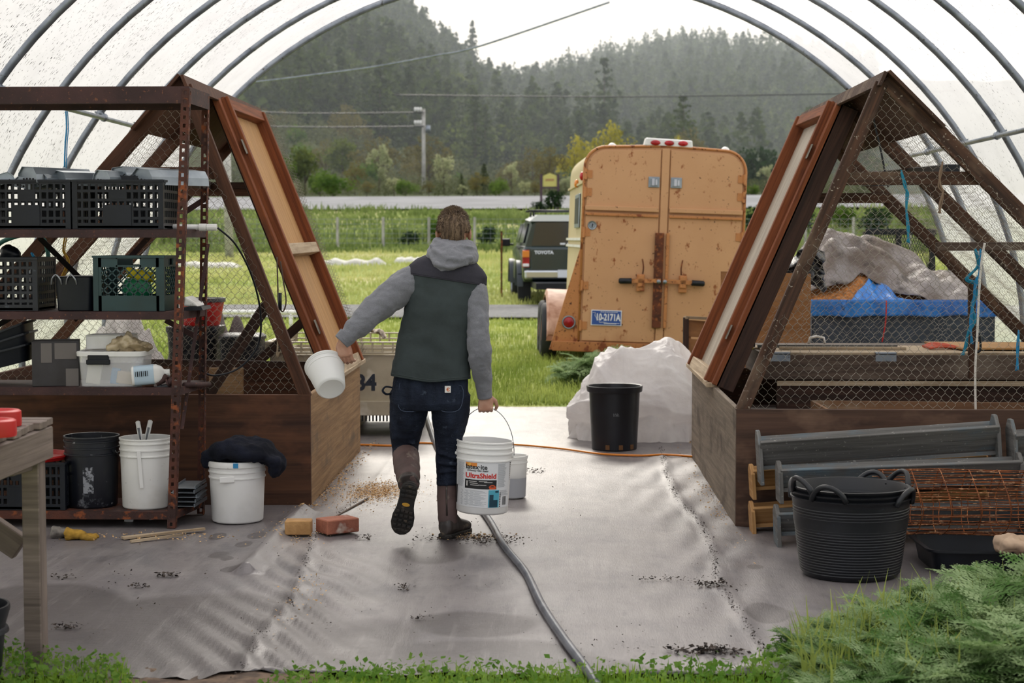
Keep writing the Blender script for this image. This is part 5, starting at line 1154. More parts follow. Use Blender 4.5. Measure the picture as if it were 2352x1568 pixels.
# roof lamp bar
m = MB(); m.prism([(-.255, -.02, ZT+.03), (.30, -.02, ZT+.015), (.29, -.02, ZT+.105), (-.235, -.02, ZT+.12)], (0, .14, 0)); b_ = m.build('lamp_bar', mt['white_clean'], tr_, bev=.015)
for i in (-1, 0, 1): m = MB(); m.ball((.03+i*.155, -.028, ZT+.066), (.056, .02, .030), 14, 8); m.build('red_lamp', mt['lens_red'], b_, True)
for x in (-.60, .68): m = MB(); m.ball((x, .1, ZT+.01), (.05, .06, .045), 10, 8); m.build('roof_vent', mt['white_clean'], tr_, True)
# ------------------------------------------------------------------ pickup truck
mt['truck'] = M('dark_green_paint', '0e2a2b', .25, .1, '0c2224', 2, spec=.6, **{'Coat Weight': .5}); mt['glass_dk'] = M('dark_glass', '1c2026', .08, 0, spec=.8); mt['flare'] = M('grey_trim', '4a5058', .5); mt['topper'] = M('white_roof', 'd6d8d6', .35)
KX, KY = .20, 33.3; KZ = gz(KX, KY)
tk = thing('pickup_truck', 'dark green pickup truck with a matching canopy parked beyond the trailer', 'truck', (KX, KY, KZ), None, (0, 0, .075), True)
def rbox(y, hw, zb, zt, r=.08): return [V((x, y, z)) for x, z in ((-hw+r*.3, zb), (hw-r*.3, zb), (hw, zb+r), (hw, zt-r), (hw-r*.5, zt), (-hw+r*.5, zt), (-hw, zt-r), (-hw, zb+r))]
m = MB(); m.loft([rbox(0, .80, .52, 1.12), rbox(.05, .83, .46, 1.16), rbox(2.0, .86, .42, 1.17), rbox(3.4, .86, .42, 1.15), rbox(3.6, .85, .42, 1.12), rbox(4.8, .80, .42, 1.00), rbox(4.95, .74, .5, .92)]); m.build('body', mt['truck'], tk, True, bev=.02, auto=40)
def cabr(y, z0, z1, hb, ht): return [V((x, y, z)) for x, z in ((-hb, z0), (hb, z0), (ht, z1-.06), (ht-.08, z1), (-ht+.08, z1), (-ht, z1-.06))]
m = MB(); m.loft([cabr(.04, 1.12, 1.62, .79, .66), cabr(.16, 1.12, 1.71, .80, .67), cabr(1.75, 1.14, 1.73, .82, .68)]); m.build('canopy', mt['truck'], tk, True, auto=35)
m = MB(); m.loft([cabr(1.80, 1.14, 1.68, .82, .66), cabr(2.9, 1.14, 1.68, .82, .66), cabr(3.25, 1.13, 1.55, .81, .62), cabr(3.6, 1.1, 1.16, .80, .72)]); m.build('cab', mt['truck'], tk, True, auto=35)
m = MB(); m.loft([cabr(.0, 1.64, 1.765, .70, .62), cabr(1.75, 1.69, 1.78, .69, .63)]); m.build('canopy_roof', mt['topper'], tk, True, auto=35)
m = MB(); m.prism([(-.66, .028, 1.17), (.66, .028, 1.17), (.57, .036, 1.62), (-.57, .036, 1.62)], (0, .01, 0)); m.build('rear_glass', mt['glass_dk'], tk)
for s in (-1, 1):
    for y0, y1 in ((.3, 1.6), (1.95, 2.6), (2.65, 3.15)):
        m = MB(); m.prism([(s*.805, y0, 1.22), (s*.805, y1, 1.22), (s*.70, y1-.05, 1.60), (s*.70, y0+.05, 1.60)], (s*.012, 0, .004)); m.build('side_glass', mt['glass_dk'], tk)
    m = MB(); m.box((s*.775, -.015, .91), (.14, .06, .34)); l_ = m.build('tail_lamp', mt['lens_red'], tk, bev=.015)
    m = MB(); m.box((s*.775, -.03, 1.0), (.135, .06, .13)); m.build('amber_lens', mt['lens_amber'], l_, bev=.012)
    m = MB(); m.box((s*.775, -.03, .785), (.12, .06, .06)); m.build('clear_lens', mt['white_clean'], l_, bev=.01)
    for y in (.95, 3.9):
        m = MB(); m.lathe([(.2, -.10), (.33, -.11), (.37, -.08), (.38, 0), (.37, .08), (.33, .11), (.2, .10)], (s*.76, y, .375), 32, ry(PI/2)); w_ = m.build('tyre', mt['rubber'], tk, True)
        m = MB(); m.lathe([(.001, .07), (.09, .08), (.17, .05), (.2, .1)], (s*.76, y, .375), 20, ry(s*PI/2)); m.build('wheel_rim', mt['galv_sheet'], w_, True)
        m = MB(); P = [(y-.47*math.cos(a), .40+.47*math.sin(a)) for a in [PI*i/12 for i in range(13)]]
        m.loft([[V((s*.80, a, b)), V((s*.92, a, b)), V((s*.92, a, b-.05)), V((s*.80, a, b-.05))] for a, b in P]); m.build('wheel_flare', mt['flare'], tk, True, bev=.02, auto=40)
        if y < 2: m = MB(); m.box((s*.77, y-.42, .36), (.26, .015, .50)); m.build('mud_flap', mt['black'], tk); 
    m = MB(); m.box((s*1.03, 3.05, 1.22), (.20, .10, .16)); m.beam((s*.85, 3.08, 1.17), (s*.97, 3.06, 1.19), .04, .04); m.build('mirror', mt['black'], tk, bev=.03)
m = MB(); m.box((0, -.09, .60), (1.62, .14, .18)); m.build('bumper', mt['chrome'], tk, bev=.04)
m = MB(); m.box((0, -.165, .62), (.32, .01, .15)); m.build('licence_plate', mt['plate_w'], tk)
m = MB(); m.box((0, .6, .40), (1.3, 3.6, .12)); m.tube([(-.3, -.1, .36), (-.3, 1.5, .36)], .05, 10); m.build('chassis', mt['black'], tk)
m = MB(); m.box((0, .02, .83), (1.36, .05, .56)); tg = m.build('tailgate', mt['truck'], tk, bev=.02)
m = text('TOYOTA', .085, lambda a, b: V((-.42+a, -.012, 1.03+b)), bold=.004, wide=1.05); m.build('lettering', mt['plate_w'], tg)
for y in (.35, 1.3):
    m = MB(); m.tube([(-.70, y, 1.85), (.70, y, 1.85)], .02, 8); m.build('rack_bar', mt['black'], tk, True)
    for s in (-1, 1): m = MB(); m.tube([(s*.60, y, 1.74), (s*.60, y, 1.86)], .02, 8); m.build('rack_foot', mt['black'], tk, True)
for s in (-1, 1): m = MB(); m.tube([(s*.62, .2, 1.84), (s*.62, 1.6, 1.84)], .016, 8); m.build('rack_rail', mt['black'], tk, True)
m = MB(); m.box((-.05, .022, 1.2), (.10, .006, .035)); m.box((.12, .022, 1.2), (.16, .006, .035)); m.build('sticker', mt['plate_w'], tk)
# ------------------------------------------------------------------ poles, wires, sign, fence, row cover
th = thing('utility_pole', 'tall grey utility pole with crossarm insulators below the left hill', 'pole', at(975, 448, 150)); th.location.z = gz(th.location.x, 150); ORG[th.name] = V(th.location)
a = at(973, 448, 150); b = at(973, 250, 150); a.z = th.location.z-.2; mt['poleg'] = M('pole_grey', 'b5b2ad', .8, 0, '928f8a', 2); m = MB(); m.tube([a, b], [.18, .14], 10); m.build('pole', mt['poleg'], th, True)
for py in (258, 288):
    m = MB(); m.beam(at(953, py, 149.8), at(976, py, 149.8), .12, .12); m.build('crossarm', mt['poleg'], th)
    for px in (954, 960, 966): m = MB(); p = at(px, py-3, 149.8); m.lathe([(.001, .35), (.10, .3), (.12, .1), (.06, 0)], p, 8); m.build('insulator', mt['white_clean'], th, True)
m = MB(); p = at(983, 297, 149.7); m.tube([p-V((0, 0, .3)), p+V((0, 0, .35))], .22, 10); m.build('transformer', mt['galv'], th, True)
th = thing('utility_pole', 'weathered pale post standing in the meadow behind the left coop', 'pole', at(525, 592, 57)); a = at(527, 592, 57); b = at(520, 325, 57); a.z = gz(a.x, 57)-.1; m = MB(); m.tube([a, b], [.15, .13], 10); m.build('pole', mt['poleg'], th, True)
m = MB(); m.tube(spline([at(100, 225, 45), at(350, 212, 45), at(590, 188, 45), at(720, 172, 45), at(850, 155, 45), at(1000, 128, 45), at(1105, 105, 45), at(1400, 5, 45)], 8), .028, 6); tag(m.build('power_cable', mt['galv'], None, True), 'thick pale overhead cable rising from the left coop across the hill', 'cable')
for lb, P in (('thin dark power line crossing low before the right hill', [(900, 218), (1400, 222), (1950, 215), (2300, 205)]), ('thin dark power line sagging from the utility pole to the left', [(300, 225), (620, 258), (973, 258)]), ('lower thin power line from the utility pole to the left', [(300, 262), (620, 290), (973, 290)])):
    m = MB(); m.tube(spline([at(a, b, 149.5) for a, b in P], 8), .05, 4); tag(m.build('power_cable', mt['black'], None, True), lb, 'cable')
th = thing('road_sign', 'yellow notice board between two purple posts beside the road', 'sign', at(1262, 455, 83)); mt['purple'] = M('purple_paint', '4c3546', .7); mt['signy'] = M('yellow_board', 'c9bf72', .7)
zg = gz(0, 83)
for px in (1243, 1282): m = MB(); a = at(px, 400, 83); m.box((a.x, 83, (a.z+zg)/2), (.11, .11, a.z-zg)); m.build('post', mt['purple'], th)
m = MB(); a = at(1247, 428, 83); b = at(1279, 428, 83); c = at(1263, 399, 83); m.prism([a, b, V((b.x, 83, c.z-.1)), V((c.x+.15, 83, c.z-.02)), V((c.x, 83, c.z+.04)), V((c.x-.15, 83, c.z-.02)), V((a.x, 83, c.z-.1))], (0, .06, 0)); s_ = m.build('board', mt['signy'], th)
m = MB(); 
for i in range(6): m.box((c.x-.18+i*.07, 82.99, c.z-.30+.01*(i % 2)), (.045, .01, .10))
m.build('faded_letters', M('faded_red', 'a8705a', .8), s_)
m = MB(); a = at(1247, 431, 83); m.box((c.x, 83.03, a.z), (.75, .08, .06)); m.build('crossbar', mt['purple'], th)
th = thing('wire_fence', 'wire stock fence with grey posts along the foot of the green bank', 'fence', (-2, 64, gz0(64)))
for px in (560, 650, 775, 880, 985, 1090, 1400, 1740, 1850, 1960, 2090):
    q = at(px, 540, 64); m = MB(); m.tube([(q.x, 64, gz0(64)-.1), (q.x, 64, 2.45)], .05, 6); m.build('post', mt['poleg'], th)
m = MB(); xa, xb = at(400, 540, 64).x, at(2300, 540, 64).x
for i in range(7): z = gz0(64)+.12+i*.18; m.beam((xa, 64, z), (xb, 64, z), .012, .012)
for i in range(110): x = xa+(xb-xa)*i/109; m.beam((x, 64, gz0(64)+.1), (x, 64, gz0(64)+1.2), .008, .008)
m.build('wire_mesh', mt['galv'], th)
m = MB(); q = at(1152, 640, 36); m.box((q.x, 36, 1.05), (.04, .04, 1.5)); tag(m.build('fence_stake', mt['rustbar']), 'thin rusty stake standing in the meadow left of the truck', 'stake')
for lb, px0, px1, Y in (('long low white row cover lying in the meadow left of the man', 690, 900, 52), ('short white row cover piece nearest the truck', 905, 1000, 54), ('white row cover seen through the left coop netting', 330, 560, 50)):
    m = MB(); x0, x1 = at(px0, 580, Y).x, at(px1, 580, Y).x; z0 = gz0(Y)
    def rc(u, v, x0=x0, x1=x1, z0=z0, Y=Y): a = PI*v; return V((x0+(x1-x0)*u, Y-.45*math.cos(a), z0-.05+(.22+.10*NZ.noise(V((u*9, Y, 0))))*math.sin(a)*min(1, 6*u+.3, 6*(1-u)+.3)))
    m.grid(rc, 40, 8); tag(m.build('row_cover', mt['tarp_w'], None, True), lb, 'row cover', 'row covers')
# standpipe with pale pipes beyond the left coop
th = thing('irrigation_pipe', 'long pale irrigation pipe lying on risers beyond the left coop', 'pipe', at(600, 720, 26)); m = MB(); a = at(470, 716, 26); b = at(760, 718, 26); m.tube([a, b], .035, 8); m.build('pipe', mt['white_clean'], th, True)
for px in (580, 668): q = at(px, 717, 26); m = MB(); m.tube([(q.x, 26, gz0(26)-.05), (q.x, 26, q.z)], .03, 8); m.build('riser', mt['white_clean'], th, True)
# ------------------------------------------------------------------ the man
YP = 9.2
mt['skin'] = M('skin', 'bd937d', .5, 0, 'a97963', 14, .4, .65, **{'Subsurface Weight': .12, 'Subsurface Radius': (.01, .004, .002)})
t = NT('grey_fleece'); c = t.mix(t.ramp(t.noise(520, None, 2, .6), .3, .7), hexc('6a6b72'), hexc('8b8c92')); c = t.mix(t.ramp(t.noise(6, None, 3), .4, .7), c, t.mix(.12, c, (0, 0, 0, 1)))
mt['fleece'] = t.fin(t.pbr(c, .95, 0, t.bump(t.math('ADD', t.noise(500, None, 2), t.math('MULTIPLY', t.noise(18, t.map((1, 1, 1.8)), 3), 2.5)), .5, .006), .15, **{'Sheen Weight': .25}))
mt['vest'] = M('dark_green_canvas', '3c4445', .85, 0, '333a3a', 5, .4, .65, bsc=16, bst=.35, spec=.25, bd=.012)
mt['yoke'] = M('charcoal_canvas', '34333b', .85, 0, '2b2a31', 6, .4, .65, bsc=18, bst=.3, spec=.25)
t = NT('dark_denim'); v = t.map((1, 1, .35)); c = t.mix(t.ramp(t.noise(9, v, 4, .65), .42, .68), hexc('181d29'), hexc('283040')); c = t.mix(t.ramp(t.noise(24, None, 4, .7), .62, .75), c, hexc('46505e'))
mt['denim'] = t.fin(t.pbr(c, .85, 0, t.bump(t.math('ADD', t.noise(220, None, 2), t.math('MULTIPLY', t.noise(22, t.map((.7, .7, 1.5)), 3), 4)), .45, .008), .2))
mt['boot'] = M('brown_boot_shaft', '5f4b47', .7, 0, '4d3d3a', 8, .4, .65, c3='867a6d', sc3=14, lo3=.6, hi3=.72)
mt['bootlow'] = M('muddy_rubber', '3d3531', .5, 0, '2a2523', 8, .4, .62, c3='75695b', sc3=16, lo3=.56, hi3=.7, bsc=22, bst=.2)
mt['sole'] = M('black_sole', '14120f', .75, 0, '26201a', 18, .45, .6, c3='4d4234', sc3=30, lo3=.62, hi3=.72)
t = NT('brown_hair'); v = t.map((60, 60, 8)); c = t.mix(t.ramp(t.noise(1, v, 3), .35, .65), hexc('3c2d21'), hexc('74604b')); mt['hair'] = t.fin(t.pbr(c, .6, 0, t.bump(t.noise(1, v, 3), .5, .004), .3))
man = thing('person', 'man in grey hoodie, dark green vest and rubber boots walking away carrying a white bucket', 'person', gp(1005, 1243))
HC = at(1042, 531, 9.27)
body = MB()
hr = [(-.122, .012, .014, .05), (-.115, .035, .042, .045), (-.09, .054, .072, .022), (-.05, .066, .088, .008), (0, .074, .096, 0), (.04, .077, .100, -.003), (.075, .069, .090, -.004), (.10, .050, .066, -.004), (.115, .022, .03, -.004), (.118, .004, .005, -.004)]
body.loft([ring(HC+V((0, yo, z)), a, b, 24, (1, 0, 0), (0, 1, 0)) for z, a, b, yo in hr])
body.ball(HC+V((0, .104, -.022)), (.014, .018, .024), 10, 8); body.ball(HC+V((0, .098, -.062)), (.022, .010, .010), 10, 8); body.ball(HC+V((0, .09, .022)), (.05, .012, .010), 10, 8)
for s in (-1, 1): body.ball(HC+V((s*.086, -.006, -.016)), (.010, .021, .034), 12, 10, rz(s*.5))
NB = at(1040, 590, 9.21)
body.tube([HC+V((0, -.02, -.05)), NB, NB+V((-.01, 0, -.06))], [.056, .060, .075], 16)
SL, EL, WL = at(962, 634, 9.18), at(864, 708, 9.12), at(789, 780, 9.05); SR, ER, WR = at(1092, 656, 9.16), at(1102, 790, 9.11), at(1113, 905, 9.20)
trs = [(870, 988, 74, .11), (800, 998, 72, .115), (720, 1011, 70, .12), (650, 1024, 66, .12), (612, 1031, 52, .10), (592, 1037, 30, .07)]
S_ = YP/F
body.loft([ring(at(cx, py, 9.21), hw*S_, hd, 24, (math.cos(.12), 0, -math.sin(.12)) if py < 700 else (1, 0, 0), (0, 1, 0)) for py, cx, hw, hd in trs])
body.tube([SL, EL, WL], [.058, .044, .027], 14); SR = at(1078, 668, 9.16); body.tube([SR, ER, WR], [.046, .042, .027], 14)
body.ball(SR, .046, 12, 8)
HL, KL, BL, AL = at(944, 905, 9.22), at(932, 1030, 9.37), at(932, 1055, 9.26), at(938, 1110, 8.985)
HR, KR, AR = at(1034, 905, 9.22), at(1030, 1058, 9.27), at(1027, 1205, 9.22)
body.tube([HL, KL, AL], [.088, .055, .036], 14); body.tube([HR, KR, AR], [.088, .052, .036], 14)
def hand(mb, W_, d, l, n, curl, spread, th_):
    d = V(d).normalized(); l = V(l); l = (l-d*l.dot(d)).normalized(); n = V(n); n = (n-d*n.dot(d)-l*n.dot(l)).normalized()
    mb.loft([ring(W_+d*s+l*o, w, t_, 18, l, n, 2.6) for s, w, t_, o in ((-.03, .027, .021, 0), (0, .029, .021, 0), (.025, .037, .020, .003), (.06, .043, .018, .002), (.082, .042, .015, 0), (.092, .036, .011, 0))])
    for i, (x, k) in enumerate(((.031, .93), (.0105, 1.0), (-.0105, .95), (-.030, .80))):
        p = W_+d*.078+l*x+n*.002; a = 0; pts = [p]; dr = (d+l*spread*(1.5-i)).normalized()
        for L, c in zip((.046, .029, .022), curl[i] if isinstance(curl[0], (list, tuple)) else curl):
            a += c; u = dr*math.cos(a)-n*math.sin(a); pts += [pts[-1]+u*(L*k*.5), pts[-1]+u*(L*k)]
        mb.tube(pts, [.0098, .0096, .0094, .0085, .0084, .0078, .0062][:len(pts)], 10)
        mb.ball(p+n*.003, .0108, 8, 6)
        mb.ball(pts[2], .0098, 8, 6); mb.ball(pts[-1], .0066, 8, 6)
    p = W_+d*.018+l*.026-n*.004; pts = [p]
    for u, L in zip(th_, (.040, .033, .027)): u = (d*u[0]+l*u[1]+n*u[2]).normalized(); pts += [pts[-1]+u*L]
    mb.tube(pts, [.016, .0125, .0105, .008], 10); mb.ball(pts[-1], .0085, 8, 6); mb.ball(pts[1], .0128, 8, 6)
    return d, l, n
dR = V((.06, .0, -1)); hand(body, WR, dR, (1, .05, 0), (0, -1, 0), (1.15, 1.45, .9), .05, ((.62, .75, -.25), (.9, .25, -.4), (.75, -.35, -.6)))
dL = (at(796, 832, 9.06)-WL); hand(body, WL, dL, (-1, .3, -.3), (.35, -.9, .2), (.35, .75, .6), .05, ((.75, .6, -.45), (.9, .1, -.45), (.9, -.2, -.35)))
body.build('body', mt['skin'], man, True, remesh=.0036, smo=2)
m = MB()
for s in (-1, 1): m.ball(HC+V((s*.031, .087, .003)), (.013, .010, .008), 10, 8)
m.build('eyes', mt['white_clean'], man, True)
# hair
m = MB()
def hairf(u, v):
    a = 2*PI*u; b = PI*(v*.99+.005); d = V((math.cos(a)*math.sin(b), math.sin(a)*math.sin(b), -math.cos(b)))
    front = sm((d.y-.15)/.4)*sm((.55-d.z)/.35); low = sm((-.5-d.z+.0)/.16); side = sm((abs(d.x)-.66)/.12)*sm((.02-d.z)/.12)
    k = max(front, low, side); e = 1.0+.018*NZ.noise(d*9)+.03*max(0, d.z)*NZ.noise(d*5+V((3, 0, 0)))
    x = V((d.x*.0925*e, d.y*.118*e-.004, d.z*(.128 if d.z > 0 else .135)*e)); return HC+x*(1-.26*k)
m.grid(hairf, 48, 32, 0, True)
rh = random.Random(5)
for i in range(3600):
    u, v = rh.random(), .38+.6*rh.random()**.8; p = hairf(u, v); d = (p-HC); 
    if d.y > .05 and d.z < .05: continue
    if d.length < .088: continue
    dn = d.normalized(); w_ = sm((d.z-.03)/.08); fl = V((.3*math.sin(i*.7)-.1, -.25+.7*w_, -.9+.8*w_)); g_ = (dn*(.10+.28*w_)+fl*.6+V((rh.uniform(-.3, .3), rh.uniform(-.3, .3), rh.uniform(-.2, .2)))).normalized()
    L = .011+.009*w_*rh.uniform(.5, 1.3); m.tube([p-dn*.003, p+g_*L*.6, p+g_*L+V((0, 0, -.003))], [.0013, .001, .0003], 3, False)
m.build('hair', mt['hair'], man, True)
# sweatshirt
m = MB()
m.loft([ring(at(cx, py, 9.21), (hw+8)*S_, hd+.012, 24, (math.cos(.12), 0, -math.sin(.12)) if py < 700 else (1, 0, 0), (0, 1, 0), 2.3) for py, cx, hw, hd in trs[:-1]])
m.tube(spline([at(982, 640, 9.19), at(930, 656, 9.17), at(864, 708, 9.11), at(815, 756, 9.07), at(795, 775, 9.05)], 6), [.080, .088, .092, .094, .094, .092, .090, .088, .086, .084, .082, .080, .076, .074, .073, .072, .070, .067, .062, .058, .053, .050, .049, .048, .048], 24)
m.ball(at(968, 642, 9.18), .074, 16, 12)
m.tube([at(797, 771, 9.052), at(786, 782, 9.045)], [.050, .047], 24)
m.tube(spline([at(1086, 662, 9.17), at(1094, 705, 9.14), at(1101, 790, 9.11), at(1107, 850, 9.15), at(1112, 890, 9.19)], 6), [.076, .077, .077, .076, .073, .070, .068, .066, .065, .064, .064, .064, .064, .064, .062, .061, .060, .058, .056, .053, .049, .045, .044, .044, .043], 24)
m.ball(at(1084, 660, 9.17), .074, 16, 12)
m.tube([at(1111, 884, 9.19), at(1114, 911, 9.205)], [.044, .039], 24)
swt = m.build('sweatshirt', mt['fleece'], man, True, remesh=.0065, smo=12, disp=(.075, .026))
for nm, a, b, r0, r1 in (('cuff', (799, 770, 9.052), (784, 785, 9.043), .0525, .046), ('cuff', (1110, 880, 9.19), (1114, 913, 9.206), .0455, .040)):
    m = MB(); A, B = at(*a), at(*b); n_ = 10; m.tube([A+(B-A)*k/n_ for k in range(n_+1)], [r0+(r1-r0)*k/n_ for k in range(n_+1)], 28); m.build(nm, mt['fleece'], swt, True)
m = MB()
hd_ = [(548, 1042, 41, .070, 9.245), (553, 1042, 46, .078, 9.23), (565, 1042, 54, .100, 9.205), (580, 1040, 60, .118, 9.185), (595, 1037, 60, .128, 9.175), (608, 1030, 50, .120, 9.17), (618, 1022, 36, .11, 9.165), (626, 1014, 16, .10, 9.16)]
m.loft([ring(at(cx, py, yy), hw*S_, dd, 28, (math.cos(.1), 0, -math.sin(.1)), (0, 1, 0)) for py, cx, hw, dd, yy in hd_])
for P, r in (([(990, 562, 9.14), (1010, 585, 9.075), (1045, 596, 9.058), (1085, 590, 9.10)], .012), ([(984, 580, 9.12), (1000, 604, 9.06), (1030, 613, 9.05), (1075, 606, 9.09)], .012), ([(1000, 552, 9.18), (1030, 566, 9.12), (1075, 566, 9.13), (1088, 575, 9.17)], .013), ([(1046, 566, 9.10), (1030, 590, 9.055), (1014, 618, 9.05)], .006)):
    m.tube(spline([at(*p) for p in P], 5), r, 8)
m.build('hood', mt['fleece'], swt, True, remesh=.006, smo=5, disp=(.05, .018))
# vest
vr = [(867, 990, 90, .150, .04), (858, 990.5, 89.5, .150, .04), (840, 993, 89, .15, .035), (800, 998, 87.5, .147, .02), (760, 1004, 85, .147, .02), (725, 1010, 82.5, .15, .04), (695, 1016, 81.5, .152, .08), (665, 1022, 85, .152, .12), (640, 1026, 89, .148, .155), (622, 1029, 87, .138, .165), (606, 1033, 74, .122, .165), (592, 1037, 52, .10, .15)]
def vring(py, cx, hw, hd, tl, g=0, n=56):
    R = ring(at(cx, py, 9.205), hw*S_+g, hd+g, n, (math.cos(tl), 0, -math.sin(tl)), (0, 1, 0), 2.5)
    if py > 850: R = [p-V((0, 0, .018*math.exp(-((p.x-at(cx, py, 9.2).x)/.11)**2)-.006)) for p in R]
    return R
def dense(R, k):
    out = []
    for a, b in zip(R, R[1:]):
        for i in range(k): out.append(tuple(x+(y-x)*i/k for x, y in zip(a, b)))
    return out+[R[-1]]
def crump(R, amp=1.0):
    out = []
    for rg in R:
        q = []
        for p in rg:
            c = V((0, 9.205, p.z)); d = V((p.x-at(1008, 720, 9.2).x, p.y-9.205, 0)).normalized()
            f = .006*NZ.noise(V((p.x*7+p.z*5, p.y*5, p.z*9)))+.004*NZ.noise(V((p.x*16, p.y*10, p.z*22+p.x*9)))
            q.append(p+d*f*amp)
        out.append(q)
    return out
m = MB(); m.loft(crump([vring(*r) for r in dense(vr, 5)], 1.3), False); vest = m.build('vest', mt['vest'], man, True, solid=.006)
m = MB(); yk = [r for r in dense(vr, 5) if r[0] <= 641]; m.loft(crump([vring(*r, g=.0045) for r in yk], 1.3), False); m.build('yoke', mt['yoke'], vest, True, solid=.004)
m = MB(); m.tube([p-V((0, .0, 0)) for p in crump([vring(*yk[0], g=.0055)], 1.3)[0]], .0025, 6, closed=True); m.build('yoke_seam', mt['yoke'], vest, True)
for py in (862, 846): m = MB(); r = min(dense(vr, 5), key=lambda q: abs(q[0]-py)); m.tube(crump([vring(*r, g=.0015)], 1.3)[0], .003 if py > 850 else .0016, 6, closed=True); m.build('hem_stitch', mt['vest'], vest, True)
# jeans
m = MB()
m.loft([ring(at(cx, py, 9.215), hw*S_, hd, 28, (1, 0, 0), (0, 1, 0), 2.4) for py, cx, hw, hd in ((845, 991, 82, .125), (880, 989, 88, .135), (905, 987, 90, .138), (925, 986, 90, .130), (940, 986, 84, .11))])
def leg(P, R): Q = spline([at(*p) for p in P], 6); rr = [R[min(len(R)-1, i//6)]+(R[min(len(R)-1, i//6+1)]-R[min(len(R)-1, i//6)])*(i % 6)/6 for i in range(len(Q))]; m.tube(Q, rr, 24)
leg([(942, 905, 9.22), (938, 950, 9.25), (931, 1000, 9.33), (930, 1030, 9.35), (931, 1052, 9.27), (932, 1066, 9.22)], [.112, .105, .083, .074, .068, .066])
leg([(1034, 905, 9.22), (1034, 950, 9.235), (1031, 1000, 9.26), (1029, 1045, 9.27), (1027, 1090, 9.25), (1027, 1114, 9.245)], [.112, .104, .080, .068, .062, .058])
for a, b, r in (((900, 1005, 9.27), (955, 1018, 9.25), .012), ((905, 1030, 9.26), (955, 1036, 9.24), .012), ((1005, 1040, 9.20), (1050, 1052, 9.20), .012), ((1004, 1062, 9.19), (1052, 1066, 9.19), .012), ((1008, 1084, 9.19), (1048, 1080, 9.19), .010), ((935, 930, 9.13), (980, 915, 9.11), .012), ((1040, 930, 9.12), (992, 915, 9.11), .012)): m.tube([at(*a), at(*b)], r, 8)
jn = m.build('jeans', mt['denim'], man, True, remesh=.0065, smo=6, disp=(.06, .013))
yb_ = 9.078
mt['stitch'] = M('denim_seam', '3a4558', .85)
def onjean(px, py):   # a point on the back of the jeans seen at (px, py)
    cx, r, yc = (938, 47, 9.235) if px < 986 else (1034, 47, 9.225)
    u = max(-.93, min(.93, (px-cx)/r)); return at(px, py, yc-.118*math.sqrt(1-u*u)-.010)
for P in ([(918, 880), (916, 935), (940, 945), (966, 935), (968, 882), (918, 880)], [(1004, 888), (1006, 935), (1030, 946), (1058, 936), (1060, 886), (1004, 888)]):
    m = MB(); m.tube(spline([onjean(*p) for p in P], 4), .0022, 5); m.build('pocket_seam', mt['stitch'], jn, True)
m = MB(); a = onjean(1029, 893)+V((0, -.016, 0)); m.box(a+V((0, -.002, 0)), (.032, .003, .036)); pt = m.build('patch', mt['white_clean'], jn)
m = MB(); m.tube([a+V((.003+.0085*math.cos(k*.42+.6), -.0045, -.001+.0085*math.sin(k*.42+.6))) for k in range(13)], .0022, 5); m.ball(a+V((.001, -.004, -.001)), (.004, .0015, .004), 8, 6); m.build('patch_mark', M('patch_orange', 'c9692b', .6), pt)
m = MB(); m.tube(spline([at(902, 890, 9.2), at(886, 888, 9.19), at(879, 897, 9.18), at(888, 905, 9.18), at(902, 902, 9.19)], 5), .010, 8, ell=.5); m.build('hammer_loop', mt['denim'], jn, True)
# boots
def boot(shaft, rr, foot, name):
    m = MB(); m.tube(spline([at(*p) for p in shaft], 5), rr, 24); b = m.build('boot', mt['boot'], man, True, remesh=.006, smo=3, disp=(.05, .006))
    m = MB(); m.loft(foot); m.tube([at(*shaft[-2])*.4+at(*shaft[-1])*.6, at(*shaft[-1])], [rr[-4]*1.01, rr[-1]*1.03], 24); m.build('boot_foot', mt['bootlow'], b, True, remesh=.005, smo=4); return b
shL = [(932, 1046, 9.285), (934, 1066, 9.20), (937, 1092, 9.08), (939, 1112, 8.985)]
hl, tl_ = at(941, 1117, 8.965), at(919, 1222, 9.01); ax = (tl_-hl).normalized(); L = (tl_-hl).length
xw = V((1, 0, .2)); xw = (xw-ax*xw.dot(ax)).normalized(); nn = ax.cross(xw).normalized(); nn = nn if nn.y > 0 else -nn
rings = [ring(hl+ax*(L*s)+nn*o, w, t_, 20, xw, nn, 2.4) for s, w, t_, o in ((-.06, .02, .02, .03), (-.02, .036, .045, .05), (.12, .042, .055, .055), (.3, .043, .05, .052), (.5, .047, .038, .042), (.72, .053, .032, .036), (.9, .047, .026, .03), (1.0, .028, .018, .022))]
bl = boot(shL, [.074]*4+[.072]*4+[.066]*4+[.058]*4, rings, 'l')
m = MB(); P2 = []
for s, w in ((-.09, .0), (-.075, .024), (-.03, .040), (.1, .047), (.3, .043), (.45, .046), (.65, .060), (.8, .061), (.93, .050), (1.02, .028), (1.045, .0)): P2.append((s, w))
out = [hl+ax*(L*s)+xw*w for s, w in P2]+[hl+ax*(L*s)-xw*w for s, w in P2[-2:0:-1]]
m.prism([p-nn*.012 for p in out], nn*.026); sl = m.build('sole', mt['sole'], bl, True, bev=.005, auto=40)
for grp_ in (((-.02, .030), (.08, .034), (.18, .034)), ((.52, .042), (.62, .048), (.72, .050), (.82, .046), (.92, .036))):
    m = MB()
    for s, w in grp_:
        for k in (-1, -.33, .33, 1): m.box(hl+ax*(L*(s+.01*k*k))+xw*(w*k*.82)-nn*.016, (.020, .012, .015), Matrix((xw, nn, ax)).transposed())
    m.build('tread', mt['sole'], sl, bev=.002)
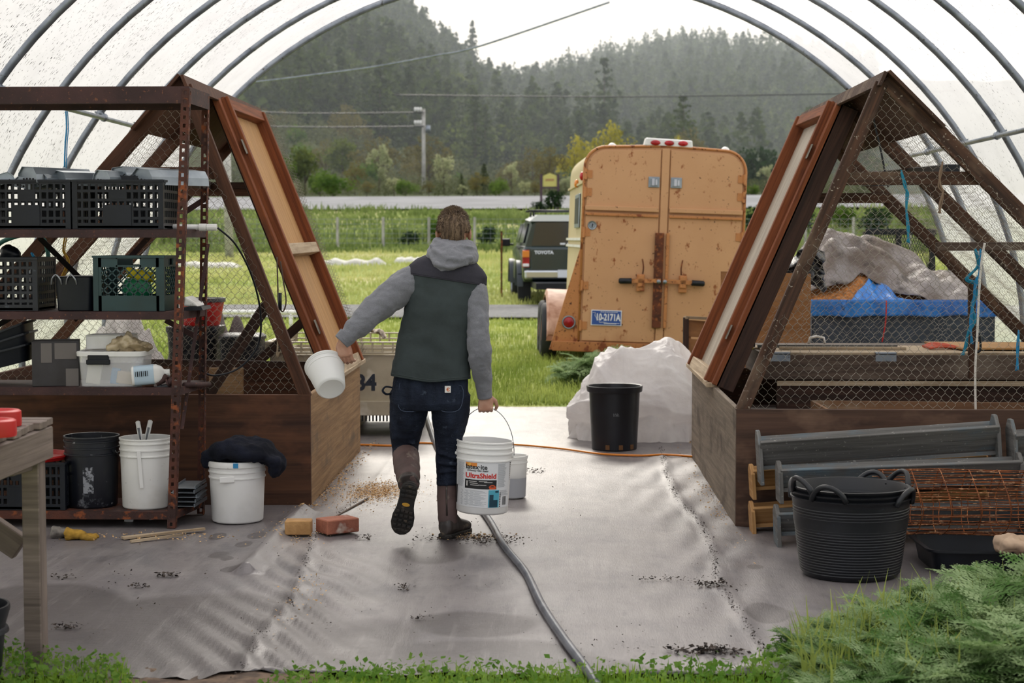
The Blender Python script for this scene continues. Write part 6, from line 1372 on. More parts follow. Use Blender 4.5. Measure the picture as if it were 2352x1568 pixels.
m = MB(); m.lathe([(.001, .003), (.015, .003), (.017, 0)], hl+ax*(L*.38)-nn*.0125, 20, Matrix((xw*1.25, ax*.62, -nn)).transposed()); m.build('oval_badge', M('yellow_badge', 'b98a2c', .6), sl)
shR = [(1027, 1101, 9.255), (1027, 1140, 9.25), (1028, 1180, 9.24), (1030, 1215, 9.24)]
h0 = gp(1024, 1240); h0 = V((-.600, 9.19, 0)); dirR = V((.40, .92, 0)).normalized(); sdR = V((.92, -.40, 0)).normalized()
rings = [ring(h0+dirR*s+V((0, 0, z)), w, t_, 20, sdR, V((0, 0, 1)), 2.5) for s, w, t_, z in ((-.012, .022, .03, .055), (.004, .038, .045, .065), (.05, .044, .062, .078), (.09, .044, .062, .078), (.135, .045, .042, .060), (.19, .050, .034, .052), (.235, .047, .028, .045), (.262, .028, .02, .038))]
br = boot(shR, [.056]*4+[.056]*4+[.055]*4+[.053]*4, rings, 'r')
m = MB(); P2 = [(-.022, .0), (-.016, .026), (0, .041), (.05, .046), (.1, .044), (.19, .054), (.235, .051), (.262, .032), (.272, 0)]
out = [h0+dirR*s+sdR*w for s, w in P2]+[h0+dirR*s-sdR*w for s, w in P2[-2:0:-1]]
m.prism([p+V((0, 0, .003)) for p in out], (0, 0, .026)); m.build('sole', mt['sole'], br, True, bev=.004, auto=40)
for bb, sh_, r in ((bl, shL, .0725), (br, shR, .0565)):
    m = MB(); Q = [at(*p) for p in sh_]; m.tube([q+V((0, -r*1.0 if bb is br else -r*.35, 0 if bb is br else -r*.95 if i else -r*.8)) for i, q in enumerate(Q[:3])], .0045, 6); m.build('back_seam', mt['bootlow'], bb, True)
# ------------------------------------------------------------------ the carried bucket with its printed label
apx = WR+V((.008, .024, -.074)); cb = V((apx.x-.0245, apx.y, .150)); tilt = .045
BH, BRT, BRB = .395, .152, .142
bk = bucket('bucket', 'white bucket with a printed sealer label hanging from the man hand', 'bucket', cb, BRT, BRB, BH, mt['white_clean'], None, (.915, .84, .745), (0, tilt, .0), None, wall=.004)
apz = (apx.z-cb.z)/math.cos(tilt)
zb = .80*BH; m = MB(); pts = bail_pts(BRT+.010, zb, 0, h=apz-zb, n=24)
m.tube(pts, .0022, 6); w_ = m.build('bail', mt['steel'], bk, True)
for s in (-1, 1): m = MB(); m.lathe([(.001, 0), (.014, 0), (.014, .014), (.001, .015)], (s*(BRT-.006), 0, zb), 12, Matrix.Rotation(s*PI/2, 3, 'Y')); m.build('ear', mt['white_clean'], bk)
def LB(px, py, off=.0012):   # label coordinates from the zoomed photo to the bucket wall
    zz = (1178-(750+py/2.8))/423.8; zz = .02+zz*.985; r = BRB+(BRT-BRB)*zz/BH; s = max(-.97, min(.97, ((px-925)/2.8/423.8)/r)); a = math.asin(s)
    return V(((r+off)*math.sin(a), -(r+off)*math.cos(a), zz))
def patch(mb, x0, y0, x1, y1, off=.0014, n=None):
    n = n or max(2, int(abs(x1-x0)/14)); ny = 2
    mb.grid(lambda u, v: LB(x0+(x1-x0)*u, y0+(y1-y0)*v, off), n, ny)
LM = lambda nm, c: M(nm, c, .45)
lab = MB(); patch(lab, 756, 872, 1092, 1172, .0010, 40); lb_ = lab.build('label', LM('label_white', 'd9dadb'), bk, True)
m = MB(); rl = random.Random(3)
for x0, x1, y0, y1, st_ in ((768, 808, 885, 1045, 5), (1022, 1074, 885, 1040, 5), (768, 958, 1062, 1160, 6), (1040, 1090, 1060, 1095, 6)):
    y = y0
    while y < y1: patch(m, x0, y, x1-rl.random()*(x1-x0)*.25, y+1.9, .0016, 6); y += st_
m.build('label_text_lines', LM('label_grey', '8f9499'), lb_)
m = MB(); patch(m, 815, 990, 1016, 1050, .0016); patch(m, 756, 1040, 766, 1160, .0016); m.build('label_black_panel', LM('label_black', '1b1a1c'), lb_)
m = MB(); patch(m, 815, 880, 888, 906, .0016); m.build('label_header', LM('label_orange', 'e0893a'), lb_)
m = MB(); patch(m, 968, 1055, 1034, 1170, .0016); m.build('label_picture', LM('label_teal', '4fa3b8'), lb_)
m = MB(); patch(m, 975, 1085, 1000, 1168, .0020); patch(m, 1000, 1120, 1026, 1168, .0020); patch(m, 1010, 1060, 1030, 1072, .0020); m.build('label_picture_dark', LM('label_deep', '123a4a'), lb_)
m = MB()
for i in range(11): patch(m, 1056+i*1.9, 1100, 1056+i*1.9+(.7+.7*(i % 3 == 0)), 1156, .0016, 1)
for i in range(9): patch(m, 1037, 1072+i*11, 1044, 1079+i*11, .0016, 1); patch(m, 1093, 880+i*14, 1100, 889+i*14, .0016, 1)
m.build('barcode', LM('label_ink', '202124'), lb_)
m = MB()
for i in range(8): a = .3+i*.35; patch(m, 990+20*math.cos(a)-3, 1042-18*math.sin(a)-3, 990+20*math.cos(a)+4, 1042-18*math.sin(a)+5, .0019, 1)
patch(m, 972, 1036, 1012, 1049, .0019); m.build('label_burst', LM('label_burst', 'd0542a'), lb_)
m = MB()
for x, y in ((838, 1000), (845, 1012), (850, 1024), (905, 998), (900, 1022), (938, 1004)): patch(m, x, y, x+52, y+3.5, .0020, 3)
patch(m, 824, 1000, 832, 1034, .0020, 1); m.build('label_small_print', LM('label_pale', 'c9c6c2'), lb_)
K = 2.8*423.8
def ltext(s, cx, cy, hgt, wide, mat, off, bold=0, shear=0, nm='lettering'):
    mm = text(s, hgt/.72, lambda a, b: LB(cx+a*1.0, cy-b, off), bold=bold, wide=wide, shear=shear); mm.build(nm, mat, lb_)
ltext('latex\u00b7ite', 886, 908, 30, 1.02, LM('ink_black', '17171a'), .0024, bold=1.0)
ltext('10', 836, 892, 16, 1.0, LM('ink_yellow', 'f2d35a'), .0024, bold=.6)
ltext('Driveway Filler Sealer', 894, 931, 12, .92, LM('ink_black2', '17171a'), .0024, bold=.3, shear=.25)
ltext('UltraShield', 915, 965, 33, .96, LM('ink_red', 'c8281f'), .0026, bold=1.3)
# ------------------------------------------------------------------ the small tilted pail in the other hand
mo, bo = at(745, 838, 9.095), at(761, 893, 8.955); ax = (mo-bo); PHt = ax.length; q = ax.to_track_quat('Z', 'Y')
bucket('pail', 'empty milky white pail held tilted in the man left hand', 'pail', bo, .104, .078, PHt, mt['milky'], None, (.93, .80), q.to_euler(), band=.003, wall=.003)
# ------------------------------------------------------------------ vegetation
def quads_obj(name, Q, mat, loc=None, cols=None):
    Q = np.asarray(Q, np.float32).reshape(-1, 4, 3); n = len(Q)
    org = np.array(loc if loc is not None else (0, 0, 0), np.float32)
    me = bpy.data.meshes.new(name); me.vertices.add(4*n); me.vertices.foreach_set('co', (Q-org).reshape(-1))
    me.loops.add(4*n); me.loops.foreach_set('vertex_index', np.arange(4*n, dtype=np.int32))
    me.polygons.add(n); me.polygons.foreach_set('loop_start', np.arange(0, 4*n, 4, dtype=np.int32)); me.polygons.foreach_set('loop_total', np.full(n, 4, np.int32))
    me.materials.append(mat); me.update(); me.validate()
    o = bpy.data.objects.new(name, me); COL.objects.link(o); o.location = org; ORG[o.name] = V(org); return o
def leafmat(name, c1, c2, sc=1.2, trans=.35, rnd=.25, rough=.6):
    t = NT(name); oi = t.n('ObjectInfo'); nz = t.noise(sc, None, 3)
    f = t.math('ADD', t.ramp(nz, .35, .65), t.math('MULTIPLY', t.math('SUBTRACT', oi.outputs['Random'], .5), rnd*2))
    c = t.mix(f, hexc(c1), hexc(c2)); a = t.pbr(c, rough+.2, 0, None, .08); b = t.n('BsdfTranslucent'); t.l(c, b.inputs[0])
    mx = t.n('MixShader'); mx.inputs[0].default_value = trans; t.l(a, mx.inputs[1]); t.l(b.outputs[0], mx.inputs[2]); return t.fin(mx.outputs[0])
def rquads(P, size, asp=1.0, flat=0.0, jit=.4):
    n = len(P); a = RS.normal(size=(n, 3)); a[:, 2] *= (1-flat); a /= np.linalg.norm(a, axis=1)[:, None]
    b = RS.normal(size=(n, 3)); b[:, 2] *= (1-flat); b -= a*(a*b).sum(1)[:, None]; b /= np.linalg.norm(b, axis=1)[:, None]
    s = np.asarray(size)*(1+jit*RS.uniform(-1, 1, n)); s = s[:, None]
    return np.stack([P-a*s-b*s*asp*.6, P+a*s*.2-b*s*asp, P+a*s+b*s*asp*.3, P-a*s*.3+b*s*asp], 1)
def conifer(h=10, r=2.4, n=26, lean=0, dens=1.0, seed=0):
    rs = np.random.RandomState(seed); Q = []
    for i in range(n):
        t = (i+rs.uniform(-.3, .3))/n; z = h*(.06+.93*t); R = r*(1-t)**.8*rs.uniform(.75, 1.15)+.12
        nb = int(9*dens*(1-t*.4))
        for k in range(nb):
            a = 2*PI*(k+rs.uniform())/nb; L = R*rs.uniform(.7, 1.1)
            for j in range(5):
                s = (j+rs.uniform(.2, 1))/5*L; p = np.array([math.cos(a)*s, math.sin(a)*s, z+.12*s-.10*s*s/r+rs.normal()*.06])
                Q.append(np.append(p, .10*h/10+.035*s+.05))
    Q = np.array(Q); return rquads(Q[:, :3], Q[:, 3]*1.35, .8, .45)
def broad(h=6, r=2.6, n=1500, clumps=26, seed=0, leaf=.16, low=.25, flat=.8):
    rs = np.random.RandomState(seed); C = []
    for i in range(clumps):
        d = rs.normal(size=3); d /= np.linalg.norm(d); q = rs.uniform(.45, .95); C.append([d[0]*r*q*.85, d[1]*r*q*.85, h*(low+.5*(1-low))+d[2]*h*(1-low)*.42*q, rs.uniform(.28, .5)*r*flat])
    C = np.array(C); k = rs.randint(0, clumps, n); d = rs.normal(size=(n, 3)); d /= np.linalg.norm(d, axis=1)[:, None]
    P = C[k, :3]+d*(C[k, 3]*rs.uniform(.55, 1.05, n))[:, None]; P[:, 2] = np.maximum(P[:, 2], .05)
    return rquads(P, np.full(n, leaf), .7)
mt['bark'] = M('bark', '4a3d31', .95, 0, '5f5145', 3)
GM = {'fir': leafmat('fir_green', '2c3920', '55622f', .5, .25), 'oak': leafmat('oak_green', '3f4d24', '717c38', .6, .35), 'lichen': leafmat('lichen_green', '8d9570', 'b3b58c', 1.0, .4), 'yellow': leafmat('spring_green', '8a8630', 'b5ab48', .8, .45),
      'olive': leafmat('olive_brown', '5b5732', '7a7142', .8, .35), 'shrub': leafmat('shrub_green', '3f5a22', '6a8234', .8, .4), 'scrub': leafmat('scrub_green', '454c33', '6a6e4c', .08, .3), 'dark': leafmat('dark_shrub', '1e2f1c', '33482a', .8, .3)}
def tree(name, Q, mat, h, tr=.16, forks=0):
    th = bpy.data.objects.new(name, None); COL.objects.link(th); ORG[th.name] = V((0, 0, 0))
    o = quads_obj('foliage', Q, mat); o.parent = th
    m = MB(); m.tube([(0, 0, -.5), (0, 0, h*.4), (.0, 0, h*.9)], [tr, tr*.7, tr*.15], 7)
    for k in range(forks):
        a = k*2.4; m.tube([(0, 0, h*(.15+.08*k)), (math.cos(a)*h*.13, math.sin(a)*h*.13, h*(.4+.06*k)), (math.cos(a)*h*.2, math.sin(a)*h*.2, h*(.65+.04*k))], [tr*.6, tr*.4, tr*.1], 5)
    m.build('trunk', mt['bark'], th, True); return th
PT = {'fir': tree('fir_tree', conifer(10, 2.3, 26, seed=1), GM['fir'], 10), 'fir2': tree('fir_tree', conifer(10, 3.3, 20, dens=.8, seed=2), GM['fir'], 10), 'oak': tree('oak_tree', broad(7, 3.2, 1700, 26, 3, .20), GM['oak'], 7, .2, 3),
      'lichen': tree('mossy_tree', broad(6, 2.2, 900, 22, 4, .13, .2, .55), GM['lichen'], 6, .10, 5), 'yellow': tree('willow_tree', broad(6, 3.0, 1500, 24, 5, .15), GM['yellow'], 6, .12, 4), 'olive': tree('bare_tree', broad(7, 3.0, 1300, 26, 6, .14, .15, .6), GM['olive'], 7, .12, 5),
      'shrub': tree('shrub', broad(3, 2.2, 1100, 20, 7, .13, .1), GM['shrub'], 2.4, .06, 3), 'dark': tree('shrub', broad(3, 2.0, 1100, 20, 8, .13, .1), GM['dark'], 2.4, .06, 3)}
for o in PT.values(): o.location = (0, -900, 0)
used = set()
def plant(kind, px, ptop, Y, hw=None, label=None, cat='tree', group=None, base=None, wide=1.0):
    """a tree whose top shows at (px, ptop) at depth Y"""
    p = at(px, ptop, Y); z0 = gz(p.x, Y) if base is None else base
    h0 = {'fir': 10, 'fir2': 10, 'oak': 6.6, 'lichen': 5.6, 'yellow': 5.8, 'olive': 6.6, 'shrub': 2.8, 'dark': 2.8}[kind]
    s = max(.15, (p.z-z0)/h0)
    src = PT[kind]
    if kind in used: o = copy_tree(src)
    else: o = src; used.add(kind)
    o.location = (p.x, Y, z0-.05); o.scale = (s*wide, s*wide, s); o.rotation_euler = (0, 0, random.random()*6.28)
    return tag(o, label, cat, group)
NAMED = [('oak', 700, 338, 118, 'round dark green tree at the far left beyond the road', .8), ('shrub', 640, 372, 116, 'low bush left of the round dark tree beyond the road', 1), ('shrub', 735, 395, 112, 'bright green bush at the right foot of the round dark tree', .9), ('oak', 786, 318, 170, 'dark rounded tree on the slope behind the mossy tree', .8), ('olive', 815, 370, 120, 'dull green bush between the round dark tree and the mossy tree', .9),
    ('lichen', 870, 328, 122, 'tall pale mossy tree left of the utility pole', .85), ('lichen', 1020, 350, 124, 'pale mossy tree right of the utility pole', 1.0), ('lichen', 1175, 368, 118, 'pale mossy tree left of the yellow sign', .8), ('fir', 1112, 372, 116, 'small dark conifer between two mossy trees', 1.2), ('fir', 1060, 395, 114, 'smallest conifer right of the utility pole', 1.1),
    ('olive', 1262, 335, 126, 'brownish bare tree above the yellow sign', .9), ('yellow', 1400, 296, 132, 'yellow green willow crown behind the trailer roof', .9), ('yellow', 1325, 322, 130, 'yellow green willow left of the trailer roof lamp', .8), ('yellow', 1560, 322, 128, 'yellow green tuft right of the trailer roof lamp', .5), ('fir2', 1570, 208, 185, 'broad dark conifer behind the right side of the trailer', .85), ('fir2', 1388, 118, 260, 'large spreading conifer standing high above the trailer', .75),
    ('fir', 1085, 42, 420, 'tall lone conifer on the left ridge against the sky', .7), ('fir', 1048, 70, 430, 'conifer left of the lone one on the left ridge', .8), ('dark', 1735, 345, 140, 'dark rounded bush right of the trailer', .8), ('lichen', 1760, 375, 118, 'pale bush under the dark one right of the trailer', 1), ('dark', 1270, 438, 83, 'dark shrub on the bank behind the truck', .9), ('dark', 1240, 462, 80, 'low dark shrub on the bank just left of the truck canopy', .9),
    ('dark', 945, 530, 66, 'dark shrub at the fence left of the man head', 1.0), ('dark', 1120, 520, 66, 'dark shrub at the fence right of the man head', .8), ('shrub', 1010, 500, 68, 'green bush hidden mostly behind the man head', 1), ('dark', 1760, 470, 70, 'dark hedge shrub right of the trailer beyond the coop', 1.1), ('dark', 1840, 480, 71, 'second dark hedge shrub seen through the right coop', 1.1), ('shrub', 1930, 470, 74, 'green hedge shrub seen through the right coop netting', 1.2), ('dark', 2010, 478, 72, 'rightmost dark hedge shrub seen through the coop netting', 1.2)]
for k, px, pt, Y, lb, wd in NAMED: plant(k, px, pt, Y, None, lb, 'shrub' if k in ('shrub', 'dark') else 'tree', None, None, wd)
rs = np.random.RandomState(11); cnt = {}
G = [('fir', 'fir_L', 'dark fir tree in the forest covering the left hill', 'firs on the left hill', 95), ('fir2', 'fir2_L', 'broad spreading conifer in the forest on the left hill', 'spreading conifers on the left hill', 55), ('oak', 'oak_L', 'rounded leafy tree among the firs on the left hill', 'leafy trees on the left hill', 60), ('olive', 'ol_L', 'brownish bare tree at the foot of the left hill', 'bare trees at the hill foot', 30), ('shrub', 'sh_L', 'green shrub on the open slope at the hill foot', 'shrubs on the hill foot', 30)]
for kind, _, lb, gr, n in G:
    i = 0
    while i < n:
        Y = rs.uniform(215, 430) if kind in ('fir', 'fir2', 'oak') else rs.uniform(150, 260)
        px = rs.uniform(560, 1700); X = (px-VX)*Y/F; z0 = gz(X, Y); h = {'fir': rs.uniform(8, 15), 'fir2': rs.uniform(7, 12), 'oak': rs.uniform(5, 9), 'olive': rs.uniform(3, 6), 'shrub': rs.uniform(1.5, 3)}[kind]
        ptop = VY-(z0+h-EYE)*F/Y
        lim = itp([(0, -80), (900, -20), (960, 35), (1090, 60), (1120, 130), (1300, 200), (1700, 300)], px)
        if ptop < lim: 
            if Y > 300: continue
            h *= .6; ptop = VY-(z0+h-EYE)*F/Y
            if ptop < lim: continue
        plant(kind, px, ptop, Y, None, lb, 'shrub' if kind == 'shrub' else 'tree', gr, None, rs.uniform(.8, 1.2)); i += 1
RD = [('olive', 590), ('shrub', 618), ('lichen', 668), ('shrub', 764), ('olive', 842), ('lichen', 905), ('shrub', 932), ('olive', 985), ('lichen', 1062), ('olive', 1095), ('shrub', 1146), ('lichen', 1205), ('olive', 1228), ('lichen', 1300), ('shrub', 1725)]
for i, (k_, px) in enumerate(RD): plant(k_, px, 392+rs.uniform(0, 34), rs.uniform(106, 112), None, {'olive': 'low brownish bush along the far edge of the road', 'shrub': 'low green bush along the far edge of the road', 'lichen': 'small pale mossy bush along the far edge of the road'}[k_], 'shrub', {'olive': 'brownish roadside bushes', 'shrub': 'green roadside bushes', 'lichen': 'pale roadside bushes'}[k_], None, rs.uniform(1.1, 1.6))
# the rest of the forest
def lowpoly(X, Y, Z, H, kind, n):
    t = RS.uniform(0, 1, n)**.8; a = RS.uniform(0, 2*PI, n)
    R = H*.20*(1-t)**.8+.15 if kind else H*.34*np.sqrt(np.maximum(.05, 1-(2*t-1)**2)); q = np.sqrt(RS.uniform(.3, 1, n))
    return np.stack([X+R*q*np.cos(a), Y+R*q*np.sin(a), Z+H*(.08+.9*t)], 1), np.full(n, H*(.055 if n > 50 else .06))*(1.15-t*.6)
for nm, N_, Yr_, far in (('thicket', 3000, (105.5, 330), -1), ('forest', 2600, (225, 520), 0), ('forest', 3800, (330, 720), 1)):
    A = {0: [], 1: []}; S = {0: [], 1: []}; i = 0
    while i < N_:
        Y = rs.uniform(*Yr_) if far <= 0 else Yr_[1]-(Yr_[1]-Yr_[0])*rs.uniform()**1.3; px = rs.uniform(480, 2000); X = (px-VX)*Y/F; Z = gz(X, Y)
        if Z < 9 and far == 0: 
            if rs.uniform() < .6: i += 1; continue
        k = int(rs.uniform() < .72); H = rs.uniform(7, 15) if k else rs.uniform(5, 10)
        if far < 0: k = 0; H = rs.uniform(.5, 1.3)+min(3.2, max(0, Y-125)*.03)*rs.uniform(.5, 1.2)
        if far > 0: H *= .95
        P, s_ = lowpoly(X, Y, Z, H, k, 115 if far == 0 else 60); A[k].append(P); S[k].append(s_); i += 1
    for k in (0, 1):
        if not A[k]: continue
        P = np.concatenate(A[k]); s_ = np.concatenate(S[k]); o = quads_obj('thicket' if far < 0 else 'forest_canopy', rquads(P, s_*(1.25 if far < 0 else 1), .8, .3), GM['fir'] if k else GM['scrub' if far < 0 else 'oak'])
        stuff(o, 'low scrub covering the foot of the left hill' if far < 0 else ('unbroken conifer' if k else 'unbroken leafy')+(' forest covering the hazy right hill' if far else ' forest covering the slope of the left hill'), 'forest')
# ------------------------------------------------------------------ grass
def blades(P, h, w, bend=.5):
    n = len(P); a = RS.uniform(0, 2*PI, n); d = np.stack([np.cos(a), np.sin(a), np.zeros(n)], 1); s = np.stack([-np.sin(a), np.cos(a), np.zeros(n)], 1)
    b = RS.uniform(.1, 1, n)*bend; h = h[:, None]; w = w[:, None]; up = np.array([0, 0, 1.0]); m = P+up*h*.55+d*(h*.18*b[:, None]); t = P+up*h*(1-.25*b[:, None])+d*(h*.65*b[:, None])
    return np.concatenate([np.stack([P-s*w, P+s*w, m+s*w*.8, m-s*w*.8], 1), np.stack([m-s*w*.8, m+s*w*.8, t+s*w*.1, t-s*w*.1], 1)])
mt['grass'] = leafmat('grass_blades', '77893f', 'a8b163', 1.2, .5); mt['grass_far'] = leafmat('meadow_blades', '98a35c', 'c4c184', .4, .5); mt['grass_near'] = leafmat('near_grass', '67902b', '9dba4c', 3, .5); mt['clover'] = leafmat('clover', '5c8233', '8ba552', 8, .45)
def gzv(P): return np.array([gz(x, y) for x, y in P])
# near strip at the tunnel mouth
def strip(n, f, y0, y1, x0, x1):
    P = []
    while len(P) < n:
        x, y = RS.uniform(x0, x1), RS.uniform(y0, y1)
        if RS.uniform() < f(x, y): P.append((x, y, -.02))
    return np.array(P)
def dens(x, y):
    px = VX+x*F/y; e = itp([(-800, 6.45), (0, 6.62), (270, 6.35), (330, 5.9), (560, 5.9), (640, 6.25), (1000, 6.34), (1350, 6.32), (1500, 6.36), (1700, 6.40), (1800, 6.65), (2400, 7.3)], px)+.06*fbm(x*3, y*3)
    return 1 if y < e else .0
P = strip(15000, dens, 5.5, 7.2, -2.6, 2.2); hh = RS.uniform(.02, .07, len(P))+.05*np.array([max(0, fbm(x*2.5, y*2.5)) for x, y, _ in P]); Q = blades(P, hh, RS.uniform(.002, .0045, len(P)), 1.2)
stuff(quads_obj('grass', Q, mt['grass_near'], (0, 6, 0)), 'fresh green grass along the near edge of the ground cover', 'grass')
P = strip(9000, dens, 5.5, 7.0, -2.6, 2.2); P[:, 2] = RS.uniform(.0, .07, len(P)); stuff(quads_obj('clover_leaves', rquads(P, .011, .9, .4), mt['clover'], (0, 6, 0)), 'small round clover leaves among the near grass', 'clover')
# bare soil where the cloth ends
m = MB(); a, b = gp(300, 1568), gp(640, 1568); m.grid(lambda u, v: V((a.x-.1+(b.x-a.x+.25)*u, 5.7+.75*v, -.004+.016*fbm(u*5, v*4)-.01*abs(2*v-1)**4)), 30, 20)
mt['soil'] = M('soil', '6e5a49', .95, 0, '4c3d32', 14, .4, .6, bsc=40, bst=.6); stuff(m.build('soil', mt['soil'], None, True), 'patch of bare brown soil where the ground cover ends', 'soil')
# meadow behind
n = 52000; Y = 16.6+12*RS.uniform(0, 1, n)**1.5; X = RS.uniform(-1, 1, n)*(Y*.19)+.0*Y; X = (RS.uniform(300, 2000, n)-VX)*Y/F; P = np.stack([X, Y, gzv(zip(X, Y))], 1)
hh = RS.uniform(.04, .12, n)*(1.3-.04*(Y-16)); Q = blades(P, hh, RS.uniform(.004, .008, n), 1.0)
stuff(quads_obj('meadow_grass', Q, mt['grass'], (0, 20, 0)), 'bright meadow grass between the tunnel end and the gravel drive', 'grass')
n = 42000; Y = RS.uniform(32.8, 62, n); X = (RS.uniform(250, 2300, n)-VX)*Y/F; P = np.stack([X, Y, gzv(zip(X, Y))], 1); hh = RS.uniform(.06, .2, n)*(.5+1.2*np.array([max(0, fbm(x*.25, y*.25, 5)) for x, y in zip(X, Y)]))
stuff(quads_obj('pasture_grass', blades(P, hh+.03, RS.uniform(.008, .02, n), 1.0), mt['grass_far'], (0, 45, 0)), 'pale pasture grass between the gravel drive and the fence', 'grass')
n = 30000; Y = RS.uniform(62, 84, n); X = (RS.uniform(250, 2300, n)-VX)*Y/F; P = np.stack([X, Y, gzv(zip(X, Y))], 1); hh = RS.uniform(.2, .6, n)*(.4+1.5*np.array([max(0, fbm(x*.15, y*.3, 8)) for x, y in zip(X, Y)]))
mt['grass_bank'] = leafmat('bank_grass', '566a35', '87955a', .5, .45)
stuff(quads_obj('bank_grass', blades(P, hh+.05, RS.uniform(.02, .05, n), 1.0), mt['grass_bank'], (0, 70, 0)), 'rough green grass on the bank below the road', 'grass')
# feathery weeds
def frond(L, rs, npair=9):
    Q = []; pts = [np.array([s*L*.9, 0, .25*L*math.sin(s*2.0)-.12*L*s*s]) for s in np.linspace(0, 1, npair+1)]
    for i in range(1, npair+1):
        p = pts[i]; pl = L*.42*math.sin(PI*(.18+.80*(1-i/(npair+1))))
        for sd in (-1, 1):
            dr = np.array([.55, sd*.83, .02]); 
            nl = 5
            for j in range(nl):
                q = p+dr*pl*(j+.5)/nl; w = pl*.22*(1-j/(nl+1.5))
                for s2 in (-1, 1):
                    e = np.array([.75*dr[0]+.3*s2*sd*dr[1]*0+.4*(1 if s2 > 0 else -.5), dr[1]*.5+s2*.55*(-dr[0])*sd, .15*rs.normal()]); e /= np.linalg.norm(e)
                    c = np.cross(e, [0, 0, 1]); c /= np.linalg.norm(c)+1e-6; tip = q+e*w*1.5+np.array([0, 0, rs.normal()*w*.3])
                    Q.append([q-c*w*.10, q+e*w*.7+c*w*.38, tip, q+e*w*.7-c*w*.38])
    st = pts
    for i in range(npair): d = np.array([0, .0035, 0]); Q.append([st[i]-d, st[i]+d, st[i+1]+d*.6, st[i+1]-d*.6])
    return np.array(Q)
def weed(h, nf, seed):
    rs = np.random.RandomState(seed); A = []
    for k in range(nf):
        F_ = frond(h*rs.uniform(.55, .95), rs, 9); az = rs.uniform(0, 2*PI); el = rs.uniform(.1, 1.15); z = h*rs.uniform(.02, .45)
        F_[:, :, 2] -= .55*F_[:, :, 0]**2/h; R = np.array(rz(az)@ry(-el)@rx(rs.normal()*.35)); F_ = F_@R.T; F_[:, :, 2] += z; A.append(F_)
    Q = np.concatenate(A); Q[:, :, 2] = np.maximum(Q[:, :, 2], .0); return Q
mt['weed'] = leafmat('feathery_leaf', '527539', 'a2b685', 9, .4, .45, .5)
WP = [quads_obj('feathery_weed', weed(.30, 30, s), mt['weed']) for s in (1, 2, 3)]
wl = 'lush feathery-leaved weed in the green clump at the near right corner'
spots = []; i = 0
while len(spots) < 150:
    x = rs.uniform(.9, 2.75); y = rs.uniform(5.7, 7.35); px = VX+x*F/y
    e = itp([(1500, 5.9), (1650, 6.3), (1780, 6.45), (1880, 6.85), (2000, 7.1), (2200, 7.3), (2600, 7.4)], px)
    if y < e and all((x-a)**2+(y-b)**2 > .006 for a, b in spots): spots.append((x, y))
for i, (x, y) in enumerate(spots):
    o = WP[i] if i < 3 else WP[i % 3].copy()
    if i >= 3: COL.objects.link(o)
    px = VX+x*F/y; s = itp([(1550, .26), (1700, .3), (1850, .42), (2000, .62), (2200, .86), (2352, 1.0)], px)*rs.uniform(.85, 1.15); s *= 1-.25*max(0, y-6.8)
    o.location = (x, y, -.02); o.scale = (s, s, s); o.rotation_euler = (0, 0, rs.uniform(0, 6.28)); tag(o, wl, 'weed', 'feathery weeds at the near right corner')
for i, (px, py, Y, s) in enumerate(((1335, 842, 18.2, 1.1), (1375, 845, 18.0, 1.3), (1410, 842, 18.2, 1.0), (1300, 850, 17.9, .8))):
    o = WP[i % 3].copy(); COL.objects.link(o); q = at(px, py, Y); o.location = (q.x, Y, gz(q.x, Y)-.02); o.scale = (s,)*3; o.rotation_euler = (0, 0, i*1.3); tag(o, 'leafy weed growing under the rear of the horse trailer', 'weed', 'weeds under the trailer')
P = strip(1600, lambda x, y: 1 if y < itp([(1600, 6.2), (1800, 6.5), (2000, 7.0), (2400, 7.3)], VX+x*F/y) else 0, 5.8, 7.2, .9, 2.7); stuff(quads_obj('tall_grass', blades(P, RS.uniform(.1, .34, len(P)), RS.uniform(.003, .007, len(P)), 1.1), mt['grass'], (1.8, 6.5, 0)), 'taller grass blades growing through the feathery weeds', 'grass')
# ------------------------------------------------------------------ litter on the ground cover
def flakes(n, cx, cy, sx, sy, size, z=.012):
    P = np.stack([cx+sx*RS.normal(size=n), cy+sy*RS.normal(size=n), np.zeros(n)], 1); P[:, 2] = [floorz(x, y)+.004 for x, y in P[:, :2]]; P[:, 2] += RS.uniform(0, z, n); return rquads(P, size, .55, .75)
g = gp(868, 1130); Q = np.concatenate([flakes(2600, g.x, g.y, .10, .20, .006), flakes(900, g.x-.05, g.y-.2, .2, .3, .005), flakes(500, -1.47, 11.6, .04, .9, .008), flakes(160, gp(370, 1235).x, gp(370, 1235).y, .25, .08, .007), flakes(200, gp(680, 1230).x, gp(680, 1230).y, .12, .15, .006), flakes(200, gp(1100, 1235).x, gp(1100, 1235).y, .08, .05, .007), flakes(240, 1.0, 10.6, .05, .8, .006), flakes(130, 1.1, 13.0, .1, .8, .007), flakes(100, gp(690, 1380).x, gp(690, 1380).y, .05, .35, .006)])
stuff(quads_obj('wood_shavings', Q, M('shaving', 'd0ac7c', .9, 0, 'b58f60', 30), (0, 10, 0)), 'pale wood shavings scattered over the ground cover', 'shavings')
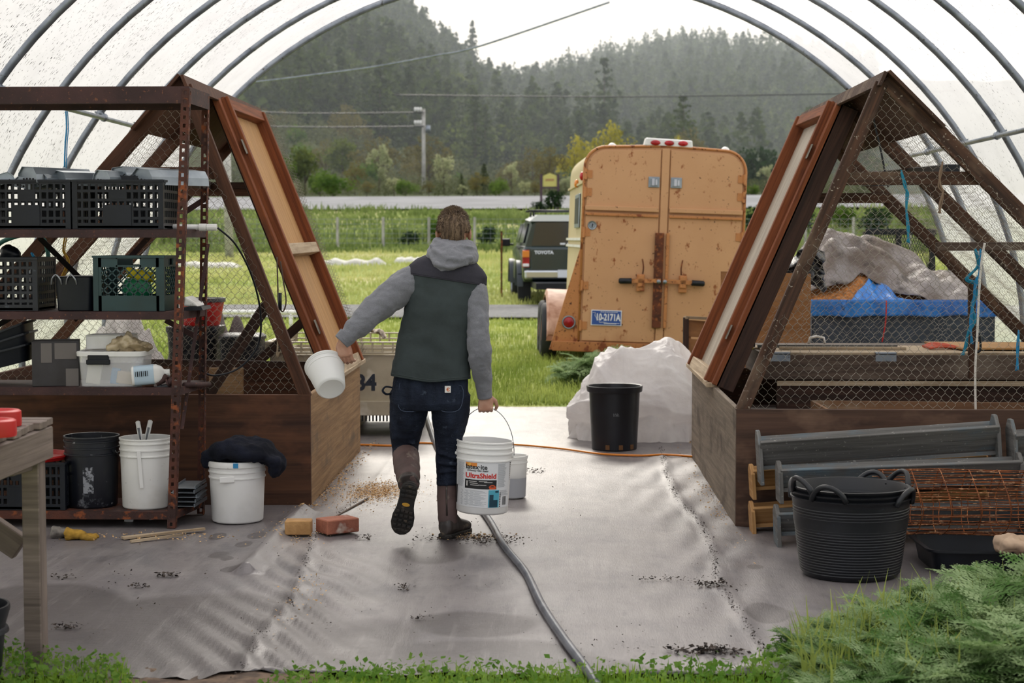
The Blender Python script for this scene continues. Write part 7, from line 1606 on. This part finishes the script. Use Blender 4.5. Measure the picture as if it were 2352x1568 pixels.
def crumbs(n, px, py, sx, sy, size): g = gp(px, py); return flakes(n, g.x, g.y, sx, sy, size, .02)
def along(S, n):  # crumb line down a seam: real dirt, doubling as the lap edge's shade
    A = []
    for a, b in zip(S, S[1:]):
        k = max(2, int(n*(b-a).length/4)); A.append(flakes(k, 0, 0, 0, 0, .005)); t_ = RS.uniform(0, 1, k); A[-1] += (np.stack([a.x+(b.x-a.x)*t_-.035+RS.normal(size=k)*.012, a.y+(b.y-a.y)*t_, np.zeros(k)], 1))[:, None, :]
    Q_ = np.concatenate(A); return Q_
Q = np.concatenate([along(SEAM_R, 700), along(SEAM_L, 500), crumbs(260, 1080, 1240, .14, .05, .008), crumbs(120, 1130, 1248, .1, .04, .007), crumbs(90, 1540, 1335, .08, .02, .006), crumbs(120, 1635, 1350, .05, .03, .008), crumbs(60, 1615, 1500, .12, .04, .010), crumbs(160, 1630, 1500, .07, .03, .012), crumbs(50, 380, 1327, .03, .02, .010), crumbs(40, 318, 1352, .03, .02, .008), crumbs(40, 145, 1330, .03, .02, .008), crumbs(60, 1230, 1085, .04, .08, .008), crumbs(40, 840, 1238, .03, .02, .008), crumbs(40, 930, 1355, .02, .03, .008), crumbs(30, 965, 1425, .03, .01, .007), crumbs(60, 150, 1445, .03, .02, .008)]
                 +[crumbs(7, rs.uniform(100, 1750), rs.uniform(1060, 1500), .05, .1, rs.uniform(.003, .006)) for _ in range(60)])
stuff(quads_obj('dirt_crumbs', Q, M('dark_crumb', '2a2422', .95, 0, '4a3f36', 30), (0, 9, 0)), 'dark crumbs of soil and rotten leaves scattered on the ground cover, also lining its seams as shade', 'dirt')
# ------------------------------------------------------------------ haze in the valley
t = NT('valley_haze'); vs_ = t.n('VolumeScatter'); vs_.inputs['Color'].default_value = (.88, .94, 1, 1); vs_.inputs['Density'].default_value = .00080; vs_.inputs['Anisotropy'].default_value = .1
t.l(vs_.outputs[0], t.out.inputs[1]); m = MB(); m.box((0, 620, 75), (1800, 1040, 250)); hz = m.build('haze', t.mat, None); stuff(hz, 'thin morning haze filling the valley before the hills', 'haze')
